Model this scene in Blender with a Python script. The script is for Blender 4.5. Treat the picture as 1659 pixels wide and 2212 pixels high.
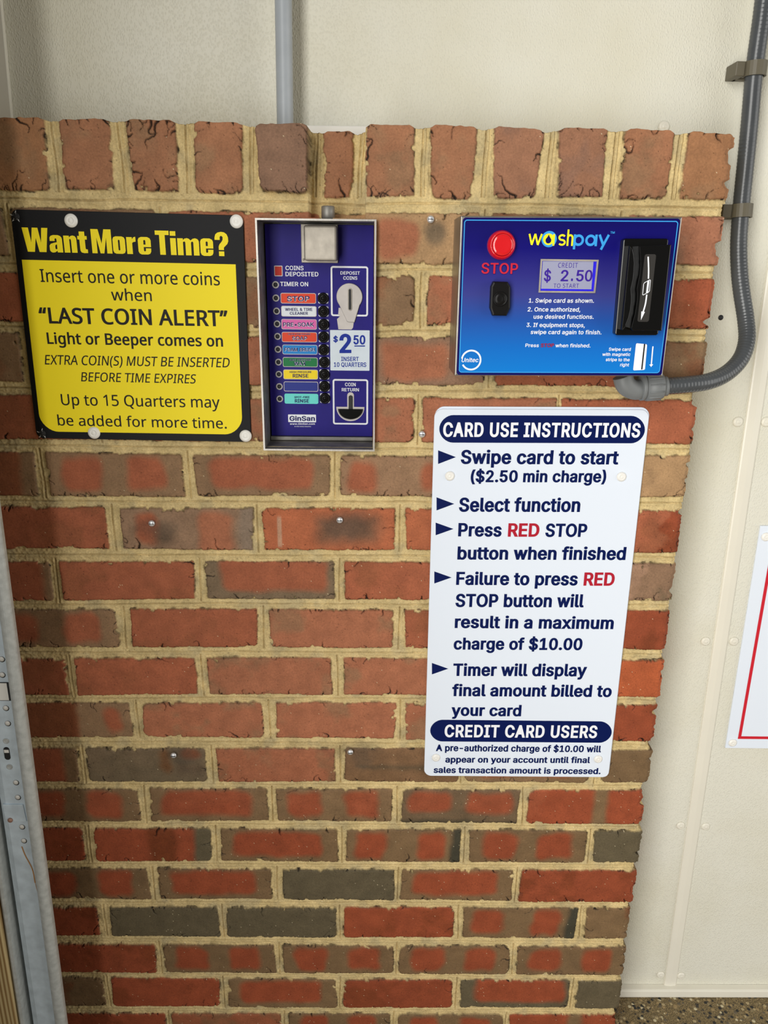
# Brick pier of a self-serve wash bay: coin box, card terminal, signs, conduit, steel door track.
# Units are metres. The brick face lies in the plane y = 0, the camera looks along +y, z is up.
import bpy, bmesh, math, random
import numpy as np
from mathutils import Vector, Matrix
from mathutils.geometry import tessellate_polygon

for o in list(bpy.data.objects):
    bpy.data.objects.remove(o, do_unlink=True)
SC = bpy.context.scene
COL = SC.collection
random.seed(7)

# ------------------------------------------------------------------ camera
CAM_LOC = [0.0576, -1.0336, 0.5911]
CAM_AXES = [[0.99991, -0.00704, 0.01116], [-0.0085, 0.30289, 0.95299], [-0.01009, -0.953, 0.30281]]
cam_data = bpy.data.cameras.new('camera')
cam_data.sensor_fit = 'HORIZONTAL'
cam_data.sensor_width = 36.0
cam_data.lens = 36.0 * 1661.0 / 1659.0
cam_data.clip_start = 0.05
cam = bpy.data.objects.new('camera', cam_data)
COL.objects.link(cam)
_r, _u, _b = (Vector(a) for a in CAM_AXES)
_m = Matrix((_r, _u, _b)).transposed().to_4x4()
_m.translation = Vector(CAM_LOC)
cam.matrix_world = _m
SC.camera = cam

# ------------------------------------------------------------------ light and exposure
world = bpy.data.worlds.new('world')
SC.world = world
world.use_nodes = True
_bg = world.node_tree.nodes['Background']
_bg.inputs['Color'].default_value = (1.0, 0.95, 0.86, 1)
_bg.inputs['Strength'].default_value = 0.18

def area_light(name, loc, target, sx, sy, power, color=(1, 1, 1)):
    d = bpy.data.lights.new(name, 'AREA')
    d.shape = 'RECTANGLE'
    d.size = sx
    d.size_y = sy
    d.energy = power
    d.color = color
    o = bpy.data.objects.new(name, d)
    COL.objects.link(o)
    o.location = loc
    o.rotation_euler = (Vector(target) - Vector(loc)).to_track_quat('-Z', 'Y').to_euler()
    return o

# daylight through the bay's two open ends
area_light('bay_entrance_daylight', (-0.56, -2.3, 0.75), (3.0, -2.3, 0.75), 2.4, 2.4, 150, (1.0, 0.985, 0.945))
area_light('bay_exit_daylight', (4.2, -2.2, 0.9), (0.0, -0.6, 0.4), 3.2, 3.0, 84, (1.0, 0.99, 0.96))
SC.view_settings.view_transform = 'Standard'
SC.view_settings.look = 'None'
SC.view_settings.gamma = 1.0
SC.view_settings.use_curve_mapping = False
SC.view_settings.exposure = -0.14

# ------------------------------------------------------------------ measured layout (x, z in metres)
BRICKS = [[1,-0.52,-0.4135,0.658,0.658,0.5986,0.5997,"B"],[1,-0.4048,-0.2247,0.6585,0.6566,0.5996,0.5965,"B"],[1,-0.2119,-0.0173,0.6564,0.6567,0.5963,0.5948,"P"],[1,-0.0044,0.1852,0.6569,0.6582,0.5949,0.5963,"Dt"],[
1,0.1987,0.3588,0.6582,0.658,0.5965,0.598,"B"],[1,0.3718,0.494,0.6579,0.6577,0.5982,0.598,"Bp"],[2,-0.52,-0.3173,0.5808,0.5802,0.519,0.5177,"R"],[2,-0.3042,-0.1383,0.58,0.5774,0.5174,0.5137,"R"],[
2,-0.1252,0.1053,0.5772,0.5824,0.5134,0.5191,"B"],[2,0.1215,0.2793,0.5822,0.5819,0.5191,0.5188,"P"],[2,0.2926,0.4926,0.582,0.5823,0.5188,0.518,"R"],[3,-0.52,-0.4137,0.5052,0.5052,0.4402,0.4405,"B"],[
3,-0.4015,-0.2187,0.505,0.5022,0.4404,0.4385,"R"],[3,-0.2052,-0.0133,0.502,0.5037,0.4384,0.4399,"P"],[3,0.0002,0.2013,0.5041,0.5051,0.4403,0.4421,"C2"],[3,0.2155,0.3841,0.5049,0.5028,0.4421,0.4416,"R"],[
3,0.3978,0.4944,0.5026,0.5021,0.4416,0.4414,"B"],[4,-0.52,-0.3275,0.4236,0.4231,0.3617,0.3619,"R"],[4,-0.3138,-0.1524,0.4229,0.4206,0.3618,0.3615,"R"],[4,-0.1386,0.1083,0.4204,0.4245,0.3615,0.3622,"P"],[
4,0.119,0.2994,0.4246,0.4255,0.3622,0.363,"P"],[4,0.3076,0.4923,0.4255,0.4257,0.363,0.3635,"R"],[5,-0.52,-0.4136,0.3447,0.3451,0.2811,0.281,"Bl"],[5,-0.3983,-0.2104,0.3449,0.3431,0.2808,0.2821,"D"],[
5,-0.195,-0.0069,0.3431,0.3436,0.2824,0.2849,"C"],[5,0.0066,0.1971,0.3436,0.3451,0.2851,0.286,"Db"],[5,0.2113,0.3973,0.3453,0.3474,0.286,0.2865,"R"],[5,0.4115,0.4917,0.3475,0.3474,0.2866,0.287,"T"],[
6,-0.52,-0.3236,0.2659,0.266,0.2025,0.2031,"R"],[6,-0.3046,-0.1167,0.266,0.2665,0.2032,0.2027,"K2"],[6,-0.1036,0.085,0.2666,0.2683,0.2028,0.205,"K"],[6,0.0994,0.29,0.2682,0.2681,0.2049,0.2038,"Rb"],[
6,0.3039,0.4922,0.268,0.2682,0.2038,0.2034,"R"],[7,-0.52,-0.411,0.1834,0.1838,0.1214,0.1218,"M"],[7,-0.3983,-0.205,0.1839,0.1855,0.122,0.1254,"R"],[7,-0.1896,-0.0025,0.1856,0.1868,0.1258,0.1268,"Cg"],[
7,0.0123,0.2047,0.1868,0.1874,0.1268,0.1274,"R"],[7,0.2195,0.4071,0.1874,0.188,0.1275,0.1282,"R"],[7,0.422,0.493,0.188,0.1884,0.1283,0.129,"G2"],[8,-0.52,-0.3232,0.1074,0.1089,0.0455,0.0466,"D"],[
8,-0.3047,-0.1168,0.1099,0.1114,0.0468,0.0483,"R"],[8,-0.099,0.0854,0.1113,0.1111,0.0483,0.0482,"P"],[8,0.1012,0.291,0.1111,0.112,0.0482,0.0482,"R"],[8,0.3061,0.4931,0.1121,0.1133,0.0482,0.0485,"R"],[
9,-0.52,-0.4067,0.0282,0.0282,-0.0356,-0.0351,"R"],[9,-0.3941,-0.2114,0.0284,0.0308,-0.0349,-0.0321,"R"],[9,-0.1953,-0.0073,0.031,0.0323,-0.0321,-0.0317,"P"],[9,0.0102,0.1946,0.0322,0.0315,-0.0316,-0.0316,"P"],[
9,0.2101,0.4023,0.0314,0.0305,-0.0316,-0.0322,"R"],[9,0.4171,0.4947,0.0304,0.0311,-0.0322,-0.0317,"Rb"],[10,-0.52,-0.3171,-0.0485,-0.0474,-0.1107,-0.1078,"D2"],[10,-0.2994,-0.1136,-0.0472,-0.0453,-0.1079,-0.1087,"P"],[
10,-0.0951,0.0906,-0.0452,-0.0448,-0.1088,-0.1096,"P"],[10,0.1056,0.2948,-0.0448,-0.0455,-0.1096,-0.1105,"P"],[10,0.3092,0.494,-0.0456,-0.0455,-0.1105,-0.1109,"R"],[11,-0.52,-0.407,-0.1292,-0.1288,-0.1916,-0.1913,"M2"],[
11,-0.394,-0.2067,-0.1286,-0.1271,-0.1912,-0.1898,"Gk"],[11,-0.19,-0.0037,-0.127,-0.126,-0.1896,-0.1883,"P"],[11,0.0109,0.1919,-0.1261,-0.1266,-0.1882,-0.1876,"K3"],[11,0.2007,0.3999,-0.1266,-0.1272,-0.1876,-0.1878,"C"],[
11,0.4197,0.4954,-0.1272,-0.1268,-0.1881,-0.1882,"B"],[12,-0.52,-0.3177,-0.2043,-0.2028,-0.2667,-0.2661,"D"],[12,-0.3014,-0.1118,-0.2026,-0.2021,-0.266,-0.264,"C"],[12,-0.0992,0.0879,-0.2021,-0.2016,-0.2639,-0.2646,"D"],[
12,0.1027,0.2912,-0.2016,-0.2013,-0.2646,-0.2667,"Dk"],[12,0.3047,0.4939,-0.2014,-0.2015,-0.2669,-0.2676,"Ds"],[13,-0.52,-0.4138,-0.2782,-0.2782,-0.346,-0.3458,"R"],[13,-0.398,-0.2074,-0.2781,-0.279,-0.3457,-0.3435,"Rd"],[
13,-0.1915,-0.0011,-0.2791,-0.2797,-0.3433,-0.3442,"C"],[13,0.0125,0.2005,-0.2796,-0.2786,-0.3442,-0.3444,"De"],[13,0.2142,0.4074,-0.2787,-0.2803,-0.3444,-0.344,"D"],[13,0.4196,0.4962,-0.2804,-0.2806,-0.3439,-0.3437,"G"],[
14,-0.52,-0.3157,-0.3604,-0.3601,-0.4235,-0.4234,"D"],[14,-0.2995,-0.1119,-0.3601,-0.3597,-0.4233,-0.4219,"C"],[14,-0.0934,0.0932,-0.3597,-0.3596,-0.4219,-0.4223,"G"],[14,0.1041,0.2906,-0.3596,-0.3593,-0.4223,-0.4242,"C"],[
14,0.303,0.4964,-0.3593,-0.359,-0.4244,-0.4263,"R"],[15,-0.52,-0.4064,-0.4398,-0.4397,-0.5005,-0.5008,"R"],[15,-0.3869,-0.2031,-0.4396,-0.4389,-0.501,-0.5023,"G"],[15,-0.1906,-0.0038,-0.4388,-0.4384,-0.5024,-0.5032,"G"],[
15,0.0079,0.1961,-0.4384,-0.4383,-0.5032,-0.5035,"R"],[15,0.211,0.4045,-0.4383,-0.4382,-0.5035,-0.5039,"De"],[15,0.4203,0.4947,-0.4381,-0.438,-0.5039,-0.5042,"B"],[16,-0.52,-0.3158,-0.5192,-0.5189,-0.582,-0.5826,"R"],[
16,-0.3031,-0.1108,-0.5189,-0.5201,-0.5826,-0.5831,"D"],[16,-0.0972,0.0949,-0.5204,-0.522,-0.5831,-0.5839,"D"],[16,0.1029,0.2957,-0.522,-0.5222,-0.584,-0.5848,"D"],[16,0.3078,0.4964,-0.5222,-0.5224,-0.5848,-0.5855,"D"],[
17,-0.52,-0.4116,-0.5928,-0.5932,-0.6591,-0.6592,"B"],[17,-0.4003,-0.21,-0.5934,-0.5955,-0.6594,-0.6617,"R"],[17,-0.197,-0.005,-0.5957,-0.597,-0.6618,-0.6626,"C"],[17,0.0072,0.1998,-0.597,-0.5975,-0.6626,-0.6621,"R"],[
17,0.2129,0.4052,-0.5975,-0.598,-0.6621,-0.6616,"Cg"],[17,0.4183,0.4971,-0.598,-0.5985,-0.6615,-0.6619,"G"],[18,-0.52,-0.3101,-0.6767,-0.6764,-0.7399,-0.7409,"R"],[18,-0.2993,-0.1042,-0.6764,-0.6759,-0.741,-0.7423,"P"],[
18,-0.0918,0.0915,-0.676,-0.6762,-0.7423,-0.7427,"D"],[18,0.1031,0.2927,-0.6762,-0.6764,-0.7427,-0.743,"D"],[18,0.3044,0.4946,-0.6765,-0.6766,-0.743,-0.7435,"Ds"],[19,-0.42,-0.23,-0.738,-0.738,-0.798,-0.798,"R"],[
19,-0.2168,-0.0268,-0.738,-0.738,-0.798,-0.798,"R"],[19,-0.0136,0.1764,-0.738,-0.738,-0.798,-0.798,"R"],[19,0.1896,0.3796,-0.738,-0.738,-0.798,-0.798,"R"],[19,0.3928,0.495,-0.738,-0.738,-0.798,-0.798,"R"],[
20,-0.52,-0.33,-0.813,-0.813,-0.873,-0.873,"R"],[20,-0.3168,-0.1268,-0.813,-0.813,-0.873,-0.873,"R"],[20,-0.1136,0.0764,-0.813,-0.813,-0.873,-0.873,"R"],[20,0.0896,0.2796,-0.813,-0.813,-0.873,-0.873,"R"],[
20,0.2928,0.4828,-0.813,-0.813,-0.873,-0.873,"R"]]
SOLDIERS = [[-0.4125,0.7582,-0.3493,0.76,-0.4173,0.6767,-0.3514,0.6775,"So",0],[-0.3322,0.7582,-0.2707,0.7594,-0.3323,0.6793,-0.2711,0.6784,"Sr",0],[-0.2507,0.7587,-0.1903,0.7584,-0.2476,0.6787,-0.1908,0.6778,"Sr",0],[
-0.168,0.7577,-0.1091,0.7574,-0.172,0.6764,-0.1116,0.6761,"Sr",0],[-0.0923,0.7536,-0.0295,0.7554,-0.0913,0.6795,-0.0305,0.676,"Sd",-0.012],[-0.0136,0.7535,0.0264,0.7534,-0.0128,0.6753,0.0246,0.6758,"Sr",0.03],[
0.0408,0.7572,0.0999,0.7569,0.0412,0.6741,0.1024,0.6764,"Sr",0],[0.1196,0.7571,0.1783,0.7563,0.1227,0.6729,0.1748,0.6741,"Sr",0],[0.197,0.7565,0.2587,0.7542,0.2008,0.6749,0.253,0.6755,"Sp",0],[
0.2767,0.756,0.3372,0.7562,0.2819,0.6769,0.3374,0.6786,"Sp",0],[0.3576,0.756,0.4185,0.7542,0.3586,0.6757,0.4196,0.6769,"Sr",0],[0.4345,0.7538,0.494,0.751,0.4335,0.6771,0.4943,0.6756,"So",0]]
NOTCH = [-0.0304,0.041,0.6505]
YS_BOARD = [[-0.4017,0.6553],[-0.1123,0.6514],[-0.1138,0.3622],[-0.4051,0.3648]]
YS_FIELD = [[-0.395,0.5956],[-0.1242,0.593],[-0.125,0.3725],[-0.3982,0.3742]]
YS_HEAD = ["Want More Time?",-0.3903,-0.1319,0.6054,0.6027,0.0288]
YS_TEXT = [["Insert one or more coins",-0.3742,-0.1454,0.5689,0.5671,0.0157,"r"],["when",-0.2859,-0.2341,0.547,0.5466,0.0143,"r"],["“LAST COIN ALERT”",-0.3819,-0.1376,0.5176,0.5162,0.0197,"s"],["Light or Beeper comes on",-0.375,-0.1454,0.4913,0.4901,0.0144,"s"],[
"EXTRA COIN(S) MUST BE INSERTED",-0.3817,-0.1378,0.4643,0.4629,0.0124,"i"],["BEFORE TIME EXPIRES",-0.3363,-0.1833,0.4426,0.4412,0.012,"i"],["Up to 15 Quarters may",-0.3659,-0.1539,0.4105,0.409,0.0149,"r"],[
"be added for more time.",-0.3738,-0.1461,0.3828,0.3807,0.0141,"r"]]
YS_SCREWS = [[-0.3273,0.6429],[-0.1207,0.6443],[-0.3263,0.3731],[-0.121,0.3708]]
YS_HOLES = [[-0.396,0.6468],[-0.3968,0.3714]]
CS_BOARD = [[0.1351,0.4103],[0.4261,0.412],[0.4284,-0.1738],[0.1366,-0.1724]]
CS_BAND = [[[0.1419,0.4022],[0.4207,0.4037],[0.4242,0.3658],[0.1428,0.3642]],[[0.1436,-0.0703],[0.424,-0.0717],[0.4265,-0.1099],[0.1443,-0.109]]]
CS_TEXT = [["Swipe card to start",0.1732,0.391,0.3352,0.3364,0.0191,"n"],["($2.50 min charge)",0.1881,0.3763,0.3091,0.3106,0.0166,"n"],["Select function",0.1735,0.344,0.2661,0.2672,0.0199,"n"],["Press",0.174,0.2357,0.2293,0.2294,0.0194,"n"],[
"RED",0.2447,0.2891,0.2295,0.2297,0.0194,"d"],["STOP",0.2977,0.3569,0.2297,0.23,0.0192,"n"],["button when finished",0.1743,0.4159,0.1941,0.1954,0.0193,"n"],["Failure to press",0.1741,0.3504,0.1548,0.1553,0.0197,"n"],[
"RED",0.3591,0.4037,0.1551,0.1553,0.02,"d"],["STOP button will",0.1744,0.3625,0.1199,0.1207,0.0201,"n"],["result in a maximum",0.1748,0.4096,0.0859,0.0858,0.0195,"n"],["charge of $10.00",0.1744,0.3663,0.0505,0.0509,0.0191,"n"],[
"Timer will display",0.1754,0.377,0.0063,0.007,0.0203,"n"],["final amount billed to",0.1752,0.4182,-0.0283,-0.0282,0.0199,"n"],["your card",0.1753,0.2826,-0.0627,-0.0628,0.0192,"n"],["A pre-authorized charge of $10.00 will",0.1537,0.4119,-0.1261,-0.1267,0.0115,"n"],[
"appear on your account until final",0.169,0.3965,-0.1469,-0.1466,0.011,"n"],["sales transaction amount is processed.",0.1512,0.4151,-0.1662,-0.1669,0.0109,"n"],["CARD USE INSTRUCTIONS",0.1476,0.4164,0.373,0.3746,0.0193,"w"],[
"CREDIT CARD USERS",0.1662,0.4028,-0.1005,-0.1006,0.0215,"w"]]
CS_TRI = [[[0.1417,0.3534],[0.1664,0.344],[0.1423,0.3341]],[[0.1417,0.2862],[0.1668,0.2768],[0.1423,0.267]],[[0.1416,0.2489],[0.1671,0.2397],[0.1422,0.23]],[[0.142,0.1748],[0.1672,0.1656],[0.1426,0.156]],[[0.143,0.0272],[0.1678,0.0177],[0.1436,0.0079]]]
CS_SCREWS = [[0.1591,0.3172],[0.3975,0.3183],[0.1543,-0.1383],[0.4087,-0.1394]]
PT_BOX = [[0.1527,0.6495],[0.4108,0.6512],[0.4099,0.4671],[0.1527,0.4652]]
PT_DECAL = [[0.1552,0.6476],[0.4086,0.6493],[0.4085,0.4682],[0.155,0.4662]]
PT_LINE = [[0.1574,0.6448],[0.406,0.6462],[0.4049,0.4715],[0.1581,0.4697]]
PT_STOP = ["STOP",0.1794,0.2227,0.586,0.586,0.0119]
PT_TEXT = [["1. Swipe card as shown.",0.2379,0.3163,0.5532,0.5539,0.0049],["2. Once authorized,",0.2373,0.3009,0.543,0.5434,0.0049],["use desired functions.",0.2451,0.3177,0.5346,0.5352,0.0048],["3. If equipment stops,",0.2372,0.308,0.5248,0.5252,0.0048],[
"swipe card again to finish.",0.2428,0.3289,0.5165,0.517,0.0048],["Press",0.2374,0.254,0.501,0.501,0.0041],["when finished.",0.2742,0.317,0.501,0.5013,0.0043],["Swipe card",0.3397,0.3668,0.4975,0.4976,0.0038],[
"with magnetic",0.3325,0.3668,0.4913,0.4915,0.0038],["stripe to the",0.3372,0.3667,0.485,0.4851,0.0038],["right",0.3555,0.3666,0.4789,0.4789,0.0038]]
PT_RED = ["STOP",0.2562,0.2724,0.501,0.5012,0.0043]
PT_TM = ["TM",0.3282,0.3333,0.6321,0.6321,0.0023]
PT_UNI = ["Unitec",0.1605,0.1812,0.482,0.4822,0.0051]
PT_RING = [[0.1722,0.4845],[0.1717,0.496]]
PT_LOGO = [[0.2331,0.6179],[0.3279,0.6186],[0.2322,0.6307],[0.2853,0.6359],[0.2565,0.6251],[0.2558,0.6342],[0.2872,0.6141]]
PT_LOGOX = [0.2331,0.2476,0.2499,0.2655,0.268,0.2765,0.2779,0.2854,0.2857,0.2981,0.2995,0.3137,0.3146,0.3279]
PT_LCD = [[0.2487,0.6029],[0.3172,0.6028],[0.3167,0.565],[0.2488,0.5649]]
PT_SCREEN = [[0.2512,0.6011],[0.3147,0.6013],[0.315,0.5672],[0.2513,0.567]]
PT_LIT = [[0.2516,0.6006],[0.3115,0.6007],[0.3119,0.5693],[0.2517,0.5693]]
PT_LCDT = [["CREDIT",0.27,0.2932,0.5935,0.5936,0.0054],["TO START",0.2664,0.2965,0.5705,0.5707,0.0048]]
PT_LCDB = [["$",0.2541,0.2624,0.5781,0.578,0.0125],["2",0.2741,0.2831,0.5783,0.5783,0.0125],[".",0.2866,0.2888,0.5785,0.5783,0.0125],["5",0.2924,0.3014,0.5785,0.5785,0.0125],["0",0.3028,0.3116,0.5786,0.5786,0.0125]]
PT_BTN = [[0.2014,0.6178],[0.218,0.618],[0.2006,0.619],[0.2127,0.6191]]
PT_BELL = [[0.1933,0.5771],[0.2102,0.5768],[0.2138,0.5716],[0.2149,0.547],[0.2111,0.5378],[0.1943,0.538],[0.1908,0.5467],[0.1906,0.5714],[0.2023,0.5573],[0.2101,0.5574]]
PT_READER = [[0.341,0.6264],[0.3936,0.627],[0.3943,0.5173],[0.3423,0.5168]]
PT_COVL = [[0.3452,0.6181],[0.3493,0.6145],[0.3514,0.6085],[0.3534,0.5993],[0.3538,0.5901],[0.3538,0.5809],[0.3526,0.5709],[0.3541,0.5621],[0.3546,0.5559],[0.3545,0.5476],[0.3533,0.5381],[0.3506,0.5291],[0.3475,0.5239],[0.3458,0.5242]]
PT_COVR = [[0.356,0.6179],[0.3585,0.6055],[0.3597,0.5963],[0.3598,0.5871],[0.3582,0.5709],[0.3593,0.5653],[0.36,0.5572],[0.3593,0.5426],[0.3565,0.5263],[0.3592,0.5233],[0.3936,0.5236],[0.3929,0.62]]
PT_LABEL = [[0.3636,0.6092],[0.3767,0.6093],[0.3767,0.5338],[0.3633,0.5337]]
PT_ARROW = [[0.3676,0.6065],[0.3696,0.5934],[0.3707,0.5823]]
PT_ARROW2 = [[0.3708,0.5646],[0.3704,0.5542],[0.3688,0.545]]
PT_ARROWH = [[0.3666,0.5456],[0.3709,0.545],[0.3672,0.5356]]
PT_CARDICON = [[0.3658,0.5774],[0.3732,0.5816],[0.3735,0.568],[0.3659,0.5636]]
PT_CARDSTRIPE = [[0.3709,0.5801],[0.3707,0.5661]]
PT_ICON = [[0.3723,0.5069],[0.386,0.5058],[0.3868,0.4748],[0.3722,0.4739]]
PT_ICONS = [[0.3819,0.5061],[0.3836,0.506],[0.3836,0.4754],[0.3819,0.4753]]
PT_IARROW = [[0.3933,0.5033],[0.3939,0.4812],[0.394,0.4784]]
CB_RIM = [[-0.0969,0.6483],[0.0535,0.6475],[0.0559,0.3531],[-0.0955,0.3523]]
CB_PANEL_Y = 0.045
CB_LED = [[-0.0816,0.592],[-0.0703,0.5922],[-0.0707,0.5786],[-0.0816,0.5785]]
CB_TEXT = [["COINS",-0.0664,-0.0423,0.5866,0.5867,0.0055],["DEPOSITED",-0.0666,-0.0226,0.5789,0.5791,0.0055],["TIMER ON",-0.0741,-0.0365,0.5661,0.5662,0.0054],["DEPOSIT",0.0069,0.033,0.5818,0.5819,0.004],[
"COINS",0.0106,0.0295,0.5752,0.5753,0.0043],["COIN",0.0124,0.0274,0.4327,0.4327,0.0047],["RETURN",0.0078,0.0319,0.4255,0.4256,0.0045],["www.GinSan.com",-0.066,-0.0305,0.3772,0.3776,0.0026],["© 2006 GinSan Industries",-0.0595,-0.0361,0.3742,0.3744,0.0012]]
CB_RINGS = [[-0.0803,0.5676],[-0.0804,0.5504],[-0.08,0.5333],[-0.0798,0.5164],[-0.0797,0.4997],[-0.0797,0.4823],[-0.0796,0.4649],[-0.0795,0.4482],[-0.0793,0.4312],[-0.0793,0.4139]]
CB_PILLS = [[[[-0.0736,0.5567],[-0.0262,0.5572],[-0.0264,0.544],[-0.074,0.5435]],"red",[["STOP",-0.0655,-0.035,0.5466,0.547,0.0065]]],[[[-0.0733,0.5398],[-0.0258,0.5403],[-0.026,0.5269],[-0.0737,0.5264]],"white",[["WHEEL & TIRE",-0.0684,-0.0314,0.5338,0.5342,0.0038],[
"CLEANER",-0.0621,-0.0375,0.5289,0.5291,0.0036]]],[[[-0.0736,0.5225],[-0.0257,0.523],[-0.0259,0.5098],[-0.074,0.5093]],"pink",[["PRE•SOAK",-0.0716,-0.0295,0.5131,0.5136,0.0054]]],[[[-0.0735,0.5053],[
-0.0257,0.5058],[-0.0259,0.4927],[-0.0739,0.4922]],"red",[["HIGH PRESSURE",-0.065,-0.0346,0.5019,0.5022,0.0021],["SOAP",-0.0598,-0.0391,0.4951,0.4953,0.0051]]],[[[-0.0732,0.4882],[-0.0253,0.4887],[-0.0255,0.4761],[
-0.0735,0.4756]],"blue",[["FOAM BRUSH",-0.0706,-0.0287,0.4799,0.4803,0.0048]]],[[[-0.0732,0.4712],[-0.0252,0.4717],[-0.0254,0.459],[-0.0735,0.4585]],"green",[["HIGH PRESSURE",-0.0643,-0.0347,0.467,0.4673,0.0026],[
"WAX",-0.0582,-0.0412,0.4611,0.4613,0.0049]]],[[[-0.0728,0.4544],[-0.0251,0.4549],[-0.0253,0.442],[-0.0732,0.4415]],"yellow",[["HIGH PRESSURE",-0.0644,-0.0341,0.4504,0.4507,0.0023],["RINSE",-0.0601,-0.0384,0.4441,0.4443,0.0048]]],[
[[-0.0726,0.4379],[-0.025,0.4383],[-0.0252,0.425],[-0.073,0.4246]],"navy",[]],[[[-0.0721,0.4209],[-0.0251,0.4214],[-0.0253,0.4077],[-0.0725,0.4073]],"aqua",[["SPOT-FREE",-0.0587,-0.0374,0.4151,0.4154,0.0028],[
"RINSE",-0.058,-0.0382,0.4091,0.4093,0.0047]]]]
CB_BTN = [[-0.0165,0.5507],[-0.0163,0.5335],[-0.0162,0.5164],[-0.0164,0.4996],[-0.0166,0.4824],[-0.016,0.4655],[-0.0162,0.4487],[-0.0161,0.4322],[-0.0158,0.4156]]
CB_FRAME = [[[-0.0061,0.5924],[0.0438,0.5925],[0.0441,0.5277],[-0.0062,0.5275]],[[-0.0045,0.4419],[0.0445,0.4424],[0.0448,0.3783],[-0.0048,0.3783]]]
CB_SLOT = [[0.019,0.5532],[0.0366,0.5534],[0.0153,0.5208],[0.0259,0.5196],[0.0197,0.5629],[0.0196,0.5361],[0.0222,0.563]]
CB_TORN = [[0.0043,0.5386],[0.0035,0.5291],[0.0063,0.5276],[0.0019,0.5236],[0.0025,0.5189],[0.0037,0.5101],[0.0217,0.51],[0.0236,0.5123],[0.0253,0.5231],[0.0274,0.5291],[0.029,0.5373]]
CB_STICK = [[-0.0075,0.5088],[0.046,0.5091],[0.0465,0.4546],[-0.0077,0.4543]]
CB_STICKT = [["$",-0.0035,0.0029,0.4933,0.4934,0.0074],["2",0.0049,0.0214,0.479,0.4792,0.0249],["50",0.0242,0.0406,0.4905,0.4907,0.0119],["INSERT",0.0073,0.0316,0.4674,0.4675,0.0057],["10 QUARTERS",-0.0028,0.042,0.4594,0.4597,0.006]]
CB_STICKL = [[0.0255,0.4886],[0.0402,0.4888],[0.0402,0.4873],[0.0255,0.4872]]
CB_KEY = [[0.0202,0.4196],[0.0249,0.4197],[0.0202,0.4002],[-0.0,0.4034],[0.0397,0.4038],[0.0198,0.3832]]
CB_KEYIN = [[0.0204,0.4171],[0.0234,0.4171],[0.0203,0.3977],[0.0023,0.4006],[0.038,0.4009],[0.0198,0.3858]]
CB_BRAND = [[-0.0682,0.3917],[-0.0288,0.392],[-0.0289,0.3814],[-0.0681,0.381]]
CB_BRANDT = ["GinSan",-0.0663,-0.0303,0.3831,0.3834,0.0067]
CB_HOODFL = [[-0.0442,0.6444],[0.0041,0.6446],[0.0034,0.5964],[-0.0446,0.5962]]
CB_HOOD = [[-0.0385,0.6421],[0.0038,0.6416],[0.003,0.5986],[-0.0379,0.5985]]
CB_LOCK = [-0.0064,0.6561,-0.0169]
SCREWS = [[0.1228,0.6496],[0.1189,0.3753],[-0.2588,0.2439],[0.0062,0.2511],[-0.2553,-0.1375],[0.0204,-0.1299]]
PANEL_Y = 0.1
STRIP = [[0.6124,0.3852],[0.6275,0.4075],[0.618,-0.2879],[0.6417,-0.2877],[0.62,-0.7198],[0.6433,-0.7197]]
RIVETS = [[0.5976,0.3773],[0.64,0.3777],[0.5992,0.0134],[0.6457,0.0138],[0.6049,-0.3507],[0.6499,-0.3525],[0.6108,-0.6955],[0.6503,-0.6977],[0.4379,0.7748]]
HOLE = [0.55,0.5282]
FLOOR_Z = -0.7384
BASE_TOP = -0.7197
TRIM_TL = [[-0.4231,0.9087],[-0.4275,0.7765]]
RED_SIGN = [[0.6564,0.2144],[0.6602,-0.188],[0.7339,-0.1894]]
RED_LINE = [[0.6771,0.1555],[0.6792,-0.1688],[0.7304,-0.1712],[0.6831,-0.1633]]
RED_SCREWS = [[0.6709,-0.1771],[0.6675,0.1965]]
PIPE = [[-0.0621,0.9037],[-0.0636,0.7672],0.0221]
NOTCH_TRIM = [[-0.0348,0.7677],[0.0395,0.7675],[0.0395,0.7587],[-0.035,0.7578]]
CONDUIT = [[0.4081,-0.03,0.4464],[0.4352,-0.03,0.4479],[0.46,-0.028,0.4497],[0.4932,-0.02,0.4531],[0.5228,-0.005,0.4624],[0.5455,0.01,0.4798],[0.557,0.025,0.503],[0.5585,0.04,0.5294],[0.5527,0.052,0.5654],[0.5486,0.06,0.5954],[0.5452,0.066,0.6312],[0.5436,0.07,0.6781],[0.5425,0.072,0.7239],[0.5407,0.073,0.774],[0.5376,0.074,0.8385],[0.5375,0.074,0.8954],[0.5368,0.074,0.9355],[0.5355,0.074,0.9891]]
CLIPS = [[0.5426,0.07,0.6683],[0.5389,0.074,0.838]]
ELBOW = [[0.3747,-0.035,0.4612],[0.3802,-0.035,0.4493],[0.3935,-0.033,0.4431],[0.4112,-0.03,0.4453]]
TRACK = [[-0.4076,0.3032],[-0.421,-0.55],[-0.4384,-0.55],[-0.4813,-0.5501],[-0.429,0.1748],[-0.4329,-0.0328],[-0.4348,-0.1865]]
TR_H = [[-0.4371,0.0913],[-0.4397,0.0679],[-0.4418,0.0172],[-0.4425,-0.0066],[-0.444,-0.1019],[-0.4447,-0.1266],[-0.4454,-0.1769],[-0.4459,-0.201]]
TR_SLOT = [[-0.4401,0.0427],[-0.4321,0.0428],[-0.4497,-0.0544],[-0.4482,-0.0344],[-0.4491,-0.0761],[-0.4507,-0.1524],[-0.459,-0.1635]]
WOOD = [[-0.4827,-0.2273],[-0.4807,-0.3111],[-0.49,-0.5501],[-0.4556,-0.033]]

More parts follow.
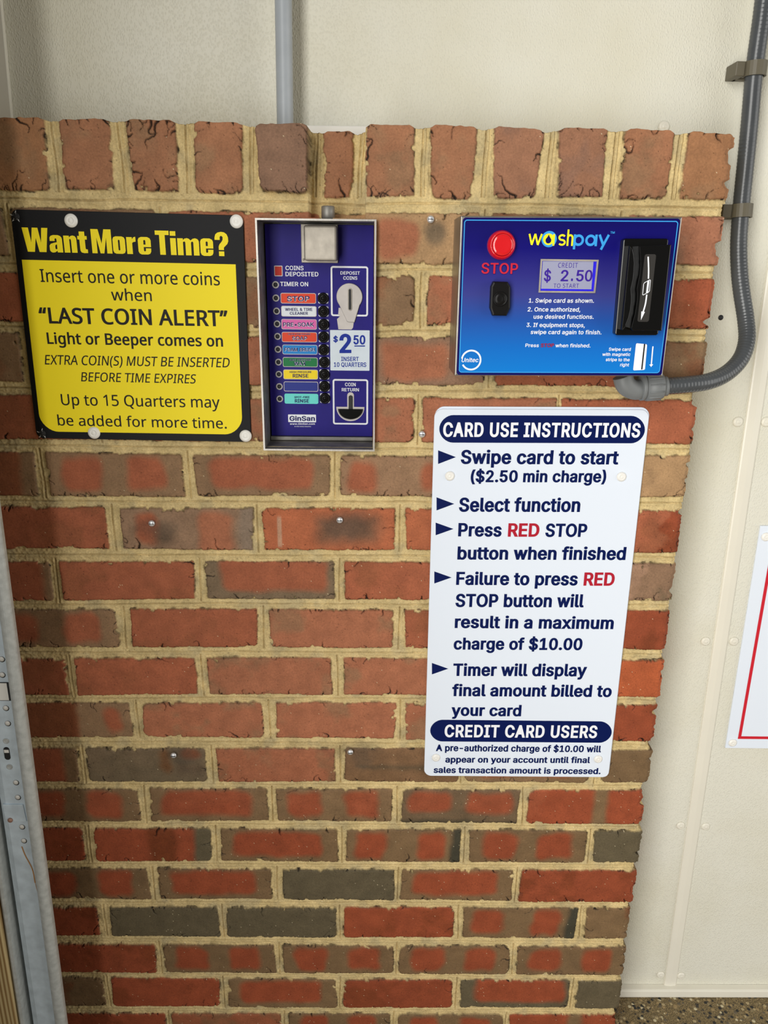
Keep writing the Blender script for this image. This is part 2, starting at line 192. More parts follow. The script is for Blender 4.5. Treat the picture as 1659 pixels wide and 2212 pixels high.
GLYPHS = {
 'humanist': {
  ' ': '215',
  '(': '247 147,-131,226,-130,187,-74,157,-14,137,39,122,99,112,163,109,217,112,280,120,339,129,374,137,406,157,460,186,517,227,576,147,576,107,524,76,466,53,407,37,346,29,287,26,234,29,154,39,90,53,36,77,-26,105,-74',
  ')': '247 15,-131,94,-131,133,-80,166,-20,186,30,203,94,211,151,214,201,211,289,203,347,187,409,164,467,134,523,94,576,13,576,53,520,81,464,104,401,119,346,129,283,131,229,129,160,116,86,104,43,84,-11,53,-74',
  '.': '221 102,-15,128,-12,145,-2,159,15,163,38,160,67,149,85,130,98,115,100,90,99,70,89,56,71,52,47,55,20,66,1,87,-12',
  '1': '465 211,-4,290,-3,289,576,221,575,63,452,103,404,109,400,191,466,212,487',
  '5': '465 184,-12,234,-11,282,-2,320,12,344,27,361,41,376,56,393,79,407,109,416,142,419,194,416,222,410,243,396,274,368,307,352,319,328,334,275,351,230,355,194,355,139,347,152,504,378,505,378,577,80,576,57,300,98,275,142,284,182,288,241,285,272,277,303,259,320,237,332,209,335,184,332,143,319,109,298,85,270,68,230,58,162,58,124,65,87,77,45,96,45,22,47,19,80,5,117,-5,155,-11',
  'A': '518 -8,-4,76,-4,78,-2,143,168,146,173,363,173,433,-3,520,-3,296,574,292,579,221,579,218,577 175,246,244,437,253,467,255,487,257,472,270,431,337,247',
  'B': '527 73,-4,287,-4,338,0,387,15,417,30,440,49,460,74,473,98,476,108,482,130,485,162,480,204,468,237,443,266,420,282,387,296,360,302,384,309,401,317,414,325,427,336,438,347,449,364,462,398,465,437,459,478,440,515,407,545,363,563,310,573,265,576,72,575 157,65,157,265,271,265,308,262,341,253,365,239,380,222,390,201,393,190,393,147,383,115,365,92,344,77,308,67,270,65 157,333,157,507,245,507,291,505,321,499,338,492,347,487,365,471,376,444,376,397,368,374,350,353,333,343,297,335',
  'C': '513 302,-12,334,-12,388,-8,435,2,465,12,466,82,461,82,392,65,362,61,314,59,281,62,248,71,212,89,192,107,173,129,151,167,136,223,131,274,134,339,144,383,160,420,180,450,212,481,242,498,289,511,321,514,348,512,389,505,455,481,457,483,490,549,441,568,408,577,372,582,322,585,259,579,205,564,156,538,113,499,84,459,61,409,47,352,43,276,49,213,56,176,67,143,79,117,96,87,129,49,166,22,206,4,252,-8',
  'D': '591 73,-4,248,-4,295,-1,347,9,398,27,434,49,457,67,485,97,506,128,525,171,539,230,542,271,539,351,528,402,508,448,483,484,445,520,407,545,364,562,313,573,274,576,72,575 157,66,156,507,245,507,288,505,323,497,354,486,387,466,412,441,430,412,445,374,452,338,455,287,448,218,430,168,399,122,354,90,298,72,237,66',
  'E': '452 73,-4,403,-3,403,67,156,68,157,263,389,264,388,335,156,335,156,504,403,505,403,576,72,575',
  'F': '422 73,-4,156,-3,157,239,389,240,388,310,156,311,156,504,403,505,403,576,72,575',
  'H': '600 73,-4,156,-3,157,263,437,263,438,-3,522,-3,521,576,438,575,437,335,157,335,156,575,72,575',
  'I': '278 27,-4,245,-3,245,44,243,46,178,61,178,511,244,527,244,576,26,575,27,527,93,511,93,61,28,46,26,44',
  'L': '426 73,-4,406,-3,405,69,156,70,155,576,72,575',
  'M': '733 73,-4,150,-3,150,400,148,444,148,470,326,-3,394,-4,575,473,572,372,572,-3,655,-4,656,575,539,575,363,115,189,575,73,576',
  'N': '615 73,-4,150,-3,150,354,145,460,443,-3,538,-3,537,576,459,575,459,191,463,115,168,572,164,576,72,575',
  'O': '632 305,-12,372,-8,428,8,475,34,517,73,543,110,567,167,580,227,583,270,580,347,570,397,554,442,524,492,495,524,465,547,422,568,374,581,328,585,262,582,206,569,162,548,124,519,96,486,71,443,54,392,46,346,43,300,46,232,59,166,79,116,107,73,148,35,194,9,246,-6 312,58,276,61,239,71,209,87,183,110,169,129,150,164,136,220,131,273,131,302,136,354,150,409,167,443,183,463,209,487,239,502,282,512,326,514,358,511,396,499,426,481,451,454,476,410,484,379,491,346,496,286,490,217,477,169,461,134,441,107,418,87,388,71,352,61',
  'P': '491 73,-4,156,-3,157,219,225,219,271,222,325,233,367,252,381,262,399,275,423,304,439,335,448,368,450,410,445,455,428,497,400,528,395,533,354,557,300,572,247,576,72,575 157,289,156,507,224,507,267,505,303,496,331,480,350,458,360,434,362,422,363,392,360,367,348,337,327,315,293,299,247,290',
  'Q': '632 442,-140,561,-140,421,5,448,17,478,35,510,65,540,105,563,155,579,218,583,270,580,348,570,398,553,445,530,485,496,523,462,548,434,563,418,570,372,581,324,585,254,581,208,570,162,548,125,520,97,488,70,439,54,392,46,346,43,299,46,232,59,166,79,116,91,96,107,73,149,34,196,8,245,-6,302,-12,331,-12 309,58,274,61,252,67,211,85,181,112,169,129,150,165,136,220,131,300,136,355,150,409,166,440,183,463,208,485,241,503,274,511,322,514,356,511,395,500,426,481,451,455,476,409,486,373,491,346,496,286,490,218,477,169,460,132,443,109,416,85,389,71,354,61',
  'R': '505 73,-4,156,-3,157,233,260,233,400,-4,498,-3,339,254,340,256,363,266,388,282,415,305,435,335,448,375,450,418,448,448,440,475,428,502,410,524,384,545,355,559,295,573,254,576,72,575 157,302,157,506,243,506,278,503,308,496,333,483,339,477,350,464,360,440,363,397,360,374,352,351,331,326,310,313,280,305,247,302',
  'S': '446 171,-12,206,-12,257,-8,307,7,338,22,361,39,383,64,398,90,406,120,409,153,403,197,388,233,366,259,333,284,291,305,211,337,174,355,156,368,138,389,129,410,128,423,129,454,139,477,153,492,167,501,196,511,227,514,270,511,306,504,370,482,396,550,354,567,317,577,264,584,230,585,180,581,136,568,96,545,69,519,51,486,43,457,43,407,55,366,63,349,76,332,103,307,127,291,164,272,236,245,274,227,301,207,313,192,322,172,325,147,322,124,312,102,294,82,267,68,240,61,203,58,156,61,110,69,35,93,35,17,37,15,84,-1,134,-9',
  'T': '452 181,-4,265,-3,265,504,443,505,443,576,2,575,3,505,181,504',
  'U': '592 284,-12,323,-11,354,-6,384,1,420,17,450,37,478,66,495,93,509,127,516,159,519,190,518,577,436,576,436,199,432,160,422,129,403,99,375,77,337,62,295,58,250,62,211,77,183,99,165,127,153,163,150,193,150,576,66,576,66,197,72,143,88,100,92,90,122,49,168,14,225,-6',
  'X': '476 -7,-4,84,-3,233,240,381,-3,477,-3,284,298,285,304,298,324,463,576,373,576,236,356,99,576,5,575,187,298',
  'a': '456 166,-12,207,-11,236,-5,259,4,282,18,316,52,329,-3,391,-3,391,300,387,342,374,377,355,402,322,425,279,438,242,441,196,439,150,431,112,418,77,402,103,342,156,364,193,374,224,377,244,375,272,368,289,357,301,339,308,316,309,262,237,261,189,257,124,242,84,222,74,214,52,192,37,160,31,124,34,89,35,79,52,42,72,19,103,1,134,-9 189,52,159,57,137,68,124,83,118,97,117,129,119,144,128,162,144,179,177,194,213,201,309,207,309,169,307,140,297,110,289,99,276,82,246,64,217,55',
  'b': '499 266,-12,309,-9,340,-1,369,14,391,31,405,46,416,60,434,92,446,130,454,174,455,202,451,277,436,330,431,344,403,387,367,417,323,435,279,441,224,437,186,422,161,405,143,385,145,444,145,613,63,614,62,-3,123,-3,135,43,139,48,156,28,190,5,224,-8 251,55,226,58,203,67,191,72,169,96,155,129,148,162,145,234,148,272,154,300,169,336,191,358,200,362,220,371,260,375,297,369,320,358,344,334,358,304,365,276,371,216,368,170,362,143,358,126,344,96,321,72,296,59,270,55',
  'c': '391 232,-12,279,-11,297,-8,330,1,355,11,357,13,357,83,295,62,272,58,245,57,205,61,176,74,151,99,135,130,125,174,125,254,137,303,151,330,175,354,186,359,206,368,250,372,290,367,341,352,365,417,333,429,277,441,220,441,173,432,139,418,110,399,85,374,65,344,50,306,41,264,38,202,41,162,48,126,64,86,84,54,109,29,140,9,180,-5,210,-11',
  'd': '499 216,-12,250,-11,282,-3,302,5,330,24,353,48,363,-3,431,-3,430,614,348,613,348,433,352,385,326,411,306,424,282,434,257,439,226,442,173,437,126,417,112,405,88,384,60,339,44,286,38,223,42,152,60,90,87,46,126,12,169,-6 223,55,202,58,172,72,151,94,135,126,127,162,124,192,124,233,127,263,135,300,151,333,172,357,199,371,239,375,273,371,302,358,324,334,338,303,347,263,350,194,347,154,338,119,324,92,300,69,275,59,243,55',
  'e': '458 242,-12,295,-11,325,-6,363,4,397,17,398,87,347,69,296,58,245,57,219,59,187,71,155,97,141,119,128,156,124,197,417,198,418,243,412,300,397,346,380,374,360,397,332,418,305,431,272,439,232,442,197,439,162,429,130,414,119,405,104,393,81,367,62,336,48,297,41,262,38,202,41,164,50,126,64,90,82,62,113,31,145,11,183,-3,209,-9 126,261,130,287,134,302,141,320,155,342,179,362,207,374,232,377,259,374,287,362,308,343,312,336,321,320,330,290,330,261',
  'f': '282 82,-4,165,-3,165,371,272,372,271,433,165,434,165,471,169,504,179,528,194,543,211,550,251,550,295,539,317,598,315,603,268,615,220,617,182,613,150,602,119,580,97,547,85,504,82,435,6,411,7,372,82,371',
  'g': '499 215,-196,290,-192,345,-175,370,-159,394,-136,410,-111,420,-84,427,-61,431,-16,430,434,365,434,355,381,330,406,317,415,299,426,263,438,217,442,167,435,123,415,102,395,85,379,58,331,42,274,38,221,42,153,58,96,87,46,127,12,166,-5,217,-12,266,-8,300,4,332,24,351,44,350,-16,345,-50,337,-74,321,-97,299,-115,275,-125,262,-128,189,-128,153,-122,126,-115,79,-96,72,-96,72,-167,75,-169,112,-182,150,-191 229,54,199,58,173,71,151,94,135,126,127,161,124,193,124,234,127,266,135,301,151,333,177,359,200,371,232,375,269,371,297,359,322,336,338,306,347,270,350,233,350,173,344,133,335,109,324,90,306,72,287,62,266,56',
  'h': '502 63,-4,145,-3,145,238,148,272,155,304,169,334,193,357,223,370,260,375,294,372,317,363,335,348,346,328,351,314,355,281,355,-3,436,-3,436,290,432,332,419,370,393,405,363,425,323,437,273,442,241,439,217,433,194,425,164,406,149,392,143,383,145,420,144,613,62,612',
  'i': '213 63,-4,145,-3,144,433,62,432 99,497,123,500,134,507,146,522,151,540,148,568,138,582,123,592,110,595,89,593,70,583,59,567,56,550,59,525,68,512,86,500',
  'm': '756 63,-4,145,-3,145,240,148,274,155,307,168,335,189,357,216,370,249,375,281,372,301,363,316,350,321,342,326,332,334,308,336,-4,418,-3,418,254,421,282,428,311,442,340,463,359,490,370,523,375,554,372,573,365,591,348,601,331,606,310,609,282,609,-3,690,-4,691,290,686,334,674,374,656,400,629,422,621,426,580,439,549,442,506,439,459,425,424,402,400,372,391,391,373,410,351,425,314,437,254,442,219,436,191,426,169,412,149,394,140,380,130,433,63,433',
  'n': '502 63,-4,145,-3,145,238,148,271,155,302,169,334,193,357,223,370,260,375,294,372,317,363,335,348,346,328,351,314,355,281,355,-3,436,-3,436,290,434,322,419,371,393,406,361,426,326,437,284,442,246,440,220,435,193,425,166,407,148,391,140,380,130,433,62,432',
  'o': '491 235,-12,283,-9,326,2,362,21,397,53,415,79,434,119,445,169,448,209,445,263,437,303,422,339,400,373,375,398,359,409,317,431,283,439,247,442,203,439,167,431,133,415,107,397,94,383,81,369,62,339,51,309,41,264,38,227,41,167,52,120,72,79,92,52,125,22,162,2,202,-9 235,55,205,59,177,72,151,99,135,130,127,166,124,196,124,236,127,266,135,300,151,332,157,339,175,357,202,369,242,375,276,371,292,365,309,357,335,330,350,303,360,264,362,199,360,166,351,132,334,97,309,72,282,59,252,55',
  'p': '499 63,-196,145,-196,145,-7,141,44,167,19,183,9,211,-4,244,-11,264,-12,309,-9,340,-1,369,14,389,29,415,59,434,93,446,131,454,176,455,224,449,287,434,340,406,384,369,416,360,421,323,436,276,442,236,439,211,434,186,422,156,399,140,381,130,434,62,433 253,55,220,59,193,72,169,97,155,127,148,163,145,199,145,241,148,276,156,310,171,337,189,355,207,365,221,371,260,375,291,371,321,356,344,331,358,301,365,273,371,216,368,174,361,141,344,100,320,74,294,59,269,55',
  'r': '337 63,-4,145,-3,145,241,146,260,154,287,166,312,178,328,200,349,231,365,264,370,286,369,314,363,316,367,326,436,287,442,260,442,237,439,211,430,187,416,171,403,149,380,139,363,131,433,62,432',
  's': '390 161,-12,226,-9,270,2,306,21,332,46,349,80,353,109,352,142,351,152,338,179,310,207,293,218,256,237,160,275,137,288,127,297,119,307,115,320,115,332,119,347,136,364,154,371,196,377,223,375,254,369,318,348,343,402,346,412,307,427,248,439,198,442,151,438,114,428,83,412,55,387,39,357,35,329,39,290,51,266,74,241,117,215,234,165,256,150,266,139,272,127,272,96,265,82,253,69,223,57,178,52,141,55,108,62,36,89,36,17,38,15,63,5,97,-5,133,-11',
  't': '295 192,-12,239,-9,276,1,278,3,278,63,219,54,188,58,165,74,154,96,150,127,150,370,273,371,274,433,150,434,150,532,99,532,70,440,7,412,7,372,68,370,68,113,73,76,85,43,109,15,130,2,165,-9',
  'u': '502 212,-12,249,-11,277,-5,301,4,322,15,335,25,346,34,355,48,365,-3,433,-3,432,434,350,433,350,186,349,163,340,123,326,94,301,71,274,59,241,55,202,57,179,65,160,82,149,102,143,122,140,152,140,433,57,433,57,142,62,97,74,59,102,24,129,5,169,-8',
  'w': '636 123,-3,210,-3,212,-1,291,243,315,335,341,236,414,-1,416,-3,506,-3,630,433,544,433,477,179,459,98,440,173,360,433,273,434,194,186,172,95,147,206,87,433,2,434,118,9',
  'y': '415 55,-196,101,-194,140,-181,170,-159,193,-131,209,-106,232,-56,417,434,328,433,240,191,207,85,202,109,175,189,82,431,80,434,-8,433,168,-1,138,-77,126,-96,111,-112,97,-122,75,-129,45,-131,3,-126,3,-189,33,-195',
  '“': '294 11,372,95,373,112,467,137,576,75,576,73,574,37,489,5,391,3,384 160,372,243,373,259,461,285,576,222,576,186,493,153,397,150,383',
  '”': '294 3,372,64,372,66,374,91,430,118,501,135,557,136,564,127,576,43,576,26,477 150,372,213,373,242,437,263,494,281,549,285,564,276,576,192,576,179,501',
 },
 'humanist_semibold': {
  ' ': '227',
  'A': '530 -31,-14,87,-14,157,163,353,163,423,-14,544,-13,303,589,208,588 199,256,201,268,256,425,315,257',
  'B': '539 57,-14,288,-14,341,-10,395,6,424,20,448,39,473,67,489,97,497,127,500,168,496,207,480,244,459,267,428,290,402,300,399,304,422,316,438,329,452,342,464,361,477,394,482,431,474,482,462,507,450,525,415,553,365,573,312,583,265,586,56,585 172,75,172,255,271,255,305,252,332,245,357,230,367,217,376,195,379,161,376,140,370,122,354,99,335,86,307,77,268,75 172,343,172,497,245,497,289,495,318,489,338,479,352,465,360,444,362,411,360,398,354,381,341,362,325,352,295,345',
  'C': '525 302,-22,363,-21,399,-16,479,4,481,6,481,96,390,75,339,69,283,72,252,81,225,95,198,119,183,139,165,174,151,230,147,282,150,334,160,380,177,420,194,446,219,471,250,489,290,501,322,504,348,502,386,495,463,468,465,470,511,554,455,575,418,585,373,592,322,595,256,589,196,572,148,547,101,506,70,463,45,410,31,352,27,296,31,220,40,176,54,134,83,82,115,45,149,19,168,9,203,-6,250,-18',
  'E': '464 57,-14,420,-13,419,77,172,78,172,253,406,254,405,345,172,345,172,494,419,495,419,586,56,585',
  'H': '612 57,-14,172,-13,172,253,421,253,422,-13,537,-13,537,586,422,585,421,345,172,345,172,585,56,585',
  'I': '290 11,-14,262,-13,262,52,193,68,193,502,195,505,248,516,262,521,261,586,10,585,10,521,12,519,77,504,77,68,10,52',
  'L': '438 57,-14,422,-13,421,79,172,80,171,586,56,585',
  'N': '627 57,-14,166,-13,165,406,434,-13,554,-13,554,586,443,585,444,167,174,585,56,585',
  'O': '644 306,-22,373,-18,436,-1,486,27,528,64,558,107,583,164,595,222,600,282,597,342,585,400,568,447,541,493,506,531,463,561,422,579,376,591,329,595,260,592,203,579,153,557,119,531,83,492,57,447,40,399,30,346,27,300,31,220,43,166,67,107,95,66,139,27,189,-1,245,-16 313,68,278,71,246,79,220,94,195,116,180,137,165,167,151,223,147,293,151,352,164,402,180,436,195,457,220,479,248,494,283,502,326,504,356,501,388,491,418,472,438,449,461,404,473,362,475,347,480,286,475,227,461,169,445,136,431,116,409,95,380,79,349,71',
  'R': '517 57,-14,172,-13,172,223,252,222,391,-14,526,-13,362,250,371,259,399,275,427,300,449,330,462,364,464,384,464,445,456,478,442,507,423,530,392,553,358,569,297,583,255,586,56,585 172,312,172,495,265,495,299,487,321,476,332,465,339,454,344,438,347,417,344,375,336,352,324,337,301,322,277,315,247,312',
  'S': '458 171,-22,207,-22,260,-18,315,-2,351,17,379,39,397,60,407,77,413,89,422,117,425,159,420,197,405,234,377,267,344,291,302,312,212,348,182,364,160,382,152,393,145,414,143,439,145,452,150,467,160,482,177,494,198,501,227,504,255,502,291,497,380,469,416,553,414,558,337,582,282,592,228,595,178,591,128,577,87,554,53,522,37,494,29,467,26,442,29,397,36,370,50,343,65,324,94,298,121,281,152,265,231,235,268,217,292,197,300,186,306,170,307,136,306,124,299,107,281,88,262,78,237,71,202,68,157,71,112,79,22,108,19,107,20,9,61,-5,102,-15',
  'T': '464 165,-14,282,-13,282,494,458,495,458,586,-14,585,-13,495,165,494',
  'c': '403 230,-22,280,-21,308,-16,346,-5,373,7,373,98,298,74,270,68,238,67,208,71,186,82,165,103,151,132,142,167,139,224,142,262,146,280,151,297,165,326,186,347,210,358,251,362,287,357,346,339,352,342,386,422,341,438,314,445,278,451,220,451,177,444,133,428,101,408,72,380,51,349,33,306,25,266,22,202,25,160,32,126,48,84,71,49,100,21,136,-1,171,-13,197,-19',
  'e': '470 241,-22,296,-21,334,-15,413,9,413,102,330,75,294,68,246,67,220,69,193,81,173,97,163,110,153,127,145,153,142,187,433,188,433,250,428,303,412,349,392,382,368,407,340,427,308,441,274,449,230,452,194,449,161,441,141,432,121,422,93,401,68,373,45,333,32,297,25,262,22,202,25,163,33,124,52,82,71,54,100,25,140,1,168,-11,206,-19 146,271,146,290,151,303,156,317,169,337,187,354,198,359,210,364,233,367,261,362,278,354,299,330,306,316,313,290,313,271',
  'g': '511 214,-206,241,-206,291,-202,350,-185,383,-165,404,-145,423,-117,428,-107,442,-66,446,-21,446,444,351,444,349,441,344,411,307,435,267,448,217,452,163,445,114,424,101,412,72,384,43,336,26,273,22,221,26,154,43,91,73,41,116,5,163,-15,204,-21,227,-22,268,-18,308,-5,333,10,331,-44,321,-73,309,-90,296,-102,288,-108,267,-116,247,-119,211,-119,156,-112,124,-104,56,-80,56,-174,58,-176,103,-191,140,-199 230,64,204,68,190,75,178,84,163,101,151,129,142,164,139,224,142,261,149,293,163,326,175,340,188,352,204,361,231,365,266,361,286,352,309,330,322,304,331,269,333,234,333,171,328,134,321,113,309,93,297,81,280,71,257,65',
  'h': '514 47,-14,160,-13,160,228,163,268,170,302,183,330,201,349,227,360,260,365,284,363,307,356,325,338,332,324,336,308,339,281,339,-13,453,-13,453,280,449,328,435,372,404,412,368,435,325,447,274,452,240,449,214,443,190,435,161,419,160,623,46,622',
  'i': '225 47,-14,160,-13,160,443,46,442 98,487,127,490,141,497,150,504,163,521,167,542,163,571,147,592,128,602,112,605,80,602,61,592,46,574,43,567,40,542,43,525,47,517,61,500,80,490',
  'm': '768 47,-14,160,-13,160,230,163,271,169,298,182,330,200,350,220,360,250,365,271,363,291,356,303,344,309,334,318,307,320,-14,433,-13,433,245,436,280,442,304,455,332,474,352,493,360,524,365,551,362,564,356,578,342,583,332,590,310,593,282,593,-13,705,-14,706,297,703,332,689,377,666,410,641,427,630,435,581,449,531,452,494,447,448,432,413,409,404,397,384,417,360,433,317,447,275,452,254,452,223,447,187,436,164,423,150,412,145,441,143,443,47,443',
  'n': '514 47,-14,160,-13,160,228,163,268,170,300,183,330,201,349,227,360,260,365,284,363,307,356,325,338,332,324,336,308,339,281,339,-13,453,-13,453,280,449,328,433,377,404,413,373,433,357,439,328,447,285,452,244,450,215,445,180,430,163,420,151,410,149,411,145,441,143,443,46,442',
  'o': '503 234,-22,284,-19,333,-6,370,12,403,39,431,76,449,116,461,163,463,200,462,256,452,306,435,346,416,374,386,405,361,422,344,431,320,441,291,448,248,452,201,449,164,441,127,425,94,402,68,374,46,339,32,300,25,266,22,227,25,169,36,120,58,74,82,43,116,14,154,-6,193,-18 236,65,208,69,191,78,184,82,165,103,151,133,142,169,139,226,142,263,149,293,165,327,186,349,208,361,253,364,274,361,290,354,300,348,322,324,335,299,343,264,346,199,343,167,335,131,321,103,300,81,277,69,251,65',
  'p': '511 47,-206,160,-206,160,11,190,-6,208,-14,234,-19,264,-22,311,-19,344,-11,377,5,387,12,405,26,423,47,445,81,460,123,469,167,470,233,466,286,446,349,419,390,375,426,324,446,265,452,234,449,204,442,175,429,150,412,144,444,46,443 254,65,224,69,201,81,183,101,170,130,163,166,160,234,163,271,170,303,185,333,203,351,218,358,233,362,260,365,288,361,300,355,310,349,329,327,343,296,352,259,353,196,352,174,343,136,329,104,311,82,293,71,267,65',
  'r': '349 47,-14,160,-13,160,234,163,261,169,284,180,308,192,324,211,342,231,353,264,360,328,352,343,437,343,445,287,452,234,449,207,440,185,429,151,402,149,405,145,443,46,442',
  's': '402 161,-22,187,-22,234,-18,278,-6,315,12,346,42,364,76,370,124,366,154,352,184,325,211,299,228,264,245,187,275,148,295,136,307,132,316,130,327,133,342,145,355,158,361,167,364,201,367,222,365,257,358,327,335,367,414,367,418,284,444,249,449,208,452,158,449,109,438,74,421,42,393,24,362,19,329,20,309,23,289,37,260,65,232,89,217,228,155,242,145,254,130,257,122,257,104,252,87,244,78,219,67,192,64,144,65,107,74,41,98,24,104,20,103,21,9,58,-5,94,-15,131,-21',
  't': '307 192,-22,214,-22,249,-18,293,-5,294,74,286,75,246,67,210,64,196,67,183,75,169,99,167,122,167,360,290,361,291,443,167,444,167,542,87,542,57,447,-9,417,-9,362,52,360,52,113,57,74,71,39,100,7,127,-9,162,-19',
  '“': '306 1,362,109,363,134,499,157,583,157,586,63,586,30,513,-13,390,-14,383 149,362,257,363,283,500,305,586,212,586,210,584,173,501,134,391,133,381',
  '”': '306 -17,362,76,363,110,439,132,496,153,563,153,567,137,586,30,586,3,443 130,362,225,363,260,443,282,500,302,563,302,567,285,586,179,586,155,461,133,383',
 },
 'grotesque': {
  ' ': '206',
  '$': '465 183,-85,263,-85,264,-18,267,-15,282,-15,332,0,372,25,402,57,421,94,427,130,424,174,411,204,392,227,373,245,346,262,317,275,264,292,265,442,290,429,305,414,314,398,323,367,424,368,414,415,410,425,394,454,362,486,322,509,280,522,264,524,263,595,183,595,182,524,132,509,93,487,58,452,44,428,35,402,32,370,37,338,50,308,55,301,77,277,103,259,137,242,182,227,182,67,173,69,155,79,137,97,128,114,119,147,16,147,27,94,47,55,82,20,123,-3,167,-15,179,-15,182,-18 265,66,265,205,300,187,318,171,324,158,327,141,324,118,315,100,296,80,279,70 182,316,160,327,144,342,137,357,134,374,137,395,147,415,160,429,182,440',
  '&': '466 190,-18,237,-15,274,-5,316,14,326,22,354,-11,476,-10,389,91,402,110,415,140,424,176,428,234,331,235,328,191,321,171,242,263,243,266,287,299,303,315,321,336,329,350,341,380,342,391,339,434,325,466,300,492,274,509,241,521,203,525,160,521,126,509,97,491,76,467,71,457,59,427,56,404,59,367,69,340,85,313,114,276,76,246,46,217,38,206,31,196,19,169,15,139,21,91,38,56,67,24,104,1,137,-11,146,-14 184,58,171,59,153,66,137,78,122,100,116,123,118,150,125,167,144,190,169,211,271,89,244,69,233,65,214,59 187,331,169,354,161,371,156,389,158,416,168,436,183,446,191,449,207,449,220,446,232,437,241,421,242,393,236,377,226,363',
  '(': '291 165,-107,264,-106,226,-32,207,15,190,68,179,115,172,167,170,197,173,264,180,314,192,367,207,421,227,477,264,548,264,550,164,549,133,494,114,448,94,384,80,318,73,268,70,219,76,127,92,55,119,-21',
  ')': '291 8,-107,109,-106,153,-23,180,51,198,128,203,215,200,267,192,327,178,388,160,444,139,497,108,550,8,549,46,477,66,421,80,371,98,282,103,211,102,172,95,117,82,64,48,-32',
  ',': '206 16,-130,100,-130,158,67,160,82,51,82',
  '-': '471 96,177,356,177,356,255,96,255',
  '.': '206 92,-16,117,-13,141,0,156,19,160,38,156,62,144,78,119,94,104,97,71,94,51,83,34,62,30,44,34,19,52,-1,69,-11',
  '0': '471 219,-18,265,-15,302,-4,335,15,364,43,384,71,403,110,419,173,424,247,419,334,403,397,384,437,363,467,337,492,325,499,302,512,271,522,235,526,188,524,151,512,121,495,90,467,69,437,50,397,34,334,29,263,34,173,50,110,70,69,89,43,118,15,125,11,151,-4,164,-8,188,-15 221,61,209,62,189,71,173,86,154,113,140,150,132,193,129,274,132,316,140,359,157,401,176,427,191,439,208,446,237,448,249,445,268,435,277,427,297,400,313,359,322,316,324,237,322,193,313,150,296,107,280,86,264,71,244,62',
  '1': '471 58,-11,410,-10,410,66,295,67,294,519,191,519,67,433,68,338,193,421,193,67,58,66',
  '2': '471 45,-11,408,-10,408,68,183,68,321,215,350,250,374,284,390,315,397,340,400,363,400,380,394,415,378,450,357,475,348,485,316,506,273,522,262,523,215,526,176,522,133,506,98,482,70,448,51,405,45,350,143,350,148,388,154,405,166,424,183,439,201,446,223,449,255,443,265,439,281,427,290,415,298,395,301,365,300,351,294,333,284,313,268,290,223,238,44,51',
  '3': '471 211,-18,268,-14,320,4,356,26,381,53,388,61,406,100,412,140,408,180,406,189,388,229,354,264,321,284,286,296,242,301,392,457,391,519,51,519,51,441,258,440,138,303,138,237,208,236,238,234,264,225,283,212,301,189,309,159,311,144,308,120,298,97,283,81,264,69,238,62,197,62,167,72,156,79,142,93,132,111,124,142,21,141,33,87,55,50,83,24,114,5,138,-5,168,-14',
  '5': '471 215,-18,265,-14,285,-8,318,5,360,37,386,70,404,114,410,157,407,201,397,234,381,266,354,298,328,318,299,332,271,341,232,345,196,342,169,335,158,329,157,340,167,440,385,441,385,519,79,519,47,243,135,235,155,249,176,259,216,266,239,264,264,254,284,236,297,216,306,191,309,154,306,133,299,111,286,91,275,81,266,74,245,64,224,61,198,64,181,71,168,79,153,96,147,107,136,142,37,141,47,91,57,71,70,50,98,22,129,2,152,-6,174,-14',
  '6': '471 221,-18,277,-12,321,5,354,29,382,63,403,111,409,157,403,204,387,244,364,274,325,305,282,321,242,325,214,324,344,500,357,519,242,519,240,517,130,360,86,291,62,243,49,203,44,157,50,111,69,67,92,37,135,4,175,-12 224,59,204,62,184,72,166,89,154,107,147,129,144,167,147,189,154,209,164,224,178,238,201,251,217,254,237,254,251,251,267,244,287,224,299,206,306,186,309,154,306,130,300,113,287,90,271,74,252,64',
  'A': '498 -10,-11,99,-11,149,130,330,130,381,-11,489,-10,290,519,189,519,186,517 177,209,239,390,269,297,302,210',
  'B': '474 42,-11,256,-11,305,-7,353,8,390,30,417,61,433,97,434,107,437,144,433,177,420,208,401,233,372,256,348,267,369,278,385,290,405,318,414,341,417,364,417,383,413,413,400,444,394,453,369,480,340,499,296,515,258,519,41,518 145,68,145,220,248,220,273,218,296,209,316,192,325,180,335,150,337,135,334,117,328,103,321,93,305,79,279,70,248,68 145,296,145,440,266,439,286,432,303,417,311,403,315,390,315,354,308,334,290,313,278,305,253,298',
  'C': '528 259,-18,311,-15,346,-6,383,9,415,29,444,57,466,86,481,119,497,169,496,172,395,172,384,141,373,119,364,107,346,89,333,81,312,71,289,65,249,65,219,72,195,85,182,95,154,127,141,151,133,174,124,214,123,263,127,311,141,357,156,384,173,406,199,426,219,436,248,444,273,445,308,439,336,426,361,406,373,390,384,367,395,338,497,339,481,390,464,424,444,451,413,481,382,501,351,514,311,524,278,526,222,524,179,512,136,491,109,471,93,454,77,437,54,401,36,357,24,307,21,264,24,201,34,156,50,116,76,73,109,38,141,15,155,8,179,-4,223,-15',
  'D': '520 42,-11,229,-11,270,-8,315,2,353,18,383,36,393,43,428,78,451,114,470,164,478,207,481,253,478,304,468,353,450,398,430,430,390,469,363,488,325,505,278,516,246,519,41,518 145,68,144,440,233,440,253,439,283,432,312,418,325,408,344,387,363,355,374,317,380,267,380,243,375,198,363,155,348,128,328,105,309,90,282,78,253,70,238,69',
  'E': '437 42,-11,394,-10,393,68,144,68,145,218,374,218,373,296,145,296,144,440,390,440,390,519,41,518',
  'F': '428 42,-11,144,-10,145,210,365,211,365,289,144,290,144,440,388,440,388,519,41,518',
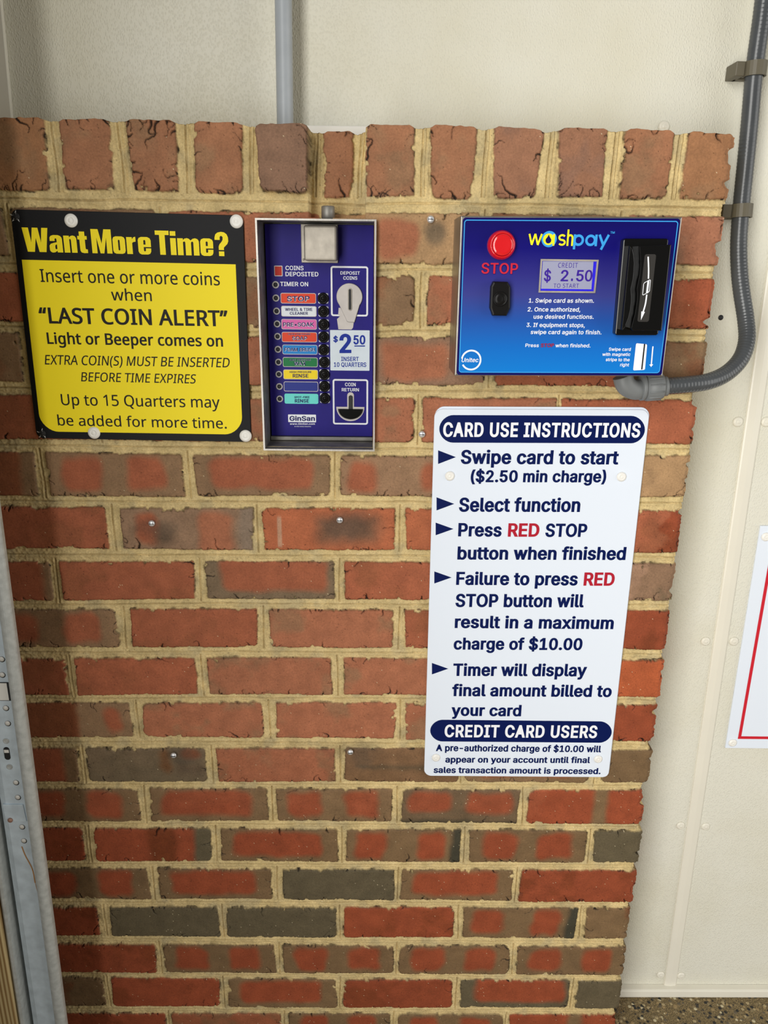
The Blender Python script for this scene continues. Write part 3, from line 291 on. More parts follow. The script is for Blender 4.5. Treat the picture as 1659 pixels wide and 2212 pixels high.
  'G': '538 261,-18,312,-15,349,-6,389,11,418,29,447,57,467,84,481,113,494,157,497,191,496,266,265,266,265,188,375,195,396,194,391,160,384,140,380,129,361,101,338,82,305,68,271,64,251,65,216,74,195,85,176,101,157,123,138,159,131,179,124,214,123,263,127,311,141,357,156,384,171,404,193,424,226,439,263,445,289,444,306,439,338,424,361,401,373,386,395,338,498,339,483,389,466,423,444,451,421,474,385,498,349,514,309,524,276,526,221,524,178,512,139,494,97,460,74,434,53,400,34,354,24,307,21,264,24,201,34,154,53,109,74,74,105,41,138,16,161,5,179,-4,218,-14',
  'H': '535 42,-11,144,-10,145,220,373,220,374,-10,475,-10,475,519,374,518,373,300,145,300,144,518,41,518',
  'I': '318 13,-11,288,-10,287,68,202,68,202,440,287,440,287,519,12,518,13,440,99,440,99,68,13,68',
  'K': '485 42,-11,144,-10,144,175,192,222,363,-11,485,-10,280,260,261,287,490,519,355,519,194,348,145,292,144,518,41,518',
  'L': '411 42,-11,380,-10,379,68,144,68,143,519,41,518',
  'M': '646 42,-11,141,-10,142,316,273,-11,355,-10,485,316,485,-10,586,-11,587,518,463,518,334,191,315,135,294,195,165,518,42,519',
  'N': '541 42,-11,144,-10,143,356,191,275,375,-10,483,-10,482,519,380,518,379,156,148,518,41,518',
  'O': '551 259,-18,311,-15,355,-4,393,15,425,38,438,51,460,76,481,110,497,149,508,197,513,253,508,310,498,356,481,399,454,440,426,469,398,491,382,499,355,512,318,522,276,526,222,524,179,512,141,494,108,469,96,457,74,433,57,406,36,357,24,307,21,264,24,201,34,156,54,107,77,71,109,38,141,15,152,9,179,-4,201,-9,223,-15 266,64,228,69,195,85,176,101,157,123,141,151,131,179,124,214,123,269,124,293,131,330,141,357,161,391,191,421,212,432,228,439,269,445,306,439,339,424,352,414,377,386,393,357,403,329,410,289,411,244,408,209,398,167,381,130,366,109,339,85,306,69',
  'P': '463 42,-11,144,-10,145,175,246,175,279,178,312,185,345,199,376,222,407,260,424,308,428,350,423,395,407,435,388,460,376,473,342,498,310,510,276,518,258,519,41,518 145,253,144,440,259,439,288,429,302,418,317,395,323,377,325,354,323,318,317,300,305,281,289,266,265,256,238,253',
  'Q': '551 392,-59,506,-58,426,39,458,73,483,113,500,158,508,198,513,255,508,310,498,356,480,400,458,435,428,468,395,493,369,505,353,513,315,523,271,527,228,524,181,513,139,493,103,465,76,435,53,399,37,360,24,306,21,265,24,202,37,148,56,105,76,73,111,37,142,14,188,-6,221,-15,235,-16,281,-17,313,-15,349,-5 262,64,232,68,193,85,173,103,156,125,143,148,130,185,124,215,123,269,124,293,136,342,141,358,157,386,170,402,195,424,229,440,258,444,276,444,305,440,339,424,361,405,376,388,391,360,403,329,410,289,411,245,410,219,403,179,386,138,368,113,322,170,208,169,293,68',
  'R': '467 42,-11,144,-10,145,186,229,186,342,-11,460,-10,335,203,336,206,340,206,378,230,408,267,424,307,428,344,424,397,407,440,378,475,342,499,295,515,252,519,41,518 145,266,145,440,262,439,290,429,307,415,318,397,324,378,325,338,318,308,306,289,289,276,259,268',
  'S': '465 216,-20,280,-16,332,0,372,24,404,59,422,99,427,129,424,174,414,198,394,227,372,246,349,260,319,274,266,292,205,307,182,316,160,327,142,345,137,357,134,377,137,395,145,414,157,427,176,439,200,446,215,447,232,447,262,443,289,430,307,412,314,398,323,367,424,368,414,415,408,428,394,454,362,486,323,509,300,516,275,523,227,527,180,523,149,514,130,509,90,486,60,455,44,429,35,402,32,375,37,338,50,308,57,299,77,277,103,259,139,242,182,227,269,203,303,186,318,171,324,158,327,141,324,118,314,98,296,80,275,69,246,62,200,62,167,72,155,79,137,97,128,114,119,147,15,147,27,95,34,79,47,55,80,22,115,2,129,-4,167,-16',
  'T': '467 175,-11,276,-10,276,440,435,440,435,519,13,518,13,440,174,440',
  'U': '535 249,-19,303,-16,336,-9,375,6,400,22,431,50,450,74,464,103,474,139,477,173,476,519,374,519,374,176,371,150,360,117,345,97,326,81,295,66,260,62,223,66,193,79,171,99,160,114,147,146,144,167,144,519,41,519,41,164,44,136,53,106,67,76,84,53,115,24,152,2,182,-9,215,-16',
  'W': '704 141,-11,246,-10,342,345,440,-10,544,-11,547,-5,694,518,589,519,587,517,492,150,394,519,292,518,194,152,97,518,-8,519',
  'X': '492 -18,-11,101,-11,194,118,237,183,277,121,372,-11,492,-10,283,263,481,519,364,519,280,404,238,338,193,408,114,519,-6,518,187,268,192,263,192,258',
  'a': '407 153,-20,188,-18,218,-11,246,2,256,10,258,-11,356,-10,356,260,351,295,340,325,318,353,295,370,272,382,243,390,193,396,159,393,126,386,98,375,68,356,51,340,40,327,14,285,16,283,109,260,128,290,143,305,172,318,195,320,218,318,232,312,244,301,251,288,256,274,257,258,256,245,253,243,225,236,179,232,121,222,88,212,66,202,45,188,26,165,14,138,11,103,16,71,31,38,55,13,86,-5,122,-17 166,56,138,62,128,68,118,77,111,97,113,121,118,133,128,142,156,153,236,165,259,170,257,168,257,137,254,117,247,98,237,84,218,68,198,59',
  'b': '442 221,-19,266,-16,296,-8,321,5,344,22,356,34,372,53,386,77,404,129,409,181,405,241,388,297,371,326,347,352,324,369,293,385,267,392,241,395,191,392,161,382,140,369,133,362,132,519,34,519,34,-10,130,-11,131,16,139,9,167,-8,193,-16 216,58,193,62,173,74,155,94,142,120,135,147,132,204,135,231,142,259,155,284,173,304,193,315,220,319,247,315,267,304,286,281,298,259,306,227,309,184,306,151,299,123,286,96,267,74,253,65,241,61',
  'c': '414 199,-19,237,-18,264,-12,289,-4,316,11,336,26,356,49,371,71,388,109,387,111,381,112,291,129,275,93,264,79,250,68,223,58,201,58,177,62,160,72,139,94,126,120,118,151,115,183,116,210,118,224,126,256,139,281,157,302,180,315,189,316,209,319,236,315,249,309,268,293,275,283,291,249,386,270,371,304,356,327,326,358,299,375,274,385,239,394,223,395,176,394,140,385,109,371,83,352,56,324,36,291,21,246,15,194,21,130,38,81,56,51,81,25,107,6,124,-2,141,-9,169,-16',
  'd': '442 187,-19,231,-16,261,-6,284,8,293,16,294,-11,391,-10,390,519,292,519,291,362,284,369,263,382,234,392,183,395,147,389,131,385,100,369,91,362,62,336,36,296,21,249,15,196,19,136,36,80,64,39,103,5,133,-9,160,-16 200,58,177,62,157,74,139,94,126,120,118,151,115,194,118,227,125,254,141,286,157,304,177,315,204,319,231,315,251,304,269,284,282,259,289,231,292,174,289,147,284,124,268,91,251,74,231,62',
  'e': '422 203,-19,259,-15,289,-6,323,11,349,31,366,53,391,97,390,99,296,118,275,84,261,71,246,62,230,58,213,56,183,61,161,71,142,87,128,110,118,140,117,158,391,159,391,194,386,246,375,286,356,321,329,352,303,371,271,385,236,394,219,395,174,394,139,385,103,368,79,349,55,323,36,291,21,246,15,193,21,129,38,80,55,53,65,41,83,24,103,9,134,-6,171,-16 219,229,116,231,128,269,139,287,156,304,177,315,207,319,233,315,251,305,258,299,269,286,281,263,288,237,287,229',
  'f': '272 62,-11,160,-10,160,315,247,317,247,390,161,390,162,433,169,453,178,460,197,463,240,455,260,510,265,529,221,539,175,540,154,538,124,528,102,515,79,491,66,465,62,438,62,391,-13,390,-12,316,62,315',
  'g': '443 197,-162,250,-159,296,-147,334,-127,368,-94,381,-71,389,-42,391,-27,390,390,294,390,293,361,284,370,263,383,233,393,203,396,160,393,130,384,96,366,64,338,36,296,19,242,15,198,19,141,36,88,65,46,109,14,144,0,186,-6,226,-4,239,-2,257,4,292,25,291,-27,284,-49,267,-69,250,-79,233,-84,219,-86,180,-84,163,-79,146,-69,107,-27,103,-27,24,-65,49,-98,71,-120,94,-136,131,-152,163,-159 203,70,177,74,157,84,139,102,125,129,119,151,115,198,118,229,125,256,138,282,159,304,180,316,211,318,230,316,244,308,251,304,271,283,284,258,291,231,294,188,291,155,284,128,268,99,253,84,233,74',
  'h': '428 34,-11,132,-10,132,227,135,254,142,275,156,296,179,312,201,318,230,316,246,309,262,293,269,280,275,261,276,-10,376,-10,376,244,372,287,361,320,334,358,304,379,267,392,227,396,184,390,144,373,133,365,131,519,34,518',
  'i': '185 34,-11,133,-10,133,390,33,390 78,432,110,436,127,446,142,464,146,483,141,504,127,520,107,532,88,535,61,532,43,522,28,505,25,498,22,481,28,461,43,445,61,435',
  'l': '207 131,-13,167,-12,204,-6,185,66,176,67,147,62,136,67,134,79,132,519,34,519,34,77,36,54,45,32,61,11,84,-3,106,-11',
  'm': '628 34,-11,132,-10,132,238,135,264,142,284,156,302,164,309,179,316,191,319,204,319,226,313,242,300,252,280,255,263,256,-11,354,-10,354,245,356,268,362,285,369,297,380,308,396,316,410,319,440,316,460,305,469,293,475,275,476,-10,576,-11,576,255,572,297,558,334,531,365,509,380,474,393,453,396,434,398,404,395,371,385,346,370,320,346,293,375,274,386,250,395,221,398,190,395,167,388,153,380,140,373,131,365,130,390,34,390',
  'n': '428 34,-11,132,-10,132,227,135,254,142,275,156,296,179,312,201,318,230,316,246,309,262,293,269,280,275,261,276,-10,376,-10,376,244,372,287,356,328,330,360,306,378,284,386,267,392,227,396,176,388,141,372,131,363,130,390,34,390',
  'o': '433 199,-19,246,-16,279,-8,309,6,339,30,358,50,381,90,395,131,401,187,395,244,379,290,359,324,334,351,309,369,276,385,247,392,221,395,176,394,140,385,109,371,83,352,56,324,36,291,21,246,15,194,21,130,38,81,56,51,81,25,107,6,124,-2,141,-9,169,-16 201,58,177,62,160,72,139,94,126,120,118,151,115,191,118,224,125,251,139,281,157,302,174,312,180,315,207,319,234,315,246,309,256,304,275,283,291,250,298,223,301,187,298,153,292,130,275,93,257,74,237,62,214,58',
  'p': '442 34,-154,132,-153,133,15,161,-5,194,-17,234,-19,270,-15,294,-8,326,8,346,23,371,51,388,80,404,128,408,166,409,196,404,248,388,297,371,326,347,352,323,371,297,383,261,393,214,395,190,392,164,383,140,369,131,361,130,391,34,390 217,58,193,62,173,73,155,94,142,120,135,148,132,204,135,231,142,258,155,284,173,303,190,313,221,319,250,313,267,303,285,284,299,256,306,227,309,184,306,151,302,134,298,120,285,94,267,73,250,63',
  'q': '442 293,-154,391,-153,391,390,294,391,293,361,284,369,260,383,227,393,180,395,163,393,136,386,101,371,73,346,62,336,36,296,21,248,16,211,15,181,21,128,36,81,64,38,97,9,130,-8,160,-17,173,-18,200,-19,231,-17,266,-4,292,14 201,58,177,62,167,68,156,75,139,94,126,120,118,151,115,194,118,227,124,250,139,284,157,303,174,313,206,319,231,315,250,305,269,284,282,258,289,231,292,174,289,147,282,120,266,90,251,73,231,62',
  'r': '277 34,-11,132,-10,132,237,135,260,142,278,152,293,167,305,184,312,217,315,262,310,261,395,210,396,177,392,143,378,131,368,130,390,34,390',
  's': '383 173,-19,230,-15,269,-4,297,12,330,43,345,71,350,97,347,136,337,159,316,182,280,205,233,221,175,234,153,241,137,251,130,263,128,280,131,293,137,301,145,309,160,318,177,321,213,318,227,309,240,296,257,265,332,278,350,283,331,321,322,334,315,344,292,366,260,384,219,394,175,395,145,392,107,381,76,364,47,334,32,307,28,281,31,244,41,221,62,198,96,175,147,158,206,145,227,138,241,127,247,117,247,91,244,84,233,71,209,59,186,56,155,59,135,69,121,86,105,119,11,101,30,56,45,33,70,11,106,-8,140,-16',
  't': '245 161,-15,198,-14,236,-6,217,64,214,66,175,61,157,63,149,73,145,96,145,316,222,316,223,390,145,391,144,482,47,482,46,391,-13,390,-13,317,46,316,46,84,49,61,60,34,78,13,105,-4,132,-12',
  'u': '428 177,-16,229,-10,269,8,279,17,280,-10,376,-10,376,391,276,390,275,126,265,99,251,81,233,68,221,64,203,61,179,64,161,72,149,85,142,96,135,117,132,143,132,390,34,390,34,132,38,92,41,83,52,53,72,26,83,17,103,2,140,-12',
  'w': '585 123,-11,212,-11,214,-9,283,232,303,160,354,-10,443,-11,570,390,465,390,415,220,398,150,331,390,238,390,187,215,170,150,167,157,151,221,103,388,100,390,-2,390',
  'x': '397 -15,-11,101,-11,153,63,190,120,213,81,277,-11,392,-11,393,-9,235,190,237,193,235,194,240,195,237,198,246,210,387,390,271,390,212,304,191,268,166,308,110,390,-6,390,146,194,139,193,142,188,135,178',
  'y': '407 82,-156,115,-155,148,-146,171,-133,183,-122,193,-113,210,-88,244,-7,394,376,398,387,398,391,291,390,207,163,195,125,98,389,96,391,-10,390,143,-1,126,-51,117,-65,108,-75,96,-79,86,-79,76,-76,47,-74,24,-145,26,-148,55,-153',
  'z': '398 23,-11,358,-10,358,68,154,68,350,324,351,390,28,390,29,312,226,311,23,50',
  '©': '655 312,-19,370,-15,429,3,475,27,518,61,550,99,578,149,594,198,600,250,594,310,578,360,553,406,513,451,473,483,428,507,376,523,319,528,260,523,209,507,160,481,125,453,84,406,58,360,43,312,37,260,41,205,57,152,84,102,117,63,162,27,208,3,259,-13 309,63,282,65,246,77,216,94,184,123,165,148,148,180,138,213,134,256,138,296,148,329,165,362,187,389,218,415,248,433,279,443,320,447,358,443,389,433,423,413,450,389,471,362,488,329,500,289,503,252,500,220,488,180,473,149,440,111,420,94,390,77,355,65 316,95,360,100,393,111,422,130,448,158,458,175,465,188,480,233,382,234,368,203,356,188,339,178,322,175,302,178,286,185,268,202,257,220,251,238,250,258,253,276,260,295,270,309,288,324,303,331,328,333,342,330,360,320,375,302,388,275,484,276,470,322,453,350,425,378,395,397,362,408,328,413,275,407,236,391,205,368,181,340,173,326,160,296,154,258,158,219,163,205,177,173,203,141,239,115,275,101',
  '•': '407 189,81,224,84,234,87,261,99,281,113,304,139,312,154,319,171,323,199,319,234,316,241,306,262,287,285,254,309,228,319,205,321,161,319,127,304,105,289,86,266,76,248,70,235,66,206,70,169,83,141,103,116,129,97,159,86',
 },
 'grotesque_bold': {
  ' ': '212',
  '$': '471 168,-94,278,-94,279,-25,336,-9,381,17,416,53,437,98,443,136,440,165,437,179,421,212,396,240,365,263,331,280,279,298,279,423,289,415,299,398,311,358,441,359,427,422,407,458,372,493,332,516,279,532,278,603,168,603,167,529,125,517,81,493,46,458,30,432,20,402,17,372,21,339,40,299,66,271,95,251,131,234,167,222,167,85,162,87,150,101,143,115,131,157,-2,157,13,89,34,51,71,14,115,-10,167,-25 279,83,279,186,281,187,296,177,306,166,310,155,311,138,309,119,303,105,291,90 166,337,156,348,150,365,151,393,157,408,166,420',
  '(': '297 156,-116,288,-115,241,-31,219,23,204,73,194,116,186,168,185,198,189,273,195,313,206,366,222,420,242,476,285,552,287,560,157,560,154,556,119,498,98,445,81,389,66,328,58,269,55,219,61,126,78,49,104,-21',
  ')': '297 -15,-116,119,-115,166,-31,194,46,213,128,219,203,216,266,200,358,193,389,179,435,153,500,116,560,-16,559,33,472,53,415,67,365,79,310,86,259,89,206,86,159,80,119,70,75,59,38,36,-24',
  '-': '477 81,168,371,168,371,264,81,265',
  '.': '212 91,-25,126,-21,134,-16,151,-6,171,17,175,36,171,66,150,89,127,102,101,107,64,102,38,88,22,69,19,62,15,39,21,16,32,2,41,-8,66,-21',
  '0': '477 219,-27,266,-24,307,-13,347,10,378,40,399,70,418,111,434,172,439,245,434,335,417,402,398,441,391,451,375,472,356,490,340,503,317,516,272,532,230,536,182,532,144,520,109,500,79,474,57,442,35,397,19,335,14,264,19,172,37,105,59,61,75,40,104,12,140,-10,180,-23 217,70,199,77,187,88,171,111,155,150,147,194,144,274,147,315,154,352,171,398,187,421,199,432,217,439,236,439,254,432,267,421,282,398,298,360,307,315,309,237,307,194,298,150,282,111,267,88,254,77,236,70',
  '1': '477 43,-20,425,-19,425,74,310,75,309,529,186,529,52,436,53,319,176,400,178,399,178,75,43,74',
  '2': '477 31,-20,423,-19,422,77,210,78,327,204,360,242,389,282,404,314,410,332,416,374,410,414,402,434,390,456,369,481,358,491,325,513,272,531,219,536,171,530,127,514,88,489,56,452,37,411,28,341,157,341,159,345,164,391,176,416,189,430,204,437,224,440,244,437,258,431,272,419,280,405,284,392,286,361,280,335,270,315,250,288,202,234,33,59,30,55',
  '5': '477 214,-27,277,-21,326,-3,364,24,398,64,418,108,425,157,425,172,419,212,411,239,398,264,375,294,344,320,306,340,271,350,244,353,213,353,173,347,181,431,400,432,400,529,65,528,29,235,137,224,163,242,184,252,216,257,238,254,256,246,268,234,283,212,292,184,293,155,288,124,275,98,257,80,243,73,227,70,204,72,187,79,176,87,165,101,148,150,20,150,33,87,53,49,88,14,131,-10,171,-23',
  'A': '504 -31,-20,109,-20,160,121,319,121,371,-20,511,-19,300,529,179,529,176,526',
  'C': '534 258,-27,311,-24,350,-15,391,2,427,25,458,54,479,82,496,117,516,178,516,180,384,180,363,130,351,110,337,96,324,87,306,79,290,75,260,73,244,75,226,80,198,96,183,110,169,128,149,171,139,215,138,262,142,310,156,357,168,378,179,394,207,419,223,427,248,435,273,436,306,430,328,419,353,395,362,382,384,329,516,330,496,391,478,428,456,457,430,482,388,509,353,523,310,533,271,536,217,532,173,520,131,500,97,476,88,467,65,442,41,405,29,380,21,358,9,307,6,264,9,201,19,155,39,105,63,68,98,32,144,2,176,-13,198,-18,223,-24',
  'D': '526 27,-20,230,-20,273,-17,311,-9,327,-4,370,14,404,37,440,74,463,108,483,158,493,208,496,252,493,304,482,358,463,402,442,435,408,470,361,500,327,514,278,526,238,529,26,528 160,77,159,431,233,431,251,430,280,423,304,410,326,389,336,376,349,351,360,311,365,244,360,199,349,159,336,134,326,121,300,97,280,87,245,79',
  'E': '443 27,-20,409,-19,408,77,159,78,160,209,389,209,388,306,160,306,159,431,405,431,405,529,26,528',
  'F': '434 27,-20,159,-19,160,201,380,202,380,299,159,299,159,431,403,431,403,529,26,528',
  'G': '544 260,-27,314,-24,353,-15,378,-5,397,3,427,22,461,54,479,78,499,118,509,157,512,191,512,275,250,276,250,179,366,190,380,190,381,188,376,161,366,132,351,108,328,89,303,77,274,73,246,75,236,77,223,82,203,93,179,115,169,128,155,155,145,185,139,215,138,240,142,310,156,357,169,381,183,400,201,416,230,430,264,436,287,435,307,429,321,422,349,397,359,382,386,329,519,330,498,390,479,427,455,458,426,485,390,507,351,523,308,533,268,536,214,532,171,520,130,500,91,471,62,440,36,398,19,354,9,308,6,264,9,201,21,150,39,105,66,64,96,33,130,9,150,-1,176,-13,216,-23',
  'H': '541 27,-20,159,-19,160,211,358,211,359,-19,490,-19,490,529,359,528,358,309,160,309,159,528,26,528',
  'I': '324 -2,-20,303,-19,303,76,217,78,217,431,303,432,302,529,-3,528,-3,432,84,431,84,78,-3,76',
  'N': '547 27,-20,159,-19,160,301,368,-20,498,-19,497,529,365,528,364,206,155,529,26,528',
  'O': '557 258,-27,311,-24,358,-13,401,7,436,32,453,50,471,68,493,104,513,151,523,197,528,252,523,311,513,357,495,402,466,445,438,475,427,483,403,500,361,520,317,532,271,536,217,532,173,520,131,500,91,470,62,438,43,410,23,365,9,307,6,264,9,201,19,155,41,104,63,68,98,32,141,3,176,-13,223,-24 263,73,234,77,204,92,183,110,169,128,155,155,145,185,139,215,138,268,139,292,145,324,155,354,175,388,203,416,231,430,268,436,298,432,331,416,353,395,366,378,378,357,389,322,395,290,396,244,392,201,379,155,365,128,351,110,330,92,300,77',
  'P': '469 27,-20,159,-19,160,166,270,167,315,176,353,191,390,217,420,256,436,295,439,308,443,349,438,396,420,439,393,474,351,504,315,519,273,527,26,528 160,263,159,431,243,431,263,429,280,421,296,405,303,391,309,371,309,325,303,304,295,288,280,273,255,264',
  'R': '473 27,-20,159,-19,160,177,215,177,218,175,333,-20,485,-19,352,201,388,224,420,261,439,308,443,361,438,402,420,444,390,480,348,507,294,524,247,529,26,528 160,276,159,431,261,430,283,421,293,413,303,396,310,366,309,326,305,312,296,296,283,284,263,277',
  'S': '471 216,-29,288,-23,335,-9,381,17,416,53,436,92,443,136,439,176,426,206,406,232,379,254,354,270,325,282,272,300,211,315,188,324,168,335,156,347,150,366,150,386,157,407,166,420,181,430,201,437,215,438,231,438,258,434,282,421,294,407,311,358,441,359,424,427,406,460,372,492,325,518,282,531,238,535,172,531,124,517,81,492,46,457,27,425,20,402,17,373,21,339,30,317,41,297,65,272,91,254,131,234,265,194,296,177,306,166,310,155,311,142,310,125,303,105,288,88,272,78,255,72,235,70,199,71,176,78,162,87,150,100,143,115,131,157,-3,156,13,89,34,50,69,15,109,-8,121,-12,165,-25',
  'T': '473 160,-20,291,-19,291,431,450,431,450,529,-2,528,-2,431,159,431',
  'U': '541 248,-28,305,-25,344,-17,383,-1,411,16,443,45,463,71,479,102,489,138,492,172,491,529,359,528,359,177,356,150,346,121,335,104,325,95,315,86,290,75,265,72,228,75,203,86,182,105,170,122,162,147,159,167,159,528,26,528,26,165,29,135,39,101,55,70,76,42,111,13,144,-5,174,-17,213,-25',
  'a': '413 153,-29,198,-26,227,-19,240,-11,243,-12,244,-20,370,-19,370,262,366,296,353,329,328,360,305,377,294,383,275,391,244,400,210,404,161,403,125,396,91,383,58,363,28,332,-8,279,117,250,140,285,163,304,181,310,208,310,224,304,233,295,240,274,242,254,246,252,243,249,121,231,90,223,61,211,37,196,20,179,13,171,0,144,-4,112,0,72,18,35,48,4,81,-14,121,-26 161,66,141,71,133,78,129,85,126,99,128,119,130,128,138,136,145,140,171,147,238,156,270,162,242,151,240,124,235,105,226,91,211,76,195,69',
  'b': '448 222,-28,268,-25,299,-17,332,-1,355,16,371,32,383,45,399,71,419,127,424,181,419,250,401,301,383,331,355,360,332,377,299,393,266,402,222,405,189,402,158,392,148,386,146,529,19,529,19,-19,145,-20,146,-9,148,-8,159,-15,191,-25 214,67,199,70,185,79,170,95,164,105,156,125,149,155,147,204,149,224,156,254,170,282,184,297,198,306,228,309,242,306,256,297,273,278,284,254,291,227,294,185,291,152,284,124,270,95,255,79,242,70',
  'c': '420 198,-28,239,-27,268,-21,296,-11,326,5,346,20,370,45,383,65,407,114,405,117,282,140,257,90,241,75,228,69,211,66,181,72,168,80,151,100,140,124,133,152,130,184,133,222,140,251,151,275,166,295,184,306,209,310,228,307,241,302,257,287,282,237,407,264,383,311,370,331,345,357,324,373,296,387,272,396,238,403,182,403,134,393,99,377,71,357,44,330,23,295,6,247,0,194,6,128,24,77,43,48,71,19,96,0,114,-8,134,-17,166,-25',
  'd': '448 188,-28,235,-25,265,-15,278,-8,279,-20,406,-19,405,529,278,529,276,386,266,392,235,402,202,405,158,402,125,393,92,377,59,350,50,341,23,300,6,250,0,182,6,127,24,74,51,34,92,-1,125,-17,158,-25 198,67,184,70,169,79,151,100,140,124,133,152,130,192,133,225,137,244,151,278,168,297,179,305,196,309,212,309,226,306,241,297,259,277,269,254,276,225,277,174,276,154,269,124,256,97,242,80,226,70',
  'e': '428 204,-28,255,-25,296,-14,329,2,358,23,383,52,411,104,286,129,264,91,252,77,239,70,219,66,188,69,168,79,153,94,141,114,133,142,134,149,406,150,406,195,403,228,413,234,401,235,401,247,390,288,370,325,341,357,311,379,278,393,244,402,212,405,165,402,128,392,94,375,72,359,53,340,30,308,19,284,6,247,0,192,6,128,23,80,46,44,72,17,105,-4,139,-18,169,-25 272,236,133,240,140,262,147,275,166,297,185,307,206,310,225,307,241,299,250,290,267,260',
  'f': '278 47,-20,175,-19,175,306,262,308,262,399,176,400,177,434,182,451,196,454,250,444,282,526,283,536,229,547,203,550,153,547,120,537,92,521,65,495,51,468,47,439,46,400,-28,399,-28,308,47,306',
  'g': '449 196,-171,261,-166,304,-155,345,-133,379,-101,394,-76,404,-43,407,-10,406,399,279,399,278,385,266,392,238,401,196,405,161,402,138,397,124,392,94,378,55,347,23,300,6,252,4,240,0,197,4,142,6,132,23,84,53,42,92,11,141,-9,185,-15,226,-13,261,-5,276,2,277,-13,274,-33,270,-46,263,-57,248,-69,224,-76,189,-76,164,-68,109,-15,3,-63,33,-98,61,-126,86,-143,119,-158,135,-162,161,-168 199,79,182,82,169,89,151,107,140,130,133,157,130,196,133,227,139,250,151,279,166,297,178,304,191,308,211,309,226,307,244,297,257,280,269,257,276,229,279,187,276,156,270,133,257,106,244,91,228,82',
  'h': '434 19,-20,147,-19,147,226,150,254,156,272,166,289,178,300,192,307,202,309,226,307,238,301,253,282,260,261,261,-19,391,-19,391,245,387,288,371,331,351,356,332,373,311,387,274,400,219,404,176,399,148,386,146,529,19,528',
  'i': '191 19,-20,148,-19,147,400,18,399 77,423,110,426,120,430,136,439,155,459,157,464,161,485,154,509,137,527,113,540,86,544,54,540,30,527,15,511,11,502,7,481,12,459,32,439,53,427',
  'l': '213 131,-22,168,-21,221,-13,197,75,192,78,156,72,147,73,147,528,19,529,19,77,21,54,31,28,51,5,75,-11,104,-20',
  'm': '634 19,-20,147,-19,149,254,154,276,163,292,176,304,194,310,216,307,225,300,230,295,237,281,240,264,241,-20,369,-19,370,261,376,282,381,292,392,303,411,310,436,307,449,299,456,289,460,275,461,-19,591,-20,591,256,587,296,571,338,544,370,514,390,475,403,448,406,398,403,365,393,338,379,321,364,309,377,285,393,246,404,192,404,156,394,148,389,146,389,145,400,19,400',
  'n': '434 19,-20,147,-19,147,226,150,254,156,272,166,289,178,300,192,307,202,309,226,307,238,301,253,282,260,261,261,-19,391,-19,391,245,387,288,370,332,342,366,311,387,265,401,219,404,176,399,146,384,145,400,19,399',
  'o': '439 199,-28,248,-25,282,-17,316,-1,345,19,371,47,391,78,410,131,416,187,409,250,391,298,371,330,346,356,311,380,282,393,248,402,215,405,168,402,134,393,99,377,71,357,44,330,23,295,6,247,0,194,6,128,24,77,43,48,71,19,96,0,111,-7,134,-17,166,-25 208,66,181,72,168,80,151,100,140,124,133,152,130,184,133,222,139,247,153,278,166,295,184,306,199,309,231,306,249,295,261,280,276,251,283,222,286,188,283,154,277,130,263,98,248,80,232,70',
  'p': '448 19,-163,146,-163,148,-8,159,-16,191,-26,224,-28,266,-26,299,-17,332,-1,355,16,381,44,399,71,420,135,424,197,419,251,401,301,383,331,359,357,332,377,295,394,268,402,238,404,189,402,158,392,146,384,145,399,19,398 215,67,199,70,185,79,166,102,156,125,149,155,147,204,149,224,156,254,170,282,184,297,192,303,202,307,221,310,238,307,248,303,258,296,274,277,283,258,291,227,294,185,289,141,284,124,273,99,261,84,246,73,234,69',
  'r': '283 19,-20,147,-19,147,236,151,264,163,286,175,297,192,304,216,306,277,299,276,403,202,404,171,400,149,390,146,391,145,400,19,399',
  's': '389 174,-28,224,-25,238,-23,272,-13,311,7,342,37,359,67,366,105,362,137,355,154,346,168,327,189,291,212,240,229,181,242,157,250,146,260,143,280,145,290,150,300,165,309,180,312,210,309,221,300,250,255,369,275,345,325,327,350,318,359,300,375,267,392,230,402,194,405,147,402,104,390,71,373,36,342,19,312,13,281,16,244,27,218,48,193,88,167,140,150,204,136,222,129,230,121,233,112,233,98,226,81,208,69,190,66,162,67,145,76,133,91,114,129,-6,110,-8,108,17,50,32,30,64,2,104,-17,138,-25',
  't': '251 160,-24,199,-23,254,-13,230,74,227,76,219,76,180,70,162,72,160,95,160,307,238,308,238,398,160,399,159,492,32,492,31,399,-28,398,-28,308,31,307,31,85,34,61,47,31,69,6,95,-10,106,-14,130,-21',
  'u': '434 176,-25,232,-20,262,-5,264,-6,265,-20,391,-19,391,399,261,398,260,127,254,108,246,93,232,79,216,72,205,70,184,72,171,79,159,94,150,118,147,144,147,398,19,398,19,131,23,90,40,47,60,21,72,10,95,-5,112,-12,138,-21',
  'w': '591 113,-20,225,-19,283,176,342,-19,455,-20,591,399,455,400,397,207,342,399,227,400,220,379,170,207,112,399,-23,400,-15,371',
  'x': '403 -43,-20,110,-20,190,94,268,-20,421,-20,422,-18,250,182,251,186,266,186,259,196,263,201,253,204,256,209,416,399,264,400,190,294,169,328,118,400,-35,400,-34,396,129,202,113,201,120,192,117,186,125,186,127,182',
  'y': '413 82,-165,126,-162,152,-155,184,-137,205,-117,221,-96,237,-64,420,399,281,398,194,169,109,397,107,399,-32,398,127,-2,111,-50,104,-63,97,-69,37,-63,7,-149,7,-154,62,-164',
  'z': '404 8,-20,373,-19,373,76,178,76,366,324,366,400,13,399,14,303,200,303,201,301,9,55',
 },
}

# ------------------------------------------------------------------ materials
def lin(c):
    f = lambda v: v / 12.92 if v <= 0.04045 else ((v + 0.055) / 1.055) ** 2.4
    return tuple(f(v / 255.0) for v in c) + (1.0,)

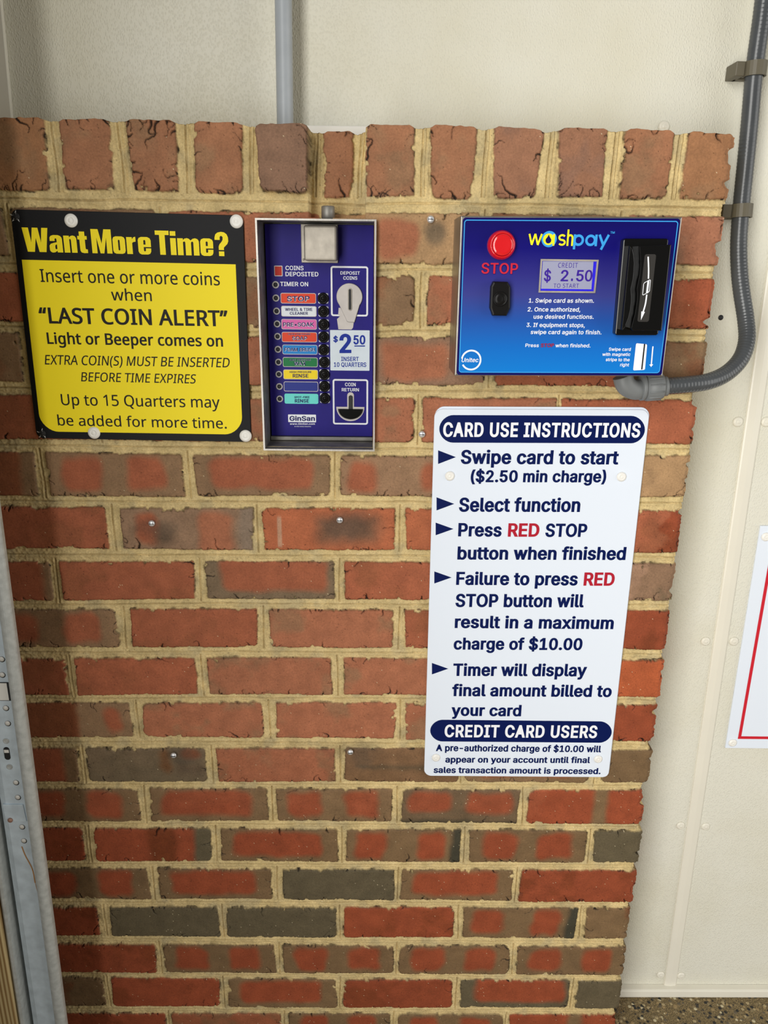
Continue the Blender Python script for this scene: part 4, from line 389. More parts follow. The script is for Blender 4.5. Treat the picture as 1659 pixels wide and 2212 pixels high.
def mat(name, rgb, rough=0.5, metal=0.0, bump=0.0, scale=200.0, vary=0.0, vscale=30.0, spec=0.5, stretch=(1, 1, 1), detail=3.0, dist=0.001, coat=0.0):
    m = bpy.data.materials.new(name)
    m.use_nodes = True
    nt = m.node_tree
    p = nt.nodes['Principled BSDF']
    p.inputs['Base Color'].default_value = lin(rgb)
    p.inputs['Roughness'].default_value = rough
    p.inputs['Metallic'].default_value = metal
    p.inputs['Specular IOR Level'].default_value = spec
    p.inputs['Coat Weight'].default_value = coat
    if bump or vary:
        tc = nt.nodes.new('ShaderNodeTexCoord')
        mp = nt.nodes.new('ShaderNodeMapping')
        mp.inputs['Scale'].default_value = stretch
        nt.links.new(tc.outputs['Object'], mp.inputs['Vector'])
    if bump:
        n = nt.nodes.new('ShaderNodeTexNoise')
        n.inputs['Scale'].default_value = scale
        n.inputs['Detail'].default_value = detail
        nt.links.new(mp.outputs['Vector'], n.inputs['Vector'])
        b = nt.nodes.new('ShaderNodeBump')
        b.inputs['Strength'].default_value = bump
        b.inputs['Distance'].default_value = dist
        nt.links.new(n.outputs['Fac'], b.inputs['Height'])
        nt.links.new(b.outputs['Normal'], p.inputs['Normal'])
    if vary:
        n2 = nt.nodes.new('ShaderNodeTexNoise')
        n2.inputs['Scale'].default_value = vscale
        n2.inputs['Detail'].default_value = 5.0
        nt.links.new(mp.outputs['Vector'], n2.inputs['Vector'])
        r = nt.nodes.new('ShaderNodeMapRange')
        r.inputs['From Min'].default_value = 0.3
        r.inputs['From Max'].default_value = 0.7
        r.inputs['To Min'].default_value = 1.0 - vary
        r.inputs['To Max'].default_value = 1.0 + vary
        nt.links.new(n2.outputs['Fac'], r.inputs['Value'])
        h = nt.nodes.new('ShaderNodeHueSaturation')
        h.inputs['Color'].default_value = lin(rgb)
        nt.links.new(r.outputs['Result'], h.inputs['Value'])
        nt.links.new(h.outputs['Color'], p.inputs['Base Color'])
    return m

M = {}
M['white_board'] = mat('white_sign_board', (225, 233, 245), 0.35, spec=0.12)
M['black_board'] = mat('black_sign_board', (21, 21, 23), 0.42, spec=0.12, bump=0.08, scale=900)
M['yellow'] = mat('yellow_print', (248, 226, 36), 0.4, spec=0.12)
M['black_print'] = mat('black_print', (34, 32, 30), 0.45, spec=0.12)
M['navy_print'] = mat('navy_print', (7, 24, 80), 0.4, spec=0.12)
M['red_print'] = mat('red_print', (176, 34, 52), 0.4, spec=0.12)
M['white_print'] = mat('white_print', (238, 240, 246), 0.4, spec=0.12)
M['white_plastic'] = mat('white_plastic', (238, 236, 230), 0.35)
M['purple_blue'] = mat('purple_blue_face', (40, 32, 124), 0.4, spec=0.12, vary=0.05, vscale=60)
M['steel'] = mat('brushed_stainless_steel', (160, 156, 150), 0.42, 1.0, bump=0.12, scale=300, vary=0.16, vscale=45, stretch=(1, 1, .15))
M['dark_steel'] = mat('dull_stainless_steel', (142, 139, 133), 0.55, 0.7, bump=0.1, scale=260, vary=0.3, vscale=40)
M['hood_steel'] = mat('worn_satin_steel', (176, 169, 158), 0.55, 0.7, bump=0.1, scale=300, vary=0.14, vscale=70)
M['zinc'] = mat('zinc_plated_screw', (228, 229, 232), 0.4, 0.6)
M['galvanized'] = mat('galvanized_steel', (206, 220, 230), 0.48, 0.1, bump=0.12, scale=90, vary=0.13, vscale=55, spec=0.6)
M['galvanized_lip'] = mat('weathered_galvanized_steel', (184, 187, 184), 0.55, 0.15, bump=0.2, scale=160, vary=0.14, vscale=110, spec=0.5)
M['dark_gap'] = mat('dark_opening_shade', (24, 24, 26), 0.6)  # flat near-black painted in for the shade inside holes and slots
M['black_plastic'] = mat('black_plastic', (22, 21, 21), 0.3, spec=0.15)
M['gloss_black'] = mat('glossy_black_plastic', (9, 9, 9), 0.14, spec=0.4)
M['label_black'] = mat('charcoal_label', (52, 50, 48), 0.5, spec=0.15)
M['grey_pvc'] = mat('grey_pvc', (118, 121, 122), 0.42, spec=0.35, vary=0.05, vscale=40)
M['pipe_grey'] = mat('painted_grey_pipe', (164, 170, 176), 0.4, spec=0.45, vary=0.06, vscale=40)
M['conduit'] = mat('grey_flexible_jacket', (70, 73, 76), 0.24, spec=0.5, vary=0.12, vscale=30)
M['clip'] = mat('olive_grey_clip', (92, 86, 70), 0.5)
M['red_gloss'] = mat('glossy_red_plastic', (216, 22, 30), 0.14, spec=0.6, coat=0.5)
M['cream_trim'] = mat('cream_trim', (226, 222, 208), 0.35, vary=0.02, vscale=12)
M['stain_print'] = mat('bare_worn_metal', (188, 182, 178), 0.5, 0.3, vary=0.06, vscale=80)
M['ring_white'] = mat('ring_grey_white', (205, 203, 205), 0.4)
M['led_dark'] = mat('dark_lens', (62, 62, 66), 0.35, spec=0.15)
M['red_lens'] = mat('red_lens', (190, 46, 30), 0.4, spec=0.15)
M['sticker'] = mat('pale_sticker', (214, 226, 236), 0.4, vary=0.04, vscale=60)
M['sticker_blue'] = mat('sticker_blue', (24, 50, 156), 0.45, spec=0.15)
M['cyan_print'] = mat('cyan_print', (60, 160, 230), 0.4, spec=0.15)
M['logo_yellow'] = mat('logo_yellow', (252, 238, 40), 0.4, spec=0.15)
M['stop_red'] = mat('stop_red_print', (196, 40, 62), 0.4, spec=0.15)
M['deep_navy'] = mat('deep_navy_print', (14, 12, 90), 0.35, spec=0.15)
M['pill_red'] = mat('pill_red', (224, 74, 46), 0.4, spec=0.15)
M['pill_white'] = mat('pill_white', (228, 234, 240), 0.4, spec=0.15)
M['pill_pink'] = mat('pill_pink', (222, 106, 174), 0.4, spec=0.15)
M['pill_blue'] = mat('pill_blue', (36, 134, 208), 0.4, spec=0.15)
M['pill_green'] = mat('pill_green', (30, 122, 70), 0.4, spec=0.15)
M['pill_yellow'] = mat('pill_yellow', (246, 218, 40), 0.4, spec=0.15)
M['pill_navy'] = mat('pill_navy', (44, 56, 140), 0.4, spec=0.15)
M['pill_aqua'] = mat('pill_aqua', (110, 220, 212), 0.4, spec=0.15)
M['print_indigo'] = mat('indigo_print', (30, 26, 96), 0.4, spec=0.15)

def link(nt, a, b):
    nt.links.new(a, b)

def lcd_mat(name, rgb, strength):
    m = mat(name, rgb, 0.25)
    p = m.node_tree.nodes['Principled BSDF']
    p.inputs['Emission Color'].default_value = lin(rgb)
    p.inputs['Emission Strength'].default_value = strength
    return m
M['lcd_blue'] = lcd_mat('lcd_blue_border', (40, 30, 200), 0.35)
M['lcd_lit'] = lcd_mat('lcd_backlit_grey', (150, 152, 178), 0.12)
M['lcd_text'] = mat('lcd_segments', (58, 28, 150), 0.3)

def decal_material():
    # printed navy-to-sky-blue fade of the terminal's face sheet
    m = bpy.data.materials.new('blue_fade_print')
    m.use_nodes = True
    nt = m.node_tree
    p = nt.nodes['Principled BSDF']
    p.inputs['Roughness'].default_value = 0.35
    p.inputs['Specular IOR Level'].default_value = 0.15
    tc = nt.nodes.new('ShaderNodeTexCoord')
    sep = nt.nodes.new('ShaderNodeSeparateXYZ')
    ramp = nt.nodes.new('ShaderNodeValToRGB')
    link(nt, tc.outputs['Generated'], sep.inputs[0])
    link(nt, sep.outputs['Z'], ramp.inputs['Fac'])
    e = ramp.color_ramp.elements
    e[0].position, e[0].color = 0.0, lin((16, 122, 208))
    e[1].position, e[1].color = 1.0, lin((14, 10, 92))
    for pos, c in ((0.18, (20, 106, 194)), (0.36, (36, 82, 166)), (0.52, (58, 64, 140)), (0.66, (46, 44, 128)), (0.82, (18, 14, 112))):
        n = e.new(pos)
        n.color = lin(c)
    link(nt, ramp.outputs['Color'], p.inputs['Base Color'])
    return m
M['decal'] = decal_material()

def brick_material():
    m = bpy.data.materials.new('brick_and_mortar')
    m.use_nodes = True
    nt = m.node_tree
    p = nt.nodes['Principled BSDF']
    p.inputs['Specular IOR Level'].default_value = 0.25
    at = nt.nodes.new('ShaderNodeAttribute')
    at.attribute_name = 'pigment'
    tc = nt.nodes.new('ShaderNodeTexCoord')
    n1 = nt.nodes.new('ShaderNodeTexNoise')
    n1.inputs['Scale'].default_value = 420
    n1.inputs['Detail'].default_value = 4
    n1.inputs['Roughness'].default_value = 0.7
    link(nt, tc.outputs['Object'], n1.inputs['Vector'])
    n3 = nt.nodes.new('ShaderNodeTexNoise')
    n3.inputs['Scale'].default_value = 38
    n3.inputs['Detail'].default_value = 6
    link(nt, tc.outputs['Object'], n3.inputs['Vector'])
    r1 = nt.nodes.new('ShaderNodeMapRange')
    r1.inputs['From Min'].default_value, r1.inputs['From Max'].default_value = 0.3, 0.7
    r1.inputs['To Min'].default_value, r1.inputs['To Max'].default_value = 0.8, 1.2
    link(nt, n1.outputs['Fac'], r1.inputs['Value'])
    r3 = nt.nodes.new('ShaderNodeMapRange')
    r3.inputs['From Min'].default_value, r3.inputs['From Max'].default_value = 0.3, 0.7
    r3.inputs['To Min'].default_value, r3.inputs['To Max'].default_value = 0.85, 1.14
    link(nt, n3.outputs['Fac'], r3.inputs['Value'])
    mul = nt.nodes.new('ShaderNodeMath')
    mul.operation = 'MULTIPLY'
    link(nt, r1.outputs['Result'], mul.inputs[0])
    link(nt, r3.outputs['Result'], mul.inputs[1])
    h = nt.nodes.new('ShaderNodeHueSaturation')
    link(nt, at.outputs['Color'], h.inputs['Color'])
    link(nt, mul.outputs[0], h.inputs['Value'])
    link(nt, h.outputs['Color'], p.inputs['Base Color'])
    rr_ = nt.nodes.new('ShaderNodeMapRange')
    rr_.inputs['To Min'].default_value, rr_.inputs['To Max'].default_value = 0.72, 0.92
    link(nt, at.outputs['Alpha'], rr_.inputs['Value'])
    link(nt, rr_.outputs['Result'], p.inputs['Roughness'])
    b = nt.nodes.new('ShaderNodeBump')
    b.inputs['Distance'].default_value = 0.0012
    bs = nt.nodes.new('ShaderNodeMapRange')
    bs.inputs['To Min'].default_value, bs.inputs['To Max'].default_value = 0.25, 0.6
    link(nt, at.outputs['Alpha'], bs.inputs['Value'])
    link(nt, bs.outputs['Result'], b.inputs['Strength'])
    link(nt, n1.outputs['Fac'], b.inputs['Height'])
    link(nt, b.outputs['Normal'], p.inputs['Normal'])
    return m
M['brick'] = brick_material()

def panel_material():
    m = mat('cream_embossed_panel', (220, 216, 202), 0.42, spec=0.3)
    nt = m.node_tree
    p = nt.nodes['Principled BSDF']
    tc = nt.nodes.new('ShaderNodeTexCoord')
    mp = nt.nodes.new('ShaderNodeMapping')
    mp.inputs['Scale'].default_value = (1.4, 1.0, 0.75)
    link(nt, tc.outputs['Object'], mp.inputs['Vector'])
    n = nt.nodes.new('ShaderNodeTexVoronoi')
    n.feature = 'SMOOTH_F1'
    n.inputs['Smoothness'].default_value = 0.35
    n.inputs['Scale'].default_value = 360
    n.inputs['Randomness'].default_value = 1.0
    link(nt, mp.outputs['Vector'], n.inputs['Vector'])
    rp = nt.nodes.new('ShaderNodeMapRange')
    rp.interpolation_type = 'SMOOTHSTEP'
    rp.inputs['From Min'].default_value, rp.inputs['From Max'].default_value = 0.0, 0.62
    rp.inputs['To Min'].default_value, rp.inputs['To Max'].default_value = 1.0, 0.0
    link(nt, n.outputs['Distance'], rp.inputs['Value'])
    b = nt.nodes.new('ShaderNodeBump')
    b.inputs['Strength'].default_value = 0.45
    b.inputs['Distance'].default_value = 0.0011
    link(nt, rp.outputs['Result'], b.inputs['Height'])
    link(nt, b.outputs['Normal'], p.inputs['Normal'])
    n2 = nt.nodes.new('ShaderNodeTexNoise')
    n2.inputs['Scale'].default_value = 5
    n2.inputs['Detail'].default_value = 6
    link(nt, tc.outputs['Object'], n2.inputs['Vector'])
    ra = nt.nodes.new('ShaderNodeValToRGB')
    ra.color_ramp.elements[0].position, ra.color_ramp.elements[0].color = 0.3, lin((211, 207, 188))
    ra.color_ramp.elements[1].position, ra.color_ramp.elements[1].color = 0.62, lin((220, 218, 205))
    link(nt, n2.outputs['Fac'], ra.inputs['Fac'])
    link(nt, ra.outputs['Color'], p.inputs['Base Color'])
    return m
M['panel'] = panel_material()

def floor_material():
    m = mat('exposed_aggregate_concrete', (120, 105, 80), 0.7)
    nt = m.node_tree
    p = nt.nodes['Principled BSDF']
    tc = nt.nodes.new('ShaderNodeTexCoord')
    v = nt.nodes.new('ShaderNodeTexVoronoi')
    v.inputs['Scale'].default_value = 130
    link(nt, tc.outputs['Object'], v.inputs['Vector'])
    ra = nt.nodes.new('ShaderNodeValToRGB')
    ra.color_ramp.interpolation = 'CONSTANT'
    e = ra.color_ramp.elements
    e[0].position, e[0].color = 0.0, lin((38, 36, 32))
    e[1].position, e[1].color = 0.22, lin((150, 128, 88))
    for pos, c in ((0.36, (96, 86, 70)), (0.5, (168, 150, 112)), (0.68, (60, 54, 46)), (0.76, (132, 116, 84)), (0.9, (196, 184, 150))):
        e.new(pos).color = lin(c)
    sp = nt.nodes.new('ShaderNodeSeparateColor')
    link(nt, v.outputs['Color'], sp.inputs[0])
    link(nt, sp.outputs[0], ra.inputs['Fac'])
    n = nt.nodes.new('ShaderNodeTexNoise')
    n.inputs['Scale'].default_value = 500
    n.inputs['Detail'].default_value = 4
    link(nt, tc.outputs['Object'], n.inputs['Vector'])
    r = nt.nodes.new('ShaderNodeValToRGB')
    r.color_ramp.elements[0].position, r.color_ramp.elements[0].color = 0.35, lin((58, 48, 32))
    r.color_ramp.elements[1].position, r.color_ramp.elements[1].color = 0.7, lin((158, 136, 92))
    link(nt, n.outputs['Fac'], r.inputs['Fac'])
    mr = nt.nodes.new('ShaderNodeMapRange')
    mr.inputs['From Min'].default_value, mr.inputs['From Max'].default_value = 0.36, 0.44
    mr.inputs['To Min'].default_value, mr.inputs['To Max'].default_value = 0.0, 1.0
    link(nt, v.outputs['Distance'], mr.inputs['Value'])
    mx = nt.nodes.new('ShaderNodeMix')
    mx.data_type = 'RGBA'
    link(nt, mr.outputs['Result'], mx.inputs[0])
    link(nt, ra.outputs['Color'], mx.inputs[6])
    link(nt, r.outputs['Color'], mx.inputs[7])
    link(nt, mx.outputs[2], p.inputs['Base Color'])
    b = nt.nodes.new('ShaderNodeBump')
    b.inputs['Strength'].default_value = 0.7
    b.inputs['Distance'].default_value = 0.003
    b.invert = True
    link(nt, v.outputs['Distance'], b.inputs['Height'])
    link(nt, b.outputs['Normal'], p.inputs['Normal'])
    return m
M['floor'] = floor_material()

def wood_material():
    m = mat('weathered_wood', (176, 146, 96), 0.6)
    nt = m.node_tree
    p = nt.nodes['Principled BSDF']
    tc = nt.nodes.new('ShaderNodeTexCoord')
    mp = nt.nodes.new('ShaderNodeMapping')
    mp.inputs['Scale'].default_value = (16, 16, 1.1)
    link(nt, tc.outputs['Object'], mp.inputs['Vector'])
    w_ = nt.nodes.new('ShaderNodeTexWave')
    w_.inputs['Scale'].default_value = 3.2
    w_.inputs['Distortion'].default_value = 5.0
    w_.inputs['Detail'].default_value = 4
    w_.inputs['Detail Scale'].default_value = 0.8
    link(nt, mp.outputs['Vector'], w_.inputs['Vector'])
    ra = nt.nodes.new('ShaderNodeValToRGB')
    ra.color_ramp.elements[0].color = lin((140, 108, 62))
    ra.color_ramp.elements[1].color = lin((206, 184, 136))
    link(nt, w_.outputs['Fac'], ra.inputs['Fac'])
    link(nt, ra.outputs['Color'], p.inputs['Base Color'])
    return m
M['wood'] = wood_material()

# ------------------------------------------------------------------ mesh helpers
def tag(o, label=None, cat=None, group=None, kind=None):
    if label: o['label'] = label
    if cat: o['category'] = cat
    if group: o['group'] = group
    if kind: o['kind'] = kind
    return o

ROOT = {}
def thing(name, loc, label, cat, group=None):
    o = bpy.data.objects.new(name, None)
    o.empty_display_size = 0.02
    COL.objects.link(o)
    o.location = loc
    ROOT[o.name] = Vector(loc)
    return tag(o, label, cat, group)

class MB:
    """Collects prisms, lathes, tubes and flat print into one mesh."""
    def __init__(self):
        self.bm = bmesh.new()

    def face(self, pts, mi=0, smooth=False):
        vs = [self.bm.verts.new(p) for p in pts]
        f = self.bm.faces.new(vs)
        f.material_index = mi
        f.smooth = smooth
        return f

    def prism(self, poly, y0, y1, mi=0, bevel=0.0, seg=2):
        """poly: (x, z) outline; y0 is the face nearest the viewer."""
        b = bmesh.new()
        fr = [b.verts.new((x, y0, z)) for x, z in poly]
        bk = [b.verts.new((x, y1, z)) for x, z in poly]
        n = len(poly)
        f0 = b.faces.new(fr)
        b.faces.new(bk[::-1])
        for i in range(n):
            b.faces.new((fr[i], bk[i], bk[(i + 1) % n], fr[(i + 1) % n]))
        bmesh.ops.recalc_face_normals(b, faces=b.faces[:])
        if bevel:
            es = [e for e in f0.edges]
            bmesh.ops.bevel(b, geom=es, offset=bevel, segments=seg, profile=0.5, affect='EDGES')
        return self._merge(b, mi)

    def box(self, x0, x1, y0, y1, z0, z1, mi=0, bevel=0.0, seg=2):
        b = bmesh.new()
        bmesh.ops.create_cube(b, size=1)
        for v in b.verts:
            v.co = Vector(((x0 + x1) / 2 + v.co.x * (x1 - x0), (y0 + y1) / 2 + v.co.y * (y1 - y0), (z0 + z1) / 2 + v.co.z * (z1 - z0)))
        if bevel:
            bmesh.ops.bevel(b, geom=b.edges[:], offset=bevel, segments=seg, profile=0.5, affect='EDGES')
        return self._merge(b, mi)

    def lathe(self, prof, center, axis=(0, -1, 0), seg=32, mi=0, smooth=True, cap=True):
        """prof: (radius, height along axis) from the far end to the near end."""
        b = bmesh.new()
        q = Vector((0, 0, 1)).rotation_difference(Vector(axis))
        c = Vector(center)
        rings = []
        for r, h in prof:
            if r < 1e-7:
                rings.append([b.verts.new(c + q @ Vector((0, 0, h)))])
            else:
                rings.append([b.verts.new(c + q @ Vector((r * math.cos(2 * math.pi * i / seg), r * math.sin(2 * math.pi * i / seg), h))) for i in range(seg)])
        for a, d in zip(rings, rings[1:]):
            for i in range(seg):
                j = (i + 1) % seg
                if len(a) == 1 and len(d) == 1: continue
                if len(a) == 1: f = b.faces.new((a[0], d[i], d[j]))
                elif len(d) == 1: f = b.faces.new((a[i], a[j], d[0]))
                else: f = b.faces.new((a[i], a[j], d[j], d[i]))
                f.smooth = smooth
        if cap:
            for ring in (rings[0], rings[-1]):
                if len(ring) > 1: b.faces.new(ring)
        bmesh.ops.recalc_face_normals(b, faces=b.faces[:])
        return self._merge(b, mi)

    def tube(self, path, r, seg=20, mi=0, ridge=0.0, pitch=0.004, cap=True):
        pts = [Vector(p) for p in path]
        b = bmesh.new()
        rings = []
        t0 = (pts[1] - pts[0]).normalized()
        nrm = t0.orthogonal().normalized()
        s = 0.0
        for i, p in enumerate(pts):
            t = (pts[min(i + 1, len(pts) - 1)] - pts[max(i - 1, 0)]).normalized()
            nrm = (nrm - t * nrm.dot(t)).normalized()
            bn = t.cross(nrm)
            if i: s += (p - pts[i - 1]).length
            k = r + ridge * (0.5 + 0.5 * math.cos(2 * math.pi * s / pitch))
            rings.append([b.verts.new(p + (nrm * math.cos(2 * math.pi * j / seg) + bn * math.sin(2 * math.pi * j / seg)) * k) for j in range(seg)])
        for a, d in zip(rings, rings[1:]):
            for j in range(seg):
                f = b.faces.new((a[j], a[(j + 1) % seg], d[(j + 1) % seg], d[j]))
                f.smooth = True
        if cap:
            b.faces.new(rings[0])
            b.faces.new(rings[-1])
        bmesh.ops.recalc_face_normals(b, faces=b.faces[:])
        return self._merge(b, mi)

    def flat(self, loops, y, mi=0):
        """Printed shape: one outline (plus holes) in the plane y, facing the viewer."""
        vs = [[Vector((p[0], p[1], 0)) for p in l] for l in loops]
        flatl = [p for l in vs for p in l]
        bv = [self.bm.verts.new((p.x, y, p.y)) for p in flatl]
        for t in tessellate_polygon(vs):
            a, b_, c = (flatl[i] for i in t)
            ar = (b_.x - a.x) * (c.y - a.y) - (c.x - a.x) * (b_.y - a.y)
            if abs(ar) < 1e-14: continue
            t = t if ar > 0 else t[::-1]
            try:
                f = self.bm.faces.new([bv[i] for i in t])
                f.material_index = mi
            except ValueError:
                pass

    def stroke(self, pts, wdt, y, mi=0, closed=False):
        self.layer = getattr(self, 'layer', 0) + 1
        y -= self.layer * 2e-5
        P = [Vector((p[0], p[1])) for p in pts]
        n = len(P)
        L, R_ = [], []
        for i in range(n):
            a = P[(i - 1) % n] if (closed or i > 0) else None
            c = P[(i + 1) % n] if (closed or i < n - 1) else None
            d1 = (P[i] - a).normalized() if a is not None else None
            d2 = (c - P[i]).normalized() if c is not None else None
            d1 = d1 or d2
            d2 = d2 or d1
            n1, n2 = Vector((-d1.y, d1.x)), Vector((-d2.y, d2.x))
            m_ = n1 + n2
            m_ = m_ / max(m_.dot(m_) / 2, 0.35)
            L.append(P[i] + m_ * wdt / 2)
            R_.append(P[i] - m_ * wdt / 2)
        rng = range(n if closed else n - 1)
        for i in rng:
            j = (i + 1) % n
            self.face([(q.x, y, q.y) for q in (R_[i], R_[j], L[j], L[i])], mi)

    def _merge(self, b, mi):
        for f in b.faces: f.material_index = mi
        me = bpy.data.meshes.new('tmp')
        b.to_mesh(me)
        b.free()
        k = len(self.bm.faces)
        self.bm.from_mesh(me)
        bpy.data.meshes.remove(me)
        self.bm.faces.ensure_lookup_table()
        for f in self.bm.faces[k:]: f.material_index = mi
        return self

    def build(self, name, mats, parent=None, label=None, origin=None):
        me = bpy.data.meshes.new(name)
        if parent is not None:
            r = parent
            while r.parent: r = r.parent
            off = ROOT[r.name]
        else:
            if origin is None:
                co = [v.co for v in self.bm.verts]
                origin = tuple((min(c[i] for c in co) + max(c[i] for c in co)) / 2 for i in range(3))
            off = Vector(origin)
        bmesh.ops.translate(self.bm, verts=self.bm.verts[:], vec=-off)
        self.bm.to_mesh(me)
        self.bm.free()
        for m_ in (mats if isinstance(mats, (list, tuple)) else [mats]):
            me.materials.append(M[m_] if isinstance(m_, str) else m_)
        o = bpy.data.objects.new(name, me)
        COL.objects.link(o)
        if parent is not None:
            o.parent = parent
        else:
            o.location = off
            ROOT[o.name] = Vector(off)
        if label: o['label'] = label
        return o

def copy_part(src, parent, shift):
    """A repeat of a part: shares its mesh, moved by shift."""
    c = src.copy()
    COL.objects.link(c)
    c.parent = parent
    c.location = src.location + Vector(shift)
    for ch in list(src.children):
        d = ch.copy()
        COL.objects.link(d)
        d.parent = c
    return c

def rounded(q, r, n=6, corners=(1, 1, 1, 1)):
    """Rounds the corners of the outline q (a list of (x, z))."""
    out = []
    k = len(q)
    for i in range(k):
        p = Vector(q[i]); a = Vector(q[i - 1]); c = Vector(q[(i + 1) % k])
        if k == 4 and not corners[i]:
            out.append(tuple(p)); continue
        rr_ = min(r, (a - p).length * 0.49, (c - p).length * 0.49)
        s, e = p + (a - p).normalized() * rr_, p + (c - p).normalized() * rr_
        for j in range(n + 1):
            t = j / n
            w_ = 0.62  # rational weight close to a circular arc
            den = (1 - t) ** 2 + 2 * t * (1 - t) * w_ + t * t
            out.append(tuple((s * (1 - t) ** 2 + p * 2 * t * (1 - t) * w_ + e * t * t) / den))
    return out

def disc(c, r, n=28):
    return [(c[0] + r * math.cos(2 * math.pi * i / n), c[1] + r * math.sin(2 * math.pi * i / n)) for i in range(n)]

def inset(q, d):
    c = Vector((sum(p[0] for p in q) / len(q), sum(p[1] for p in q) / len(q)))
    w_ = max(p[0] for p in q) - min(p[0] for p in q)
    h_ = max(p[1] for p in q) - min(p[1] for p in q)
    return [(c.x + (p[0] - c.x) * (1 - 2 * d / w_), c.y + (p[1] - c.y) * (1 - 2 * d / h_)) for p in q]

def bbox(q):
    return min(p[0] for p in q), max(p[0] for p in q), min(p[1] for p in q), max(p[1] for p in q)

def smooth_path(pts, n=10):
    P = [Vector(p) for p in pts]
    P = [P[0] * 2 - P[1]] + P + [P[-1] * 2 - P[-2]]
    out = []
    for i in range(1, len(P) - 2):
        for j in range(n):
            t = j / n
            out.append(0.5 * ((2 * P[i]) + (P[i + 1] - P[i - 1]) * t + (2 * P[i - 1] - 5 * P[i] + 4 * P[i + 1] - P[i + 2]) * t * t + (3 * P[i] - P[i - 1] - 3 * P[i + 1] + P[i + 2]) * t ** 3))
    out.append(P[-2])
    return out

# ------------------------------------------------------------------ lettering
_cache = {}
def glyph(font, ch):
    k = (font, ch)
    if k not in _cache:
        t = GLYPHS[font][ch].split(' ')
        loops = []
        for s in t[1:]:
            v = [int(a) / 1000 for a in s.split(',')]
            loops.append([(v[i], v[i + 1]) for i in range(0, len(v), 2)])
        _cache[k] = (int(t[0]) / 1000, loops)
    return _cache[k]

def signed_area(l):
    return 0.5 * sum(l[i][0] * l[(i + 1) % len(l)][1] - l[(i + 1) % len(l)][0] * l[i][1] for i in range(len(l)))

def inside(pt, l):
    x, y = pt
    c = False
    for i in range(len(l)):
        (x0, y0), (x1, y1) = l[i], l[i - 1]
        if (y0 > y) != (y1 > y) and x < (x1 - x0) * (y - y0) / (y1 - y0) + x0: c = not c
    return c

def thicken(l, ox, oy, sg):
    out = []
    n = len(l)
    for i in range(n):
        a, p, c = Vector(l[i - 1]), Vector(l[i]), Vector(l[(i + 1) % n])
        d1, d2 = (p - a).normalized(), (c - p).normalized()
        m_ = Vector((d1.y, -d1.x)) + Vector((d2.y, -d2.x))
        m_ = m_ * 2 / max(m_.dot(m_), 0.5)
        out.append((p.x + sg * m_.x * ox, p.y + sg * m_.y * oy))
    return out

def put_text(mb, line, y, font='grotesque', mi=0, weight=(0, 0), shear=0.0, spacing=0.0):
    """Sets one line of lettering so that it spans x0..x1 with the given cap height."""
    txt, x0, x1, z0, z1, cap = line[:6]
    H = [p for l in glyph(font, 'H')[1] for p in l]
    capu = max(p[1] for p in H) + weight[1]
    x = 0.0
    items = []
    for ch in txt:
        adv, loops = glyph(font, ch)
        if loops:
            big = max(loops, key=lambda l: abs(signed_area(l)))
            sg = 1 if signed_area(big) > 0 else -1
            if weight[0] or weight[1]: loops = [thicken(l, weight[0], weight[1], sg) for l in loops]
            items.append([[(p[0] + x + shear * p[1], p[1]) for p in l] for l in loops])
        x += adv + spacing + 2 * weight[0] * 0.8
    xs = [p[0] for g in items for l in g for p in l]
    a, b = min(xs), max(xs)
    sx = (x1 - x0) / (b - a)
    sy = cap / capu
    for g in items:
        ls = [[(x0 + (p[0] - a) * sx, z0 + (z1 - z0) * ((p[0] - a) / (b - a)) + p[1] * sy) for p in l] for l in g]
        ls.sort(key=lambda l: -abs(signed_area(l)))
        used = set()
        for i, l in enumerate(ls):
            if i in used: continue
            grp = [l]
            for j in range(i + 1, len(ls)):
                if j not in used and inside(ls[j][0], l):
                    grp.append(ls[j]); used.add(j)
            mb.flat(grp, y, mi)

def lettering(lines, y, material, parent, font='grotesque', name='lettering', label=None, **kw):
    mb = MB()
    for l in lines: put_text(mb, l, y, font, **kw)
    return mb.build(name, material, parent, label)

# ------------------------------------------------------------------ the brick pier
def vnoise(X, Z, cell, seed):
    rng = np.random.RandomState(seed)
    n = 1024
    T = rng.rand(n, n).astype(np.float32)
    u, v = X / cell + 300, Z / cell + 300
    iu, iv = np.floor(u).astype(int), np.floor(v).astype(int)
    fu, fv = (u - iu), (v - iv)
    fu = fu * fu * (3 - 2 * fu)
    fv = fv * fv * (3 - 2 * fv)
    iu0, iv0, iu1, iv1 = iu % n, iv % n, (iu + 1) % n, (iv + 1) % n
    return (T[iu0, iv0] * (1 - fu) + T[iu1, iv0] * fu) * (1 - fv) + (T[iu0, iv1] * (1 - fu) + T[iu1, iv1] * fu) * fv

def fbm(X, Z, cell, seed, oct_=3):
    s, a, t = 0, 1.0, 0
    for i in range(oct_):
        s = s + a * vnoise(X, Z, cell / 2 ** i, seed + 17 * i)
        t += a
        a *= 0.55
    return s / t

def sstep(a, b, x):
    t = np.clip((x - a) / (b - a), 0, 1)
    return t * t * (3 - 2 * t)

def srgb(c):
    return np.array(lin(c)[:3], dtype=np.float32)

RED, PALE, BROWN, GREY, TAN, BURN = srgb((162, 80, 54)), srgb((168, 98, 72)), srgb((134, 106, 80)), srgb((108, 96, 78)), srgb((178, 142, 104)), srgb((78, 66, 56))
ORANGE, DUSK, PURPLE, DRYRED = srgb((184, 94, 60)), srgb((132, 66, 38)), srgb((122, 92, 84)), srgb((162, 88, 66))
